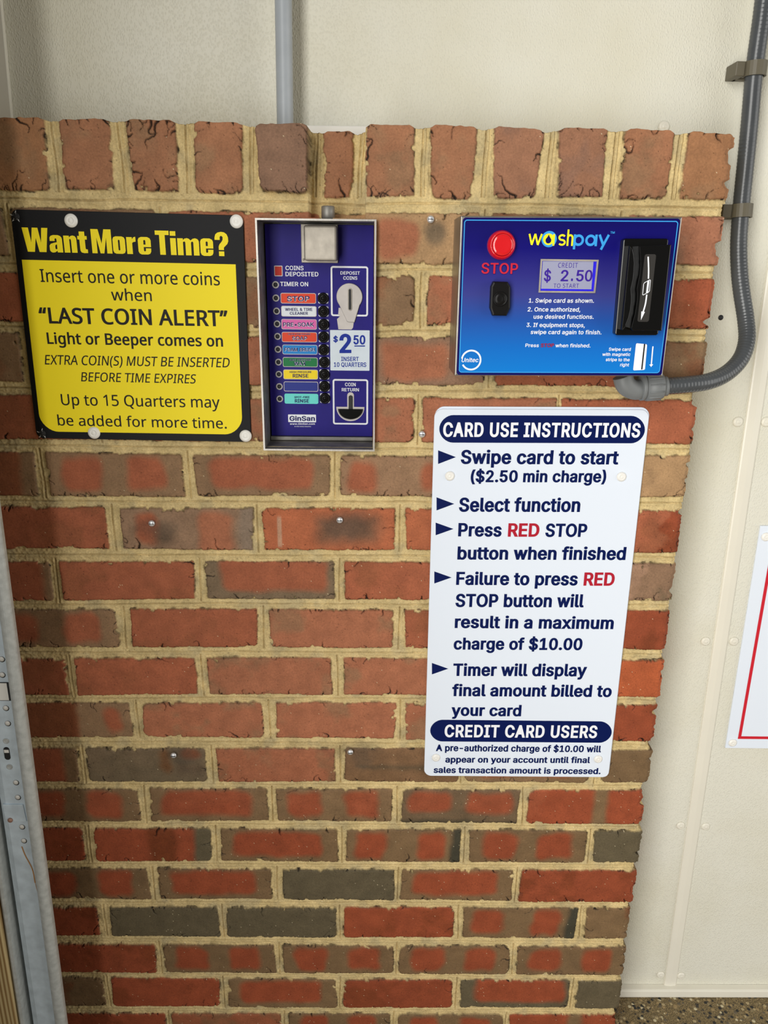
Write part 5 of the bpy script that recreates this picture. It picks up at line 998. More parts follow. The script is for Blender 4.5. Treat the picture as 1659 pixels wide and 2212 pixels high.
# style: base colour, list of (u0, u1, v0, v1, colour); v runs upwards
STYLES = {
 'R': (RED, []), 'Rd': (RED, [(.45, .72, -.2, 1.2, DUSK), (.85, 1.2, -.2, 1.2, GREY)]), 'Rb': (ORANGE, []), 'P': (PALE, []), 'Pr': (PALE, []),
 'B': (BROWN, []), 'Bp': (srgb((160, 112, 92)), []), 'Bl': (BROWN, [(-.2, .82, -.2, 1.2, DUSK)]), 'T': (TAN, []), 'G': (GREY, []), 'G2': (srgb((156, 122, 102)), []),
 'D': (BROWN, [(.1, .41, .12, .96, RED), (.58, .88, .12, .96, RED)]), 'D2': (BROWN, [(-.1, .62, -.1, 1.1, DUSK), (.78, .93, .1, .9, RED)]),
 'Db': (srgb((152, 118, 92)), [(.05, .28, .08, .9, RED), (.58, .95, .08, .9, RED)]), 'De': (BROWN, [(.07, .36, .1, .97, RED), (.6, .86, .08, .95, RED), (.9, 1.2, -.2, 1.2, srgb((74, 70, 60)))]),
 'Dk': (srgb((118, 96, 76)), [(.04, .44, .34, .96, RED), (.54, .95, .3, .96, RED), (-.2, 1.2, -.2, .14, srgb((74, 68, 56)))]), 'Ds': (RED, [(.55, .7, -.2, 1.2, BROWN)]),
 'Dt': (TAN, [(.3, .6, .1, .9, PALE), (.62, .8, .35, .85, GREY)]), 'C': (BROWN, [(.1, .88, .16, .97, RED)]), 'C2': (srgb((140, 108, 90)), [(.3, .75, .05, .9, PALE)]),
 'Cg': (GREY, [(.12, .97, .2, 1.1, RED)]), 'M': (RED, [(.86, 1.2, -.2, 1.2, BROWN)]), 'M2': (RED, [(.78, 1.2, -.2, 1.2, BROWN)]), 'Mr': (BROWN, [(-.2, .5, -.2, 1.2, RED)]),
 'K': (ORANGE, [(.38, .9, .1, .92, BURN)]), 'K2': (srgb((140, 112, 92)), [(.1, .3, .15, .9, RED), (.22, .45, .1, .55, BURN), (.58, .86, -.1, .92, PALE), (.88, 1.2, -.2, 1.2, srgb((132, 118, 106)))]),
 'K3': (srgb((124, 92, 66)), [(.08, .98, .38, .58, srgb((84, 72, 56)))]), 'Gk': (GREY, [(.6, .72, .3, 1.0, srgb((112, 74, 44))), (.72, .99, .2, .6, BURN), (.78, .97, .6, 1.0, DUSK)]),
 'So': (srgb((158, 108, 74)), []), 'Sr': (srgb((158, 104, 76)), []), 'Sp': (srgb((150, 102, 80)), []), 'Sd': (srgb((124, 94, 80)), []),
}

def brick_pier():
    rng = np.random.RandomState(11)
    step = 0.001
    xs = np.arange(-0.52, 0.5, step)
    zs = np.arange(0.764, FLOOR_Z - 0.02, -step)
    X, Z = np.meshgrid(xs, zs)
    X = X.astype(np.float64); Z = Z.astype(np.float64)
    nz, nx = X.shape
    e1 = (vnoise(X, Z, 0.0045, 1) - 0.5) * 0.0008 + (vnoise(X, Z, 0.0017, 2) - 0.5) * 0.0012 + (vnoise(X, Z, 0.022, 3) - 0.5) * 0.0022
    chipn = np.clip(fbm(X, Z, 0.012, 4, 3) - 0.66, 0, 1) * 0.03
    # mortar bed
    Y = 0.0040 + (fbm(X, Z, 0.004, 5, 3) - 0.5) * 0.0026 + (vnoise(X, Z, 0.02, 6) - 0.5) * 0.0016
    c1, c2 = srgb((212, 190, 140)), srgb((190, 168, 118))
    w_ = fbm(X, Z, 0.012, 7, 4)[..., None]
    C = c1 * w_ + c2 * (1 - w_)
    g = sstep(0.55, 0.75, fbm(X, Z, 0.03, 8, 3))[..., None]
    C = C * (1 - 0.35 * g) + srgb((150, 142, 118)) * 0.35 * g
    A = np.ones_like(X)
    # tooled lines along the bed joints
    courses = {}
    lines = np.zeros_like(X)
    for b in BRICKS: courses.setdefault(b[0], []).append(b)
    ks = sorted(courses)
    wob = (vnoise(X, Z * 0.15, 0.05, 9) - 0.5) * 0.0022
    def groove(d, depth=0.0016):
        return depth * 1.7 * np.exp(-(d / 0.0008) ** 2) - 0.0010 * np.exp(-((np.abs(d) - 0.0026) / 0.0014) ** 2)
    prev = None
    for k in ks:
        top = (lambda bs: (lambda x: np.interp(x, [v for b in bs for v in (b[1], b[2])], [v for b in bs for v in (b[3], b[4])])))(courses[k])
        if prev is not None:
            zc = (prev(xs) + top(xs)) / 2
            Y += groove(Z - zc[None, :] + wob)
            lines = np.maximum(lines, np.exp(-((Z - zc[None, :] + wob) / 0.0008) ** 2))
        prev = (lambda bs: (lambda x: np.interp(x, [v for b in bs for v in (b[1], b[2])], [v for b in bs for v in (b[5], b[6])])))(courses[k])
    zc0 = 0.668
    Y += groove(Z - zc0 + wob)
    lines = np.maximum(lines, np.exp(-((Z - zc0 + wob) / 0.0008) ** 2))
    for k in ks:
        bs = courses[k]
        for a, b in zip(bs, bs[1:]):
            xc = (a[2] + b[1]) / 2
            zt, zb = a[4] + 0.004, a[6] - 0.004
            m = (np.abs(X - xc) < 0.01) & (Z < zt) & (Z > zb)
            d = X - xc + (vnoise(X * 0.15, Z, 0.05, 10 + k) - 0.5) * 0.003
            Y += np.where(m, groove(d, 0.002), 0)
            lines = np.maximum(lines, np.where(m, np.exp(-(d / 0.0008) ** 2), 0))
    for qa, qb in zip(SOLDIERS, SOLDIERS[1:]):
        xc = np.interp(Z, [0.66, 0.757], [(qa[6] + qb[4]) / 2, (qa[2] + qb[0]) / 2])
        d = X - xc + (vnoise(X * 0.15, Z, 0.05, 71) - 0.5) * 0.004
        m = (Z > 0.676) & (np.abs(d) < 0.012)
        Y += np.where(m, groove(d, 0.002) + groove(d - 0.0045, 0.0008), 0)
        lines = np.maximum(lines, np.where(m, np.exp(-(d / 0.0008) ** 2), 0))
    # darker tone painted into the tooled lines to deepen their groove shade
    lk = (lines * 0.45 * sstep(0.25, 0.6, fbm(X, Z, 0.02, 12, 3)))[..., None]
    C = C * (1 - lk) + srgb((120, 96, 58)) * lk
    # right-hand end of the pier, row by row
    XE = np.full(nz, 0.4915)
    for b in BRICKS:
        if b[2] > 0.47:
            m = (zs < b[3]) & (zs > b[5])
            XE[m] = b[2]
    s = sol_last = SOLDIERS[-1]
    m = zs > 0.672
    XE[m] = np.interp(zs[m], [s[5 + 2], s[3]], [s[6], s[2]])
    rowsn = vnoise(np.zeros(nz), zs, 0.006, 31) - 0.5
    XE += rowsn * 0.0012 + (vnoise(np.zeros(nz), zs, 0.0022, 32) - 0.5) * 0.0014 - np.clip(vnoise(np.zeros(nz), zs, 0.012, 33) - 0.72, 0, 1) * 0.03
    # top edge, column by column
    tops = []
    for q in SOLDIERS:
        tops += [(q[0] + 0.002, q[1] - 0.002), (q[0] + 0.006, q[1]), (q[2] - 0.006, q[3]), (q[2] - 0.002, q[3] - 0.002)]
        tops += [(q[2] + 0.004, q[3] - 0.0035)]
    tops.sort()
    ZT = np.interp(xs, [t[0] for t in tops], [t[1] for t in tops])
    ZT += (vnoise(xs, np.zeros(nx), 0.006, 34) - 0.5) * 0.0016
    # damp zone low on the pier: colours deeper there
    wet = sstep(-0.05, -0.32, Z + (fbm(X, Z, 0.03, 40, 3) - 0.5) * 0.08)
    diag = sstep(-0.006, 0.006, X - (0.478 + (Z - 0.27) * 0.32) + (fbm(X, Z, 0.022, 41, 3) - 0.5) * 0.05) * sstep(0.29, 0.26, Z)
    diag = np.maximum(diag, sstep(0.45, 0.46, X) * sstep(0.43, 0.44, Z) * sstep(0.6, 0.58, Z) * 0.6)  # further darker patch at the pier end beside the card terminal
    deep = np.clip(np.maximum(wet, diag), 0, 1)

    def lay(b, edges, style, yoff, soldier=False):
        xl0, xl1, xr0, xr1, zt0, zt1, zb0, zb1 = edges   # left edge at top/bottom, right edge at top/bottom, heights left/right
        x0, x1 = min(xl0, xl1) - 0.004, max(xr0, xr1) + 0.004
        z0, z1 = min(zb0, zb1) - 0.004, max(zt0, zt1) + 0.004
        j0, j1 = np.searchsorted(xs, x0), np.searchsorted(xs, x1)
        i0, i1 = np.searchsorted(-zs, -z1), np.searchsorted(-zs, -z0)
        if j1 <= j0 or i1 <= i0: return
        sl = (slice(i0, i1), slice(j0, j1))
        x, z = X[sl], Z[sl]
        tx = (x - (xl0 + xl1) / 2) / ((xr0 + xr1) / 2 - (xl0 + xl1) / 2)
        zt = zt0 + (zt1 - zt0) * tx
        zb = zb0 + (zb1 - zb0) * tx
        v = (z - zb) / (zt - zb)
        xl = xl1 + (xl0 - xl1) * v
        xr = xr1 + (xr0 - xr1) * v
        last = (xr0 + xr1) / 2 > 0.47
        u = (x - xl) / (xr - xl)
        da = np.minimum(x - xl, np.full_like(x, 9.0) if last else xr - x)
        db = np.minimum(z - zb, zt - z + (0.004 if soldier else 0))
        r = 0.002 + rng.rand() ** 2 * 0.010
        d = np.where((da < r) & (db < r), r - np.hypot(np.maximum(r - da, 0), np.maximum(r - db, 0)), np.minimum(da, db))
        sx = rng.rand() * 7
        ne = e1[sl]
        d = d + ne - chipn[sl] * np.where(d < 0.012, 1, 0)
        t = sstep(-0.0004, 0.0011, d)
        face = yoff + rng.uniform(-0.0012, 0.0008) + (tx - 0.5) * rng.uniform(-0.0014, 0.0014) + (v - 0.5) * rng.uniform(-0.001, 0.001)
        face = face + (fbm(x + sx, z, 0.02, 50, 3) - 0.5) * 0.0012 + (1 - sstep(0, 0.0035, d)) * 0.0012
        y = Y[sl] * (1 - t) + face * t
        gap = np.exp(-((d + 0.0002) / 0.0008) ** 2) * sstep(0.5, 0.8, fbm(x, z, 0.011, 51, 2)) * (0.5 + 0.5 * rng.rand())
        y = y + gap * 0.0026
        base, patches = STYLES[style]
        col = np.broadcast_to(base, x.shape + (3,)).copy()
        mott = fbm(x + sx, z, 0.045, 52, 4)
        if style in ('P', 'Pr', 'R', 'Rb', 'Sr', 'So', 'Sp', 'B', 'Bp', 'T', 'G2'):
            alt = {'P': BROWN, 'Pr': RED, 'R': DUSK, 'Rb': RED, 'Sr': BROWN, 'So': BROWN, 'Sp': PURPLE, 'B': DUSK, 'Bp': PALE, 'T': BROWN, 'G2': GREY}[style]
            k = (sstep(0.5, 0.72, mott) * 0.6)[..., None]
            col = col * (1 - k) + alt * k
        un = u + (fbm(x + sx, z, 0.03, 53, 2) - 0.5) * 0.06
        vn = v + (fbm(x + sx, z, 0.03, 54, 2) - 0.5) * 0.16
        hgt = (zt - zb)
        wid = (xr - xl)
        for (u0, u1, v0, v1, pc) in patches:
            soft = 0.009 if pc is not BURN else 0.02
            ax = np.minimum(un - u0, u1 - un) * wid
            az = np.minimum(vn - v0, v1 - vn) * hgt
            rr_ = 0.014
            dd = np.where((ax < rr_) & (az < rr_), rr_ - np.hypot(np.maximum(rr_ - ax, 0), np.maximum(rr_ - az, 0)), np.minimum(ax, az))
            k = sstep(-soft / 2, soft, dd)[..., None]
            if pc is BURN: k = k * 0.8
            col = col * (1 - k) + pc * k
        col = col * (0.93 + 0.14 * rng.rand())
        # dry upper bricks are dusty and paler, the damp ones and the end patch deep
        dp = deep[sl][..., None]
        lum = col.mean(-1, keepdims=True)
        dry = col * 0.76 + srgb((168, 124, 92)) * 0.22
        deep_col = col * np.array([0.82, 0.80, 0.72], dtype=np.float32)
        col = dry * (1 - dp) + deep_col * dp
        # uneven darker tone along the edges, near-black in the seam gaps
        ed = (np.exp(-(d / 0.0016) ** 2) * sstep(0.35, 0.65, vnoise(x, z, 0.006, 55)))[..., None]
        col = col * (1 - 0.6 * ed) + srgb((62, 46, 36)) * 0.6 * ed
        cm = t[..., None]
        Cn = C[sl] * (1 - cm) + col * cm
        gk = np.clip(gap * 1.1, 0, 1)[..., None]
        Cn = Cn * (1 - gk) + srgb((40, 30, 24)) * gk
        C[sl] = Cn
        A[sl] = A[sl] * (1 - t)
        Y[sl] = y
        # cracks, starting at the edges; near-black painted in as their inner shade
        W_, H_ = x1 - x0 - 0.008, z1 - z0 - 0.008
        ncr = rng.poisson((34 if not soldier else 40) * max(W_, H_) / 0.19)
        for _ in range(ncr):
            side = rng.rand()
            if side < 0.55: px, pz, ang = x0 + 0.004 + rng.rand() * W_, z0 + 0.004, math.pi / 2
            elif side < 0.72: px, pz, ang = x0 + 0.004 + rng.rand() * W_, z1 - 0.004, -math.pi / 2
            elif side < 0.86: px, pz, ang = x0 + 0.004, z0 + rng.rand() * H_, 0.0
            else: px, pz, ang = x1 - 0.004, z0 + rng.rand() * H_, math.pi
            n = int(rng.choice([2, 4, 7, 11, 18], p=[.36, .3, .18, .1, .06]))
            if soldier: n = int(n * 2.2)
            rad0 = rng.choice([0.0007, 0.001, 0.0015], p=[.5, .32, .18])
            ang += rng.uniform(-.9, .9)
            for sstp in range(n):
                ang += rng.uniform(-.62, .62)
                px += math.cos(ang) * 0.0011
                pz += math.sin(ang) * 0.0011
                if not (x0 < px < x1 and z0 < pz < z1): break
                rad = rad0 * (1 - 0.75 * sstp / n)
                jj, ii = int(round((px - xs[0]) / step)), int(round((zs[0] - pz) / step))
                for di in (-2, -1, 0, 1, 2):
                    for dj in (-2, -1, 0, 1, 2):
                        a_, b_ = ii + di, jj + dj
                        if 0 <= a_ < nz and 0 <= b_ < nx:
                            q = math.hypot(xs[b_] - px, zs[a_] - pz)
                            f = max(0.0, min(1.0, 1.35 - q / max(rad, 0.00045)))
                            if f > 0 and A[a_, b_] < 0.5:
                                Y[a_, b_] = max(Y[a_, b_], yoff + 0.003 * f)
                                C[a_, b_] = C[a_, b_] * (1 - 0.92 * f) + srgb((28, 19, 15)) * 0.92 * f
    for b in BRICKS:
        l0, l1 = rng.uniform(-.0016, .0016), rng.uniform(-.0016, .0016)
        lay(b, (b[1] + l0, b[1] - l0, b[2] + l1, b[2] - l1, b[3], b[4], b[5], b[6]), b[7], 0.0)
    # notch in the soldier course
    nx0, nx1, nz0 = NOTCH
    mnotch = (X > nx0 - 0.0005) & (X < nx1) & (Z > nz0)
    Y[mnotch] += 0.03
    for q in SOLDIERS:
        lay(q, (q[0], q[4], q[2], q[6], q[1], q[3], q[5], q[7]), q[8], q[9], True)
    # a pale drip and small light flecks
    m = sstep(0.004, 0.002, np.abs(X + 0.0795 + 0.0)) * sstep(0.206, 0.212, Z) * sstep(0.258, 0.25, Z)
    C = C * (1 - 0.6 * m[..., None]) + srgb((190, 160, 136)) * 0.6 * m[..., None]
    fl = rng.rand(nz, nx) < np.where(wet > 0.4, 0.0009, 0.0003)
    C[fl] = srgb((226, 208, 176))
    pr = rng.rand(nz, nx) < 0.0022
    C[pr] *= 0.35
    Y[pr] += 0.0008
    # soot smears from old sign fixings
    for (sx_, sz_) in SCREWS[2:]:
        dd = np.hypot((X - sx_ - 0.012) / 1.6, Z - sz_ + 0.008)
        k = (sstep(0.03, 0.006, dd + (fbm(X, Z, 0.02, 61, 3) - 0.5) * 0.03) * 0.45)[..., None]
        C = C * (1 - k) + srgb((74, 66, 58)) * k
    # rounded right end
    de = XE[:, None] - X
    Y = Y + (1 - sstep(0, 0.006, de)) * 0.003
    Xc = np.minimum(X, XE[:, None])
    Zc = np.minimum(Z, ZT[None, :])
    # back skirts close the pier to the wall panel
    def addcol(a, last): return np.concatenate([a, last], axis=1)
    Xc = np.concatenate([Xc, Xc[:, -1:]], 1); Zc = np.concatenate([Zc, Zc[:, -1:]], 1)
    Y = np.concatenate([Y, np.full((nz, 1), PANEL_Y - 0.001)], 1)
    C = C * (np.array([0.94, 0.97, 0.93]) * (1 - A[..., None]) + 1.04 * A[..., None])
    C = np.concatenate([C, C[:, -1:]], 1); A = np.concatenate([A, A[:, -1:]], 1)
    Xc = np.concatenate([Xc[:1], Xc], 0); Zc = np.concatenate([Zc[:1], Zc], 0)
    Y = np.concatenate([np.full((1, nx + 1), PANEL_Y - 0.001), Y], 0)
    C = np.concatenate([C[:1], C], 0); A = np.concatenate([A[:1], A], 0)
    R_, K_ = Xc.shape
    idx = np.arange(R_ * K_).reshape(R_, K_)
    quads = np.stack([idx[:-1, :-1], idx[1:, :-1], idx[1:, 1:], idx[:-1, 1:]], -1).reshape(-1, 4)
    cx = Xc.reshape(-1)[quads].mean(1); cz = Zc.reshape(-1)[quads].mean(1)
    # opening for the recessed coin box; drop the folded-away cells
    bx0, bx1, bz0, bz1 = bbox(CB_RIM)
    hole = (cx > bx0 + 0.0025) & (cx < bx1 - 0.0035) & (cz > bz0 + 0.0025) & (cz < bz1 - 0.0025)
    ex = np.ptp(Xc.reshape(-1)[quads], axis=1) + np.ptp(Y.reshape(-1)[quads], axis=1)
    ez = np.ptp(Zc.reshape(-1)[quads], axis=1) + np.ptp(Y.reshape(-1)[quads], axis=1)
    keep = ~hole & (ex > 1e-6) & (ez > 1e-6)
    flatq = (np.ptp(Xc.reshape(-1)[quads], axis=1) < 1e-6) & (np.ptp(Zc.reshape(-1)[quads], axis=1) < 1e-6)
    quads = quads[keep & ~flatq]
    me = bpy.data.meshes.new('wall_front')
    nv = R_ * K_
    me.vertices.add(nv)
    me.vertices.foreach_set('co', np.stack([Xc, Y, Zc], -1).astype(np.float32).reshape(-1))
    me.loops.add(quads.size)
    me.loops.foreach_set('vertex_index', quads.astype(np.int32).reshape(-1))
    me.polygons.add(len(quads))
    me.polygons.foreach_set('loop_start', np.arange(0, quads.size, 4, dtype=np.int32))
    me.update(calc_edges=True)
    at = me.color_attributes.new('pigment', 'FLOAT_COLOR', 'POINT')
    at.data.foreach_set('color', np.concatenate([C, A[..., None]], -1).astype(np.float32).reshape(-1))
    me.materials.append(M['brick'])
    o = bpy.data.objects.new('wall_front', me)
    COL.objects.link(o)
    return tag(o, 'red and brown brick pier with sandy mortar and a soldier course on top', 'brick wall', kind='structure')

# ------------------------------------------------------------------ setting
brick_pier()

mb = MB()
mb.face([(-1.2, PANEL_Y, FLOOR_Z), (1.9, PANEL_Y, FLOOR_Z), (1.9, PANEL_Y, 1.7), (-1.2, PANEL_Y, 1.7)])
wall = mb.build('wall_back', 'panel', origin=(0, 0, 0))
tag(wall, 'cream embossed plastic wall panel behind the brick pier', 'wall panel', kind='structure')
for x, z in RIVETS:
    mb = MB()
    mb.lathe([(0.0078, 0), (0.0076, 0.001), (0.0062, 0.0026), (0.004, 0.0034), (0.0036, 0.003), (0.0028, 0.0038), (0, 0.004)], (x, PANEL_Y, z), seg=24)
    mb.build('rivet', 'cream_trim', wall)
mb = MB()
mb.lathe([(0.0038, 0), (0.0036, 0.0006), (0, 0.0007)], (HOLE[0], PANEL_Y, HOLE[1]), seg=16)
mb.build('drill_hole', 'dark_gap', wall, label='small black drill hole')

mb = MB()
_zs = (FLOOR_Z + 0.017, 1.7)
(xa, za), (xb, zb_) = ((STRIP[4][0] + STRIP[5][0]) / 2, STRIP[4][1]), ((STRIP[0][0] + STRIP[1][0]) / 2, STRIP[0][1])
for i in range(1):
    cxl = lambda z: xa + (xb - xa) * (z - za) / (zb_ - za)
    prof = [(-0.0118, 0.0), (-0.0116, -0.0022), (-0.0095, -0.0034), (0.0, -0.0042), (0.0092, -0.0032), (0.0116, -0.0014), (0.0118, 0.0)]
    for (u0, y0), (u1, y1) in zip(prof, prof[1:]):
        mb.face([(cxl(_zs[0]) + u0, PANEL_Y + y0, _zs[0]), (cxl(_zs[0]) + u1, PANEL_Y + y1, _zs[0]), (cxl(_zs[1]) + u1, PANEL_Y + y1, _zs[1]), (cxl(_zs[1]) + u0, PANEL_Y + y0, _zs[1])], smooth=False)
tag(mb.build('trim_1', 'cream_trim'), 'cream vertical seam strip on the wall panel right of the brick pier', 'trim', kind='structure')
mb = MB()
mb.prism([(-0.62, 1.7), (TRIM_TL[0][0] + .008, 1.7), TRIM_TL[0], TRIM_TL[1], (TRIM_TL[1][0] - .003, 0.6), (-0.62, 0.6)], PANEL_Y - 0.007, PANEL_Y - 0.0005, bevel=0.001)
tag(mb.build('trim_2', 'cream_trim'), 'smooth cream trim board at the upper left edge of the wall panel', 'trim', kind='structure')
mb = MB()
x0, x1, z0, z1 = bbox(NOTCH_TRIM)
mb.box(x0 - .01, x1 + .01, PANEL_Y - 0.02, PANEL_Y - 0.001, z0 - .01, z1, bevel=0.001)
tag(mb.build('trim_3', 'white_plastic'), 'white ledge strip behind the notch in the soldier course', 'trim', kind='structure')
mb = MB()
mb.prism([(0.30, BASE_TOP), (1.9, BASE_TOP + .001), (1.9, FLOOR_Z), (0.30, FLOOR_Z)], PANEL_Y - 0.014, PANEL_Y - 0.0005, bevel=0.003)
tag(mb.build('baseboard_back', 'cream_trim'), 'cream base channel along the foot of the wall panel', 'baseboard', kind='structure')
mb = MB()
mb.face([(-3.0, -6, FLOOR_Z), (6, -6, FLOOR_Z), (6, 0.6, FLOOR_Z), (-3.0, 0.6, FLOOR_Z)])
tag(mb.build('floor', 'floor', origin=(0, 0, FLOOR_Z)), 'exposed aggregate concrete floor of the wash bay', 'floor', kind='structure')

# ------------------------------------------------------------------ steel door track and wooden jamb at the left
def lineX(p, q):
    return lambda z: p[0] + (q[0] - p[0]) * (z - p[1]) / (q[1] - p[1])
lipR = lineX(TRACK[0], TRACK[1])
slope = (TRACK[1][0] - TRACK[0][0]) / (TRACK[1][1] - TRACK[0][1])
TYF = -0.12
zT0, zT1 = FLOOR_Z, 1.3
zr = -0.5501
LX = [TRACK[1][0], TRACK[2][0], TRACK[3][0]]      # lip right, web right, web left at height zr
def sheared(x, y, z): return (x + slope * (z - zr), y, z)
root = thing('door_track', (LX[1], TYF, FLOOR_Z), 'galvanized perforated steel door track standing left of the brick pier', 'door track')
def ribbon(mb, prof, mi=0, smooth=True, z0=zT0, z1=zT1):
    for (xA, yA), (xB, yB) in zip(prof, prof[1:]):
        mb.face([sheared(xA, yA, z0), sheared(xB, yB, z0), sheared(xB, yB, z1), sheared(xA, yA, z1)], mi, smooth)
mb = MB()
xr, xw, xl = LX
rl = (xr - xw) / 2
prof = [(xw, TYF), (xw, TYF - 0.004)]
for i in range(13):
    a = math.pi - math.pi * i / 12
    prof.append((xw + rl + rl * math.cos(a), TYF - 0.004 - rl * 0.8 * math.sin(a)))
prof += [(xr - 0.0005, TYF + 0.001), (xr - 0.004, TYF + 0.008), (xr - 0.016, TYF + 0.03)]
ribbon(mb, prof)
mb.build('rolled_lip', 'galvanized_lip', root, 'dull grey rolled edge')
mb = MB()
prof = [(xw + .001, TYF + 0.002), (xl + 0.012, TYF + 0.002), (xl + 0.003, TYF + 0.006), (xl, TYF + 0.012), (xl - 0.002, TYF + 0.03), (xl - 0.006, TYF + 0.036)]
ribbon(mb, prof)
mb.build('web', 'galvanized', root, 'bluish flat steel face with holes')
mb = MB()
prof = [(xl - 0.004, TYF + 0.03), (xl - 0.005, TYF + 0.0), (xl - 0.006, TYF - 0.005), (xl - 0.010, TYF - 0.006), (xl - 0.0135, TYF - 0.003), (xl - 0.0145, TYF + 0.03)]
ribbon(mb, prof)
mb.build('outer_lip', 'galvanized_lip', root)
for x, z in TR_H:
    mb = MB()
    mb.lathe([(0.0036, 0), (0.0036, 0.0004), (0, 0.0005)], (x, TYF + 0.002, z), seg=18)  # flat white disc painted in for the brightness seen through the hole
    mb.lathe([(0.0043, 0.0), (0.0043, 0.0002), (0, 0.00025)], (x + .0003, TYF + 0.002, z - .0004), seg=18, mi=1)  # offset dark disc painted as the shadow at lower right
    mb.build('punched_hole', ['white_plastic', 'dark_gap'], root, 'round hole showing white behind')
def slot_part(cx, cz, w_, h_, name, fill):
    mb = MB()
    q = [(cx - w_ / 2, cz - h_ / 2), (cx + w_ / 2, cz - h_ / 2), (cx + w_ / 2, cz + h_ / 2), (cx - w_ / 2, cz + h_ / 2)]
    mb.prism(rounded(q, 0.0035), TYF + 0.0012, TYF + 0.004)
    if fill:
        a, b_, c, d_ = fill
        mb.prism([(cx + a, cz + b_), (cx + c, cz + b_), (cx + c, cz + d_), (cx + a, cz + d_)], TYF + 0.0008, TYF + 0.003, mi=1)
    return mb.build(name, ['dark_gap', 'white_plastic'], root)
sl = TR_SLOT
slot_part(sl[0][0] - .004, sl[0][1], 0.03, 0.028, 'square_slot', (-0.013, -.013, 0.009, .013))
slot_part(sl[2][0], sl[2][1], 0.0078, 0.02, 'slot', (-.0032, .0015, .0032, .0062))
for i in (3, 4):
    mb = MB()
    mb.lathe([(0.0042, 0), (0.0042, 0.0008), (0.003, 0.0012), (0.003, 0.0004), (0.0018, 0.0004), (0, 0.001)], (sl[i][0], TYF + 0.002, sl[i][1]), seg=20)
    mb.build('rivet', 'galvanized_lip', root)
mb = MB()
mb.prism(rounded([(sl[5][0] - .0155, sl[5][1] - .0145), (sl[5][0] + .014, sl[5][1] - .0145), (sl[5][0] + .0125, sl[5][1] + .0145), (sl[5][0] - .0165, sl[5][1] + .0145)], .001), TYF + 0.0, TYF + 0.003, bevel=0.0006)
mb.build('patch_plate', 'galvanized', root)
mb = MB()
mb.lathe([(0.0036, 0), (0.0036, 0.0015), (0.0026, 0.0026), (0, 0.003)], (sl[6][0], TYF, sl[6][1]), seg=18)
mb.build('rivet', mat('coppery_rivet', (168, 130, 112), 0.45, 0.4), root, 'coppery rivet')
mb = MB()
rust = [(TR_H[7][0] - .004, TR_H[7][1] - .01), (TR_H[7][0] - .001, TR_H[7][1] - .026), (TR_H[7][0] + .006, TR_H[7][1] - .05), (TR_H[7][0] + .007, TR_H[7][1] - .075)]
mb.stroke(smooth_path([(a, b_, 0) for a, b_ in rust], 5), 0.0017, TYF + 0.0016)
rust2 = [rust[-1], (rust[-1][0] + .004, rust[-1][1] - .05), (rust[-1][0] + .0075, rust[-1][1] - .09), (rust[-1][0] + .006, rust[-1][1] - .11)]
mb.stroke(smooth_path([(a, b_, 0) for a, b_ in rust2], 5), 0.0007, TYF + 0.0016)
mb.build('rust_streak', mat('orange_rust', (176, 126, 72), 0.8), root, 'orange rust drip')

mb = MB()
b = [sheared(xl - 0.0155, 0, zT0), sheared(xl - 0.0155, 0, -0.02)]
mb.prism([(xl - 0.16 + slope * (zT0 - zr), zT0), (b[0][0], zT0), (b[1][0], -0.02), (xl - 0.16 + slope * (1.3 - zr), 1.3), (xl - 0.17, 1.3)][:4], TYF - 0.007, TYF + 0.06, bevel=0.003)
tag(mb.build('trim_4', 'wood'), 'weathered wooden door jamb left of the steel door track', 'door jamb', kind='structure')

# ------------------------------------------------------------------ pipe and conduit
(px0, pz0), (px1, pz1), pw = PIPE
mb = MB()
mb.tube([(px0 + (px0 - px1) * 5, 0.06, pz0 + (pz0 - pz1) * 5), (px0, 0.06, pz0), (px1, 0.06, pz1), (px1 - .0004, 0.06, pz1 - 0.06)], pw / 2 * 0.96, seg=28)
tag(mb.build('rigid_pipe', 'pipe_grey'), 'straight grey pipe running down the wall into the top of the brick pier', 'pipe')

root = thing('flexible_conduit', (CONDUIT[1][0], CONDUIT[1][1], CONDUIT[1][2]), 'ribbed grey flexible conduit curving from the card terminal up the wall', 'conduit')
mb = MB()
path = smooth_path(CONDUIT[1:], 40)
mb.tube(path, 0.0108, seg=24, ridge=0.00035, pitch=0.0046)
mb.build('hose', 'conduit', root)
mb = MB()
el = smooth_path(ELBOW + [CONDUIT[1]], 8)
mb.tube(el, 0.0128, seg=24)
mb.build('elbow_fitting', 'grey_pvc', root, 'smooth grey elbow fitting')
d_ = (Vector(CONDUIT[2]) - Vector(CONDUIT[0])).normalized()
mb = MB()
mb.lathe([(0.012, -0.004), (0.0172, -0.0035), (0.0172, 0.001), (0.0155, 0.0012), (0.0155, 0.003), (0.0178, 0.0032), (0.0174, 0.022), (0.0165, 0.0245), (0.0115, 0.025)], Vector(CONDUIT[0]) - d_ * 0.004, axis=d_, seg=36)
for k in range(12):
    a = 2 * math.pi * k / 12
    n1 = d_.orthogonal().normalized(); n2 = d_.cross(n1)
    cpt = Vector(CONDUIT[0]) + d_ * 0.008 + (n1 * math.cos(a) + n2 * math.sin(a)) * 0.0174
    mb.tube([cpt - d_ * 0.008, cpt + d_ * 0.011], 0.0011, seg=6)
mb.build('compression_nut', 'grey_pvc', root, 'ribbed grey nut')

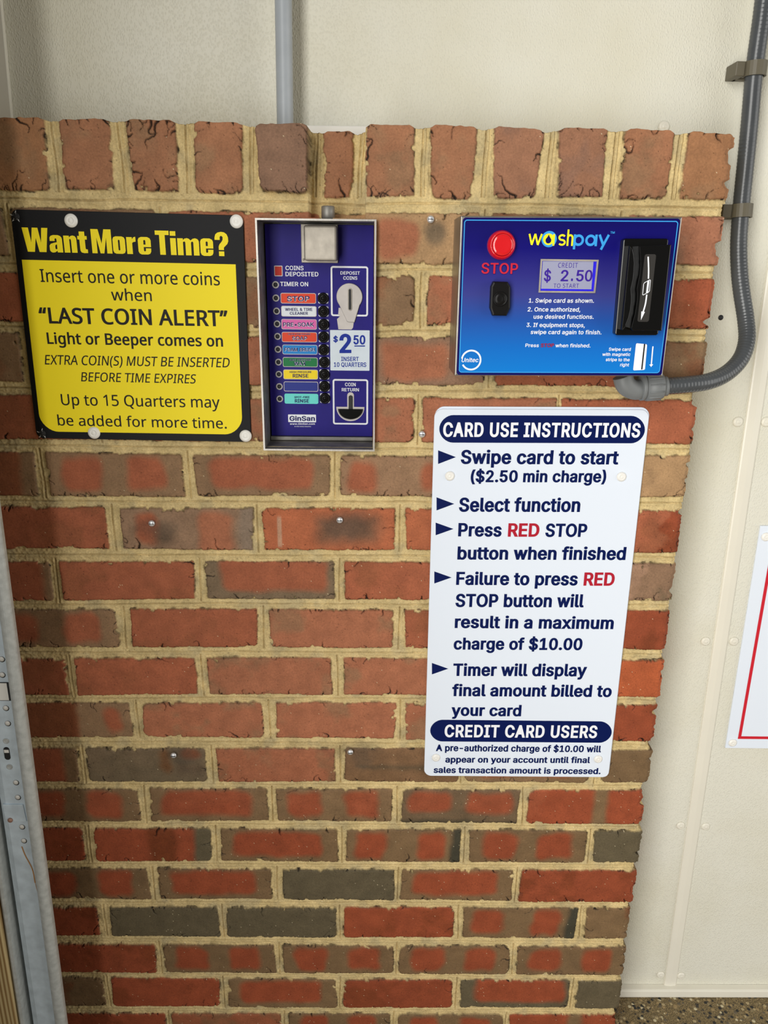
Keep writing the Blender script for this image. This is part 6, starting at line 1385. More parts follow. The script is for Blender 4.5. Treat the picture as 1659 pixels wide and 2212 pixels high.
def clip(c, dirv, label):
    root = thing('conduit_clip', c, label, 'conduit clip', 'clips holding the flexible conduit')
    d = Vector(dirv).normalized()
    side = Vector((1, 0, 0)) - d * d.x
    side.normalize()
    out = Vector((0, -1, 0)) - d * (-d.y) - side * (-side.y)
    out.normalize()
    c = Vector(c)
    mb = MB()
    prof = []
    for i in range(15):
        a = math.radians(-20 + 220 * i / 14)
        prof.append((0.0125 * math.cos(a), 0.0125 * math.sin(a)))
    outer = [(p[0] * 1.18, p[1] * 1.18) for p in prof]
    for (p0, p1, o0, o1) in zip(prof, prof[1:], outer, outer[1:]):
        for s_, e_ in ((-0.0085, 0.0085),):
            f = lambda q, h: c + side * q[0] + out * q[1] + d * h
            mb.face([f(o0, s_), f(o1, s_), f(o1, e_), f(o0, e_)], smooth=True)
            mb.face([f(p0, s_), f(o0, s_), f(o1, s_), f(p1, s_)][::-1])
            mb.face([f(p0, e_), f(o0, e_), f(o1, e_), f(p1, e_)])
    mb.build('strap', 'clip', root)
    mb = MB()
    hx = -0.0195
    b0 = c + side * hx
    mb.box(b0.x - 0.007, b0.x + 0.005, b0.y - 0.006, PANEL_Y - .0005, b0.z - 0.0085, b0.z + 0.0085, bevel=0.0012)
    mb.box(b0.x + 0.0, b0.x + 0.036, PANEL_Y - 0.012, PANEL_Y - .0005, b0.z - 0.0085, b0.z + 0.0085, bevel=0.001)
    mb.build('base', 'clip', root)
def conduit_at(z):
    P = min(path, key=lambda p: abs(p.z - z) + (0 if p.z > 0.6 else 9))
    return P
for z, lab in ((CLIPS[0][2], 'olive grey conduit clip beside the right end of the brick soldier course'), (CLIPS[1][2], 'olive grey conduit clip high on the wall near the top of the conduit')):
    p = conduit_at(z)
    q = conduit_at(z + 0.02)
    clip(tuple(p), q - conduit_at(z - 0.02), lab)

# ------------------------------------------------------------------ bare screws left in the bricks
SCREW_LABELS = ('bare silver screw above the left corner of the card terminal', 'bare silver screw in the mortar left of the card instructions heading',
 'bare silver screw in a brick below the yellow sign', 'bare silver screw in the sooty brick below the coin box',
 'bare silver screw in the grey sooty brick low on the left', 'bare silver screw in the brown brick left of the card sign foot')
for (x, z), lab in zip(SCREWS, SCREW_LABELS):
    root = thing('anchor_screw', (x, 0, z), lab, 'screw', 'bare screws in the bricks')
    mb = MB()
    mb.lathe([(0.0030, 0.004), (0.0042, -0.001), (0.0046, -0.003), (0.004, -0.0048), (0.0022, -0.0058), (0, -0.006)][::-1] if False else [(0.0026, -0.004), (0.0028, 0.0022), (0.0046, 0.0026), (0.0046, 0.0036), (0.0036, 0.0052), (0.0018, 0.006), (0, 0.0061)], (x, 0, z), seg=18, smooth=True)
    mb.build('head', 'zinc', root)
    mb = MB()
    mb.box(x - 0.0032, x + 0.0032, -0.0064, -0.0054, z - 0.0005, z + 0.0005)
    mb.build('drive_slot', 'dark_gap', root)

# ------------------------------------------------------------------ helpers for screws with white caps
def cap_screw(parent, x, y, z, r=0.0082):
    mb = MB()
    mb.lathe([(r, 0), (r, 0.0008), (r * 0.93, 0.0016), (r * 0.7, 0.0028), (r * 0.45, 0.0034), (r * 0.42, 0.0030), (r * 0.3, 0.0036), (0, 0.004)], (x, y, z), seg=28)
    return mb.build('screw_cap', 'white_plastic', parent)

# ------------------------------------------------------------------ yellow "want more time" sign
bx0, bx1, bz0, bz1 = bbox(YS_BOARD)
root = thing('instruction_sign', ((bx0 + bx1) / 2, -0.003, bz0), 'black and yellow Want More Time coin sign on the upper left bricks', 'sign')
mb = MB()
mb.prism(rounded(YS_BOARD, 0.009), -0.003, 0.001, bevel=0.0004, seg=1)
mb.build('board', 'black_board', root)
mb = MB()
mb.flat([rounded(YS_FIELD, 0.024, 8, (0, 0, 1, 1))], -0.0032)
mb.build('yellow_field', 'yellow', root)

# heavy condensed heading letters: polygons in units of 1/158 of the cap height
def block(w_, h_, c):
    return [(0, c), (c * .3, c * .3), (c, 0), (w_ - c, 0), (w_ - c * .3, c * .3), (w_, c), (w_, h_ - c), (w_ - c * .3, h_ - c * .3), (w_ - c, h_), (c, h_), (c * .3, h_ - c * .3), (0, h_ - c)]
def rect(a, b_, c, d): return [(a, b_), (c, b_), (c, d), (a, d)]
def pl(*v): return [(v[i], v[i + 1]) for i in range(0, len(v), 2)]
def slab(x0, z0, h_, c=10, w_=11): return [(p[0] * w_ / 11 + x0, p[1] + z0) for p in block(11, h_, min(c, 5))]
HEAVY = {
 'W': [[pl(0, 158, 40, 158, 51, 62, 64, 158, 100, 158, 113, 62, 124, 158, 163, 158, 141, 0, 97, 0, 82, 92, 67, 0, 22, 0)]],
 'a': [[rect(48, 0, 83, 90)], [pl(4, 74, 36, 74, 36, 86, 40, 92, 46, 91, 48, 84, 83, 84, 81, 98, 72, 108, 58, 113, 28, 113, 12, 107, 5, 96)],
       [pl(0, 14, 5, 4, 16, -2, 32, 0, 50, 12, 50, 24, 42, 20, 36, 24, 36, 42, 40, 49, 50, 54, 50, 67, 28, 62, 8, 55, 0, 43)]],
 'n': [[rect(0, 0, 36, 111)], [rect(47, 0, 82, 84)], [pl(34, 80, 34, 98, 46, 109, 60, 113, 74, 108, 81, 96, 82, 82, 47, 82, 45, 88, 41, 90, 36, 86)]],
 't': [[pl(12, 24, 47, 24, 47, 140, 12, 140)], [pl(12, 30, 47, 30, 49, 25, 60, 24, 60, 0, 36, -1, 20, 3, 13, 14)], [rect(0, 88, 60, 111)]],
 'M': [[pl(0, 0, 0, 158, 46, 158, 64, 64, 82, 158, 128, 158, 128, 0, 95, 0, 95, 104, 76, 0, 52, 0, 33, 104, 33, 0)]],
 'o': [[block(79, 114, 20), slab(34, 22, 70)]],
 'r': [[rect(0, 0, 36, 111)], [pl(35, 70, 42, 79, 59, 82, 59, 114, 46, 111, 35, 96)]],
 'e': [[pl(0, 20, 6, 6, 20, -1, 60, -1, 74, 5, 81, 18, 82, 40, 48, 40, 48, 26, 45, 20, 38, 20, 35, 26, 35, 48, 82, 48, 82, 92, 76, 106, 60, 114, 22, 114, 6, 107, 0, 93), pl(35, 64, 48, 64, 48, 88, 45, 94, 38, 94, 35, 88)]],
 'T': [[pl(0, 158, 88, 158, 88, 130, 62, 130, 62, 0, 26, 0, 26, 130, 0, 130)]],
 'i': [[rect(0, 0, 36, 111)], [rect(0, 126, 36, 156)]],
 'm': [[rect(0, 0, 36, 111)], [rect(51, 0, 87, 86)], [rect(102, 0, 138, 86)], [pl(34, 80, 34, 98, 46, 109, 62, 113, 76, 108, 85, 98, 98, 109, 114, 113, 129, 108, 137, 96, 138, 82, 102, 82, 100, 89, 96, 91, 90, 89, 87, 82, 51, 82, 49, 89, 44, 91, 37, 87)]],
 '?': [[rect(24, 0, 58, 31)], [pl(24, 40, 57, 40, 57, 56, 66, 66, 80, 80, 87, 98, 86, 124, 78, 144, 62, 156, 42, 159, 20, 154, 6, 142, 0, 122, 0, 106, 33, 106, 33, 124, 37, 132, 46, 132, 52, 124, 51, 108, 44, 94, 30, 78, 24, 62)]],
 'G': [[pl(0, 30, 8, 8, 26, -1, 60, -1, 74, 12, 80, 0, 100, 0, 100, 84, 54, 84, 54, 62, 64, 62, 64, 40, 58, 28, 46, 28, 40, 40, 40, 118, 46, 130, 58, 130, 63, 120, 63, 102, 100, 102, 100, 122, 92, 146, 72, 159, 30, 159, 8, 148, 0, 124)]],
 'S': [[pl(0, 50, 0, 32, 8, 10, 28, -1, 66, -1, 86, 10, 94, 32, 94, 62, 86, 80, 66, 92, 42, 104, 38, 112, 38, 126, 44, 132, 52, 128, 55, 108, 90, 108, 90, 128, 82, 148, 64, 159, 30, 159, 10, 148, 2, 126, 2, 104, 12, 86, 50, 68, 56, 58, 56, 36, 50, 27, 42, 31, 38, 50)]],
}
HEAVY_AT = (('W', 157), ('a', 322), ('n', 415), ('t', 504), ('M', 592), ('o', 727), ('r', 815), ('e', 888), ('T', 1000), ('i', 1095), ('m', 1140), ('e', 1286), ('?', 1379))
def heavy(mb, seq, line, y, width, zscale=1.0):
    _, x0, x1, z0, z1, cap = line
    s0 = seq[0][1]
    layer = 0
    for ch, px in seq:
        for loops in HEAVY[ch]:
            layer += 1
            mb.flat([[(x0 + (px + p[0] - s0) / width * (x1 - x0), z0 + (z1 - z0) * (px + p[0] - s0) / width + p[1] * cap / 158 * zscale) for p in l] for l in loops], y - layer * 1.5e-5)
mb = MB()
heavy(mb, HEAVY_AT, YS_HEAD, -0.0033, 1467 - 157)
mb.build('lettering', 'yellow', root, 'yellow heavy heading letters')
for l in YS_TEXT:
    lettering([l], -0.0034, 'black_print', root, 'humanist_semibold' if l[6] == 's' else 'humanist', shear=0.2 if l[6] == 'i' else 0.0)
for x, z in YS_SCREWS: cap_screw(root, x, -0.003, z, 0.0083)
for x, z in YS_HOLES:
    mb = MB()
    mb.lathe([(0.0052, 0), (0.0046, 0.0010), (0.003, 0.0006), (0.0022, 0.0012), (0, 0.0014)], (x, -0.003, z), seg=14)
    for k in range(4):
        a = 1.2 + k * 1.3
        mb.prism([(x + 0.003 * math.cos(a), z + 0.003 * math.sin(a)), (x + 0.0075 * math.cos(a + .2), z + 0.0075 * math.sin(a + .2)), (x + 0.0045 * math.cos(a + .5), z + 0.0045 * math.sin(a + .5))], -0.0038, -0.003, mi=1)
    mb.build('torn_screw_hole', ['dark_gap', 'zinc'], root, 'torn corner hole with shiny scraps')

# ------------------------------------------------------------------ white card instructions sign
bx0, bx1, bz0, bz1 = bbox(CS_BOARD)
root = thing('instruction_sign', ((bx0 + bx1) / 2, -0.004, bz0), 'tall white Card Use Instructions sign below the card terminal', 'sign')
mb = MB()
mb.prism(rounded([(p[0] + .001, p[1] + .003) for p in CS_BOARD[:2]] + [(p[0] + .0012, p[1] + .0015) for p in CS_BOARD[2:]], 0.012), -0.0016, 0.001, bevel=0.0003, seg=1)
mb.build('backing_board', 'white_board', root)
mb = MB()
q = [tuple(p) for p in CS_BOARD]
q = q[:2] + [(q[2][0], q[2][1] + .006), (q[2][0] - .005, q[2][1] + .0005)] + q[3:]
mb.prism(rounded(q, 0.011), -0.004, -0.0017, bevel=0.0005, seg=1)
mb.build('board', 'white_board', root)
for q in CS_BAND:
    mb = MB()
    mb.flat([rounded(q, 0.019, 8)], -0.0042)
    mb.build('heading_band', 'navy_print', root, 'navy rounded heading band')
for t in CS_TRI:
    mb = MB()
    mb.flat([t], -0.0042)
    mb.build('arrowhead', 'navy_print', root, 'navy pointer triangle')
for l in CS_TEXT:
    m_ = {'n': 'navy_print', 'd': 'red_print', 'w': 'white_print'}[l[6]]
    lab = {'d': 'dark red word', 'w': 'white heading letters', 'n': None}[l[6]]
    lettering([l], -0.0043, m_, root, label=lab, font='grotesque_bold', spacing=0.03 if l[6] == 'w' else 0.0)
for x, z in CS_SCREWS: cap_screw(root, x, -0.004, z, 0.0068)

# ------------------------------------------------------------------ red bordered sign on the wall panel
root = thing('bordered_sign', (0.82, PANEL_Y - 0.003, RED_SIGN[1][1]), 'white sign with a red border line on the wall panel at the far right', 'sign')
xl_, zt_, zb_2 = RED_SIGN[1][0], RED_SIGN[0][1], RED_SIGN[1][1]
mb = MB()
mb.prism([(RED_SIGN[0][0], zt_), (xl_ + .36, zt_), (xl_ + .36, zb_2 - .002), (xl_, zb_2)], PANEL_Y - 0.003, PANEL_Y - 0.0004, bevel=0.0003, seg=1)
mb.build('board', 'white_board', root)
mb = MB()
xb0, zb0_ = RED_LINE[1]
mb.stroke([(xb0 + .002, zt_ - .014), (xb0 + .002, zb0_ + .002), (xl_ + .346, zb0_ + .001), (xl_ + .346, zt_ - .014)], 0.0052, PANEL_Y - 0.0033, closed=True)
mb.build('border_line', mat('bright_red_print', (204, 30, 48), 0.4), root, 'red border line')
for x, z in RED_SCREWS: cap_screw(root, x, PANEL_Y - 0.003, z, 0.0072)

# ------------------------------------------------------------------ coin box
bx0, bx1, bz0, bz1 = bbox(CB_RIM)
bx0, bx1 = (CB_RIM[0][0] + CB_RIM[3][0]) / 2 - .0003, (CB_RIM[1][0] + CB_RIM[2][0]) / 2
PY = CB_PANEL_Y
root = thing('coin_box', ((bx0 + bx1) / 2, 0, bz0), 'recessed steel coin box with purple face and push buttons beside the yellow sign', 'coin box')
def open_box(mb, x0, x1, z0, z1, y0, y1, t):
    o = [(x0, z0), (x1, z0), (x1, z1), (x0, z1)]
    i = [(x0 + t, z0 + t), (x1 - t, z0 + t), (x1 - t, z1 - t), (x0 + t, z1 - t)]
    for k in range(4):
        j = (k + 1) % 4
        mb.face([(o[k][0], y0, o[k][1]), (o[j][0], y0, o[j][1]), (i[j][0], y0, i[j][1]), (i[k][0], y0, i[k][1])], 1)
        mb.face([(i[k][0], y0, i[k][1]), (i[j][0], y0, i[j][1]), (i[j][0], y1, i[j][1]), (i[k][0], y1, i[k][1])], 0)
        mb.face([(o[k][0], y0, o[k][1]), (o[k][0], y1, o[k][1]), (o[j][0], y1, o[j][1]), (o[j][0], y0, o[j][1])], 1)
    mb.face([(p[0], y1, p[1]) for p in i])
mb = MB()
open_box(mb, bx0, bx1, bz0, bz1, -0.010, PY + 0.012, 0.0023)
mb.build('housing', ['dark_steel', 'steel'], root, 'dull steel box with bright rim')
mb = MB()
mb.box(bx0 + .004, bx1 - .0035, PY, PY + 0.006, bz0 + .009, bz1 - .004, bevel=0.0006)
mb.build('face_panel', 'purple_blue', root, 'purple blue printed face')
mb = MB()
mb.box(bx0 + .003, bx1 - .003, PY - 0.004, PY + 0.008, bz0 + .003, bz0 + .0085, bevel=0.001)
mb.build('lower_flange', 'dark_steel', root)
x0, x1, z0, z1 = bbox(CB_HOODFL)
mb = MB()
mb.box(x0, x1, PY - 0.004, PY + .001, z0, z1, bevel=0.0008)
mb.build('hood_flange', 'hood_steel', root)
hx0, hx1, hz0, hz1 = bbox(CB_HOOD)
mb = MB()
mb.box(hx0, hx1, PY - 0.03, PY - .001, hz0, hz1, bevel=0.003, seg=3)
mb.lathe([(0.0014, 0), (0.0012, 0.0012), (0, 0.0014)], (x0 + .003, PY - 0.004, z0 + .004), seg=10)
mb.build('hood', 'hood_steel', root, 'satin steel hood block')
lx, lz, lw = CB_LOCK
mb = MB()
mb.lathe([(abs(lw) / 2, 0), (abs(lw) / 2, 0.018), (abs(lw) / 2 - .001, 0.019)], (lx, 0.006, bz1 - 0.003), axis=(0, 0, 1), seg=28)
mb.build('lock_post', 'dark_steel', root, 'round steel post on top')
x0, x1, z0, z1 = bbox(CB_LED)
mb = MB()
mb.prism(rounded([(x0, z0), (x1, z0), (x1, z1), (x0, z1)], 0.0012), PY - 0.0008, PY + .001, bevel=0.0003, seg=1)
e = 0.0011
mb.prism(rounded([(x0 + e, z0 + e), (x1 - e, z0 + e), (x1 - e, z1 - e), (x0 + e, z1 - e)], 0.0005), PY - 0.0012, PY, mi=1)
mb.build('indicator_window', ['ring_white', 'red_lens'], root, 'small red indicator window')
lettering(CB_TEXT[0:3], PY - 0.0003, 'white_print', root, label='white lettering')
lettering(CB_TEXT[3:5], PY - 0.0003, 'white_print', root, label='white lettering')
lettering(CB_TEXT[5:7], PY - 0.0003, 'white_print', root, label='white lettering')
lettering(CB_TEXT[7:9], PY - 0.0003, 'white_print', root, label='white small lettering')
proto = None
for x, z in CB_RINGS:
    if proto is None:
        mb = MB()
        mb.lathe([(0.0047, 0), (0.0047, 0.0006), (0.0030, 0.0007), (0.0030, 0.0002)], (x, PY, z), seg=28, cap=False)
        proto = mb.build('indicator_ring', 'ring_white', root)
        mb = MB()
        mb.lathe([(0.0031, 0), (0.0028, 0.0005), (0.0018, 0.0012), (0, 0.0015)], (x, PY, z), seg=20)
        lens = mb.build('lens', 'led_dark', proto)
        pxz = (x, z)
    else:
        copy_part(proto, root, (x - pxz[0], 0, z - pxz[1]))
for q, colname, texts in CB_PILLS:
    x0, x1, z0, z1 = bbox(q)
    mb = MB()
    mb.prism(rounded([(x0, z0), (x1, z0), (x1, z1), (x0, z1)], 0.0022), PY - 0.0006, PY + .0005)
    if colname != 'aqua':
        e = 0.0007
        mb.flat([rounded([(x0 + e, z0 + e), (x1 - e, z0 + e), (x1 - e, z1 - e), (x0 + e, z1 - e)], 0.0018)], PY - 0.0008, mi=1)
    mats_ = ['pill_aqua', 'pill_aqua'] if colname == 'aqua' else ['stain_print', 'pill_' + colname]
    pill = mb.build('function_label', mats_, root, {'navy': 'blank dark blue button label'}.get(colname, colname + ' button label'))
    if texts:
        mb = MB()
        if colname in ('red', 'green', 'blue', 'pink'):
            for t in texts:
                small = t[5] < 0.003
                put_text(mb, t, PY - 0.0010, weight=(0.035, 0.035) if not small else (0.02, 0.02), mi=1)
        for t in texts:
            put_text(mb, t, PY - 0.0012, mi=0)
        mb.build('lettering', ['print_indigo', 'white_print'], pill)
proto = None
for x, z in CB_BTN:
    if proto is None:
        mb = MB()
        hw = 0.0067
        mb.prism(rounded([(x - hw, z - hw), (x + hw, z - hw), (x + hw, z + hw), (x - hw, z + hw)], 0.0014), PY - 0.0006, PY + .0005, mi=1)
        mb.lathe([(0.0075, 0), (0.0075, 0.0035), (0.0066, 0.0052), (0.0052, 0.0056), (0.0048, 0.004)], (x, PY, z), seg=32, cap=False)
        proto = mb.build('push_button', ['black_plastic', 'white_print'], root, 'round black push button')
        mb = MB()
        mb.lathe([(0.0049, 0.0), (0.0049, 0.0038), (0.004, 0.0046), (0.0026, 0.0040), (0.0024, 0.0046), (0, 0.0048)], (x, PY, z), seg=28)
        mb.build('plunger', 'black_plastic', proto)
        pxz = (x, z)
    else:
        copy_part(proto, root, (x - pxz[0], 0, z - pxz[1]))
for q in CB_FRAME:
    x0, x1, z0, z1 = bbox(q)
    mb = MB()
    e = 0.0023
    mb.flat([rounded([(x0, z0), (x1, z0), (x1, z1), (x0, z1)], 0.0032), rounded([(x0 + e, z0 + e), (x1 - e, z0 + e), (x1 - e, z1 - e), (x0 + e, z1 - e)], 0.0014)], PY - 0.00025)
    mb.build('printed_frame', 'white_print', root, 'white outline frame')
mb = MB()
mb.flat([CB_TORN], PY - 0.0004)
mb.build('worn_patch', 'stain_print', root, 'torn bare metal patch')
c, r_ = CB_SLOT[0], CB_SLOT[1][0] - CB_SLOT[0][0]
pol = [(c[0] + r_ * math.cos(a), c[1] + r_ * math.sin(a)) for a in [math.radians(-38 + 256 * i / 30) for i in range(31)]]
pol += [CB_SLOT[2], (CB_SLOT[2][0] + .003, CB_SLOT[2][1] - .001), CB_SLOT[3]]
mb = MB()
mb.prism(pol, PY - 0.003, PY, bevel=0.0008)
pl_ = mb.build('coin_slot_plate', 'stain_print', root, 'bulb shaped metal coin slot plate')
(sx, zt_), (_, zb_3), (sx1, _) = CB_SLOT[4:]
hw = (sx1 - sx) / 2 + .0016
zt_, zb_3 = zt_ + .0016, zb_3 - .001
mb = MB()
q = [(sx - hw, zb_3), (sx + hw, zb_3), (sx + hw, zt_), (sx - hw, zt_)]
mb.prism(rounded(q, hw * .98), PY - 0.0042, PY - 0.001, bevel=0.0005)
mb.prism(rounded(inset(q, 0.0011), hw * .98), PY - 0.0046, PY - 0.002, mi=1)
mb.build('coin_slot', ['hood_steel', 'dark_gap'], pl_)
x0, x1, z0, z1 = bbox(CB_STICK)
mb = MB()
mb.prism(rounded([(x0, z0), (x1, z0), (x1, z1), (x0, z1)], 0.0008), PY - 0.0006, PY + .0002)
st = mb.build('price_sticker', 'sticker', root, 'pale price sticker reading $2.50')
mb = MB()
for t in CB_STICKT:
    put_text(mb, t, PY - 0.0009, 'grotesque_bold' if t[0] in ('2', '50', '$') else 'grotesque')
mb.flat([CB_STICKL], PY - 0.0009)
mb.build('lettering', 'sticker_blue', st)
def keyhole(top, topr, mid, l, r, bot):
    c0 = top; rad = topr[0] - top[0]
    out = [(c0[0] + rad * math.cos(a), c0[1] + rad * math.sin(a)) for a in [math.pi * i / 10 for i in range(11)]]
    zt = (l[1] + r[1]) / 2
    out += [(c0[0] - rad, zt), (l[0], zt)]
    cx_ = (l[0] + r[0]) / 2; wx = (r[0] - l[0]) / 2; hz = zt - bot[1]
    out += [(cx_ + wx * math.cos(a), zt + hz * math.sin(a)) for a in [math.pi + math.pi * i / 18 for i in range(1, 18)]]
    out += [(r[0], zt), (c0[0] + rad, zt)]
    return out
mb = MB()
mb.prism(keyhole(*CB_KEY), PY - 0.0008, PY + .0003)
kp = mb.build('coin_return', 'stain_print', root, 'metal rimmed coin return opening')
mb = MB()
mb.prism(keyhole(*CB_KEYIN), PY - 0.0012, PY)
mb.build('opening', 'dark_gap', kp)
mb = MB()
(lx0, lz0), (rx0, rz0), bt = CB_KEYIN[3], CB_KEYIN[4], CB_KEYIN[5]
cxk = (lx0 + rx0) / 2
sc = [(cxk + (rx0 - cxk) * .93 * math.cos(a), lz0 + (lz0 - bt[1]) * .95 * math.sin(a)) for a in [math.pi + math.pi * i / 18 for i in range(19)]]
mb.prism(sc, PY - 0.004, PY - .001, bevel=0.0015)
mb.build('flap', 'gloss_black', kp, 'glossy black return cup')
x0, x1, z0, z1 = bbox(CB_BRAND)
mb = MB()
mb.flat([rounded([(x0, z0), (x1, z0), (x1, z1), (x0, z1)], 0.0008)], PY - 0.0004)
bp_ = mb.build('maker_plate', 'white_print', root, 'white maker name plate')
mb = MB()
put_text(mb, CB_BRANDT, PY - 0.0007, 'grotesque_bold')
mb.build('lettering', 'print_indigo', bp_)

# ------------------------------------------------------------------ card payment terminal
bx0, bx1, bz0, bz1 = bbox(PT_BOX)
F = -0.08
root = thing('card_terminal', ((bx0 + bx1) / 2, 0, bz0), 'blue faced card payment terminal with red stop button on the upper right bricks', 'payment terminal')
mb = MB()
mb.prism([tuple(p) for p in PT_BOX], F, 0.002, bevel=0.0016)
mb.build('housing', 'steel', root, 'stainless steel housing')
mb = MB()
mb.prism(rounded(PT_DECAL, 0.0035), F - 0.0004, F + .0005)
mb.build('face_sheet_edge', 'deep_navy', root, 'dark navy face border')
dc = inset(PT_LINE, -0.0)
mb = MB()
mb.prism(rounded(inset(PT_DECAL, 0.0012), 0.003), F - 0.0006, F)
mb.bm.free(); mb = MB()
mb.flat([rounded(PT_LINE, 0.003)], F - 0.0006)
fs = mb.build('face_sheet', 'decal', root, 'navy to sky blue printed face')
mb = MB()
mb.stroke(rounded(PT_LINE, 0.003), 0.0011, F - 0.0008, closed=True)
mb.build('border_line', 'cyan_print', root, 'thin light blue border line')
YF = F - 0.0010
mb = MB()
put_text(mb, PT_STOP, YF, mi=1, weight=(0.022, 0.022))
put_text(mb, PT_STOP, YF - .0002)
mb.build('lettering', ['stop_red', 'deep_navy'], root, 'red STOP lettering')
lettering(PT_TEXT[:7], YF, 'white_print', root, shear=0.06, label='white instructions lettering')
lettering(PT_TEXT[7:], YF, 'white_print', root, shear=0.06, label='white swipe hint lettering')
mb = MB()
put_text(mb, PT_RED, YF, weight=(0.012, 0.012), mi=1, shear=0.06)
put_text(mb, PT_RED, YF - .0002, shear=0.06)
mb.build('lettering', ['red_print', 'deep_navy'], root, 'small red STOP lettering')
lettering([PT_TM], YF, 'cyan_print', root, label='tiny light blue lettering')
# round maker mark
c, rt = PT_RING
R0 = rt[1] - c[1]
mb = MB()
mb.stroke([(c[0] + R0 * math.cos(a), c[1] + R0 * math.sin(a)) for a in [math.radians(188 + 344 * i / 48 - 360 * 0) for i in range(49)] if True][:: -1][:46], 0.0021, YF)
put_text(mb, PT_UNI, YF, shear=0.2)
mb.build('maker_mark', 'white_print', root, 'white ring shaped maker mark')
# product lettering
LX_ = PT_LOGOX
zb_l, zx, za, zd = PT_LOGO[0][1], PT_LOGO[2][1], PT_LOGO[3][1], PT_LOGO[6][1]
xh = zx - zb_l
def arc(cx, cz, r, a0, a1, n=24): return [(cx + r * math.cos(math.radians(a0 + (a1 - a0) * i / n)), cz + r * math.sin(math.radians(a0 + (a1 - a0) * i / n))) for i in range(n + 1)]
mb = MB()
dcx, dcz = PT_LOGO[4]
mb.flat([disc((dcx + .0006, dcz), 0.0090)], YF, 0)
tb = 0.0028
rb = xh / 2 - tb / 2
zc = zb_l + xh / 2
pcx = (LX_[8] + LX_[9]) / 2
mb.stroke(arc(LX_[9] - rb - tb / 2, zc, rb, 0, 360, 32)[:-1], tb, YF, closed=True)
mb.stroke([(LX_[8] + tb / 2, zx), (LX_[8] + tb / 2, zd)], tb, YF)
mb.stroke(arc(LX_[10] + rb + tb / 2, zc, rb, 0, 360, 32)[:-1], tb, YF, closed=True)
mb.stroke([(LX_[11] - tb / 2, zx), (LX_[11] - tb / 2, zb_l)], tb, YF)
ym = (LX_[12] + LX_[13]) / 2
mb.stroke([(LX_[13] - .0012, zx), (LX_[12] + .0042, zd)], tb, YF)
mb.stroke([(LX_[12] + .0012, zx), (ym, zb_l + .001)], tb, YF)
mb.build('logo_lettering', 'cyan_print', root, 'light blue half of the logo')
mb = MB()
ty = 0.0021
Y2 = YF - 0.0002
w0, w1 = LX_[0], LX_[1]
ww = w1 - w0
mb.stroke([(w0 + .0006, zx), (w0 + ww * .27, zb_l + .0008)], ty, Y2)
mb.stroke([(w0 + ww * .27, zb_l + .0005), (w0 + ww * .52, zx)], ty, Y2)
mb.stroke([(w0 + ww * .52, zx), (w0 + ww * .76, zb_l + .0008)], ty, Y2)
mb.stroke([(w0 + ww * .76, zb_l + .0005), (w1 + .0006, zx)], ty, Y2)
mb.flat([disc((dcx, dcz - .0002), 0.0064)], Y2)
mb.stroke([(dcx + .0060, zx), (dcx + .0060, zb_l)], ty * 1.1, Y2)
s0, s1 = LX_[4], LX_[5]
rs = xh / 4 - ty / 4
scx = (s0 + s1) / 2
scurve = arc(scx, zx - rs - ty / 2, rs, 30, 270, 14) + arc(scx, zb_l + rs + ty / 2, rs, 90, -150, 14)[1:]
mb.stroke([(scx + (p[0] - scx) * 1.28, p[1]) for p in scurve], ty, Y2)
h0, h1 = LX_[6], LX_[7]
mb.stroke([(h0 + ty / 2, za), (h0 + ty / 2, zb_l)], ty, Y2)
rh = (h1 - h0 - ty) / 2
mb.stroke(arc((h0 + h1) / 2, zx - rh - ty / 2, rh, 180, 0, 14) + [(h1 - ty / 2, zb_l)], ty, Y2)
mb.build('logo_lettering', 'logo_yellow', root, 'yellow half of the logo')
mb = MB()
drop = arc(dcx - .0002, dcz - .0014, 0.0034, 150, 390, 20) + [(dcx - .0002 + .0012, dcz + .0026), (dcx - .0002, dcz + .0050), (dcx - .0002 - .0012, dcz + .0026)]
mb.flat([drop], Y2 - .0002)
mb.build('logo_drop', 'deep_navy', root, 'dark water drop in the logo')
# display
x0, x1, z0, z1 = bbox(PT_LCD)
mb = MB()
ls = inset(PT_LCD, 0.0018)
o_, i_ = [tuple(p) for p in PT_LCD], [tuple(p) for p in inset(PT_LCD, 0.002)]
for k in range(4):
    j = (k + 1) % 4
    P_ = lambda p, y: (p[0], y, p[1])
    mb.face([P_(o_[k], F - .0022), P_(o_[j], F - .0022), P_(i_[j], F - .0022), P_(i_[k], F - .0022)])
    mb.face([P_(i_[k], F - .0022), P_(i_[j], F - .0022), P_(i_[j], F - .0004), P_(i_[k], F - .0004)])
    mb.face([P_(o_[k], F - .0022), P_(o_[k], F), P_(o_[j], F), P_(o_[j], F - .0022)])
bz = mb.build('display', 'hood_steel', root, 'credit display in a thin metal bezel')
mb = MB()
mb.flat([i_], F - 0.0008)
mb.build('screen', 'lcd_blue', bz, 'lit blue screen border')
mb = MB()
mb.flat([PT_LIT], F - 0.0010)
mb.build('backlight', 'lcd_lit', bz, 'lit grey screen area')
mb = MB()
for t in PT_LCDT: put_text(mb, t, F - 0.0012, 'humanist', weight=(-0.008, -0.006), spacing=0.06)
for t in PT_LCDB: 
    if t[0] == '.': mb.flat([[(t[1], t[3]), (t[2], t[3]), (t[2], t[3] + .0028), (t[1], t[3] + .0028)]], F - .0012)
    else: put_text(mb, t, F - 0.0012)
mb.build('lettering', 'lcd_text', bz, 'purple display characters')
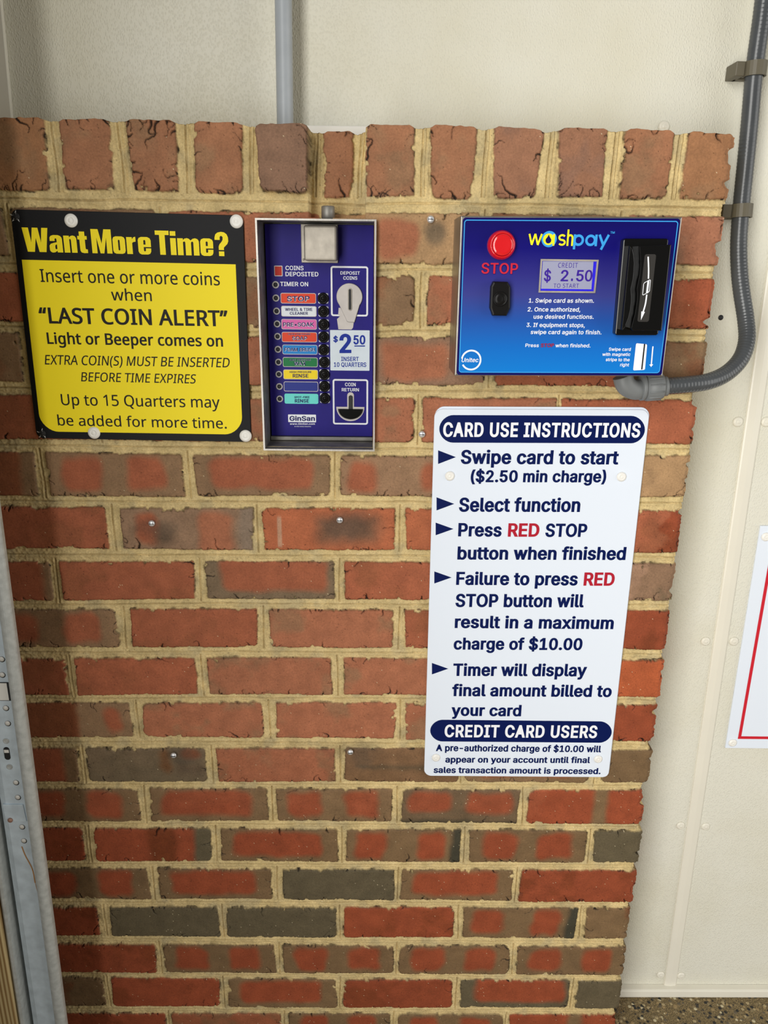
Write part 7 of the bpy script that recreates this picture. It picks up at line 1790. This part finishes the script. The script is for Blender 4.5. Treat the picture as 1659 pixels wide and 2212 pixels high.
# red stop button
bcx, bcz = PT_BTN[0]
br = (PT_BTN[1][0] - bcx)
mb = MB()
mb.lathe([(br, 0), (br, 0.003), (br * .97, 0.006), (br * .88, 0.0095), (br * .80, 0.011), (br * .755, 0.0108), (br * .745, 0.0085)], (bcx, F, bcz), seg=48, cap=False)
sb = mb.build('stop_button', 'red_gloss', root, 'glossy red stop button')
mb = MB()
mb.lathe([(br * .735, 0.003), (br * .735, 0.0118), (br * .68, 0.0132), (br * .45, 0.0126), (0, 0.0122)], (bcx, F, bcz), seg=44)
mb.build('plunger', 'red_gloss', sb)
# black receipt / help push button below STOP
mb = MB()
mb.prism([tuple(p) for p in PT_BELL[:8]][::-1], F - 0.011, F, bevel=0.0022, seg=2)
hb = mb.build('push_button', 'black_plastic', root, 'black eight sided push button')
cx_, cz_ = PT_BELL[8]
mb = MB()
mb.lathe([(0.0084, -.001), (0.0084, 0.0012), (0.0076, 0.0018), (0.0066, 0.0008), (0.0062, 0.0006), (0.0056, 0.0016), (0.003, 0.0012), (0, 0.0010)], (cx_, F - 0.011, cz_), seg=32)
mb.build('plunger', 'black_plastic', hb)
# swipe reader
RY = -0.104
mb = MB()
mb.prism(rounded(PT_READER, 0.003), F - 0.012, F + .0005, bevel=0.0014)
rd = mb.build('card_reader', 'gloss_black', root, 'black swipe card reader')
mb = MB()
mb.prism(PT_COVL[::-1], RY, F - .004, bevel=0.0011, seg=3)
mb.build('reader_cheek', 'gloss_black', rd)
mb = MB()
mb.prism(PT_COVR[::-1], RY, F - .004, bevel=0.0011, seg=3)
mb.build('reader_cheek', 'gloss_black', rd)
mb = MB()
mb.prism(rounded(PT_LABEL, 0.0022), RY - 0.0004, RY + .0006)
mb.build('swipe_label', 'label_black', rd, 'dark grey swipe direction label')
mb = MB()
mb.stroke(smooth_path([(a, b_, 0) for a, b_ in PT_ARROW], 5), 0.0016, RY - .0007)
mb.stroke(smooth_path([(a, b_, 0) for a, b_ in PT_ARROW2], 5), 0.0017, RY - .0007)
mb.flat([PT_ARROWH], RY - .0007)
mb.stroke(rounded(PT_CARDICON, 0.0015, 4), 0.0007, RY - .0007, closed=True)
mb.stroke(PT_CARDSTRIPE, 0.0022, RY - .0009)
mb.build('swipe_arrow', 'white_print', rd, 'white swipe arrow')
mb = MB()
mb.flat([rounded(PT_ICON, 0.0016)], YF)
mb.flat([PT_ICONS], YF - .0002, 1)
mb.build('card_icon', ['white_print', 'black_print'], root, 'white printed card picture')
a_, b_, c_ = PT_IARROW
mb = MB()
mb.stroke([a_, b_], 0.0015, YF)
mb.flat([[(b_[0] - .0026, b_[1] + .0002), c_, (b_[0] + .0024, b_[1] + .0006)]], YF)
mb.build('arrow_icon', 'white_print', root, 'white printed down arrow')
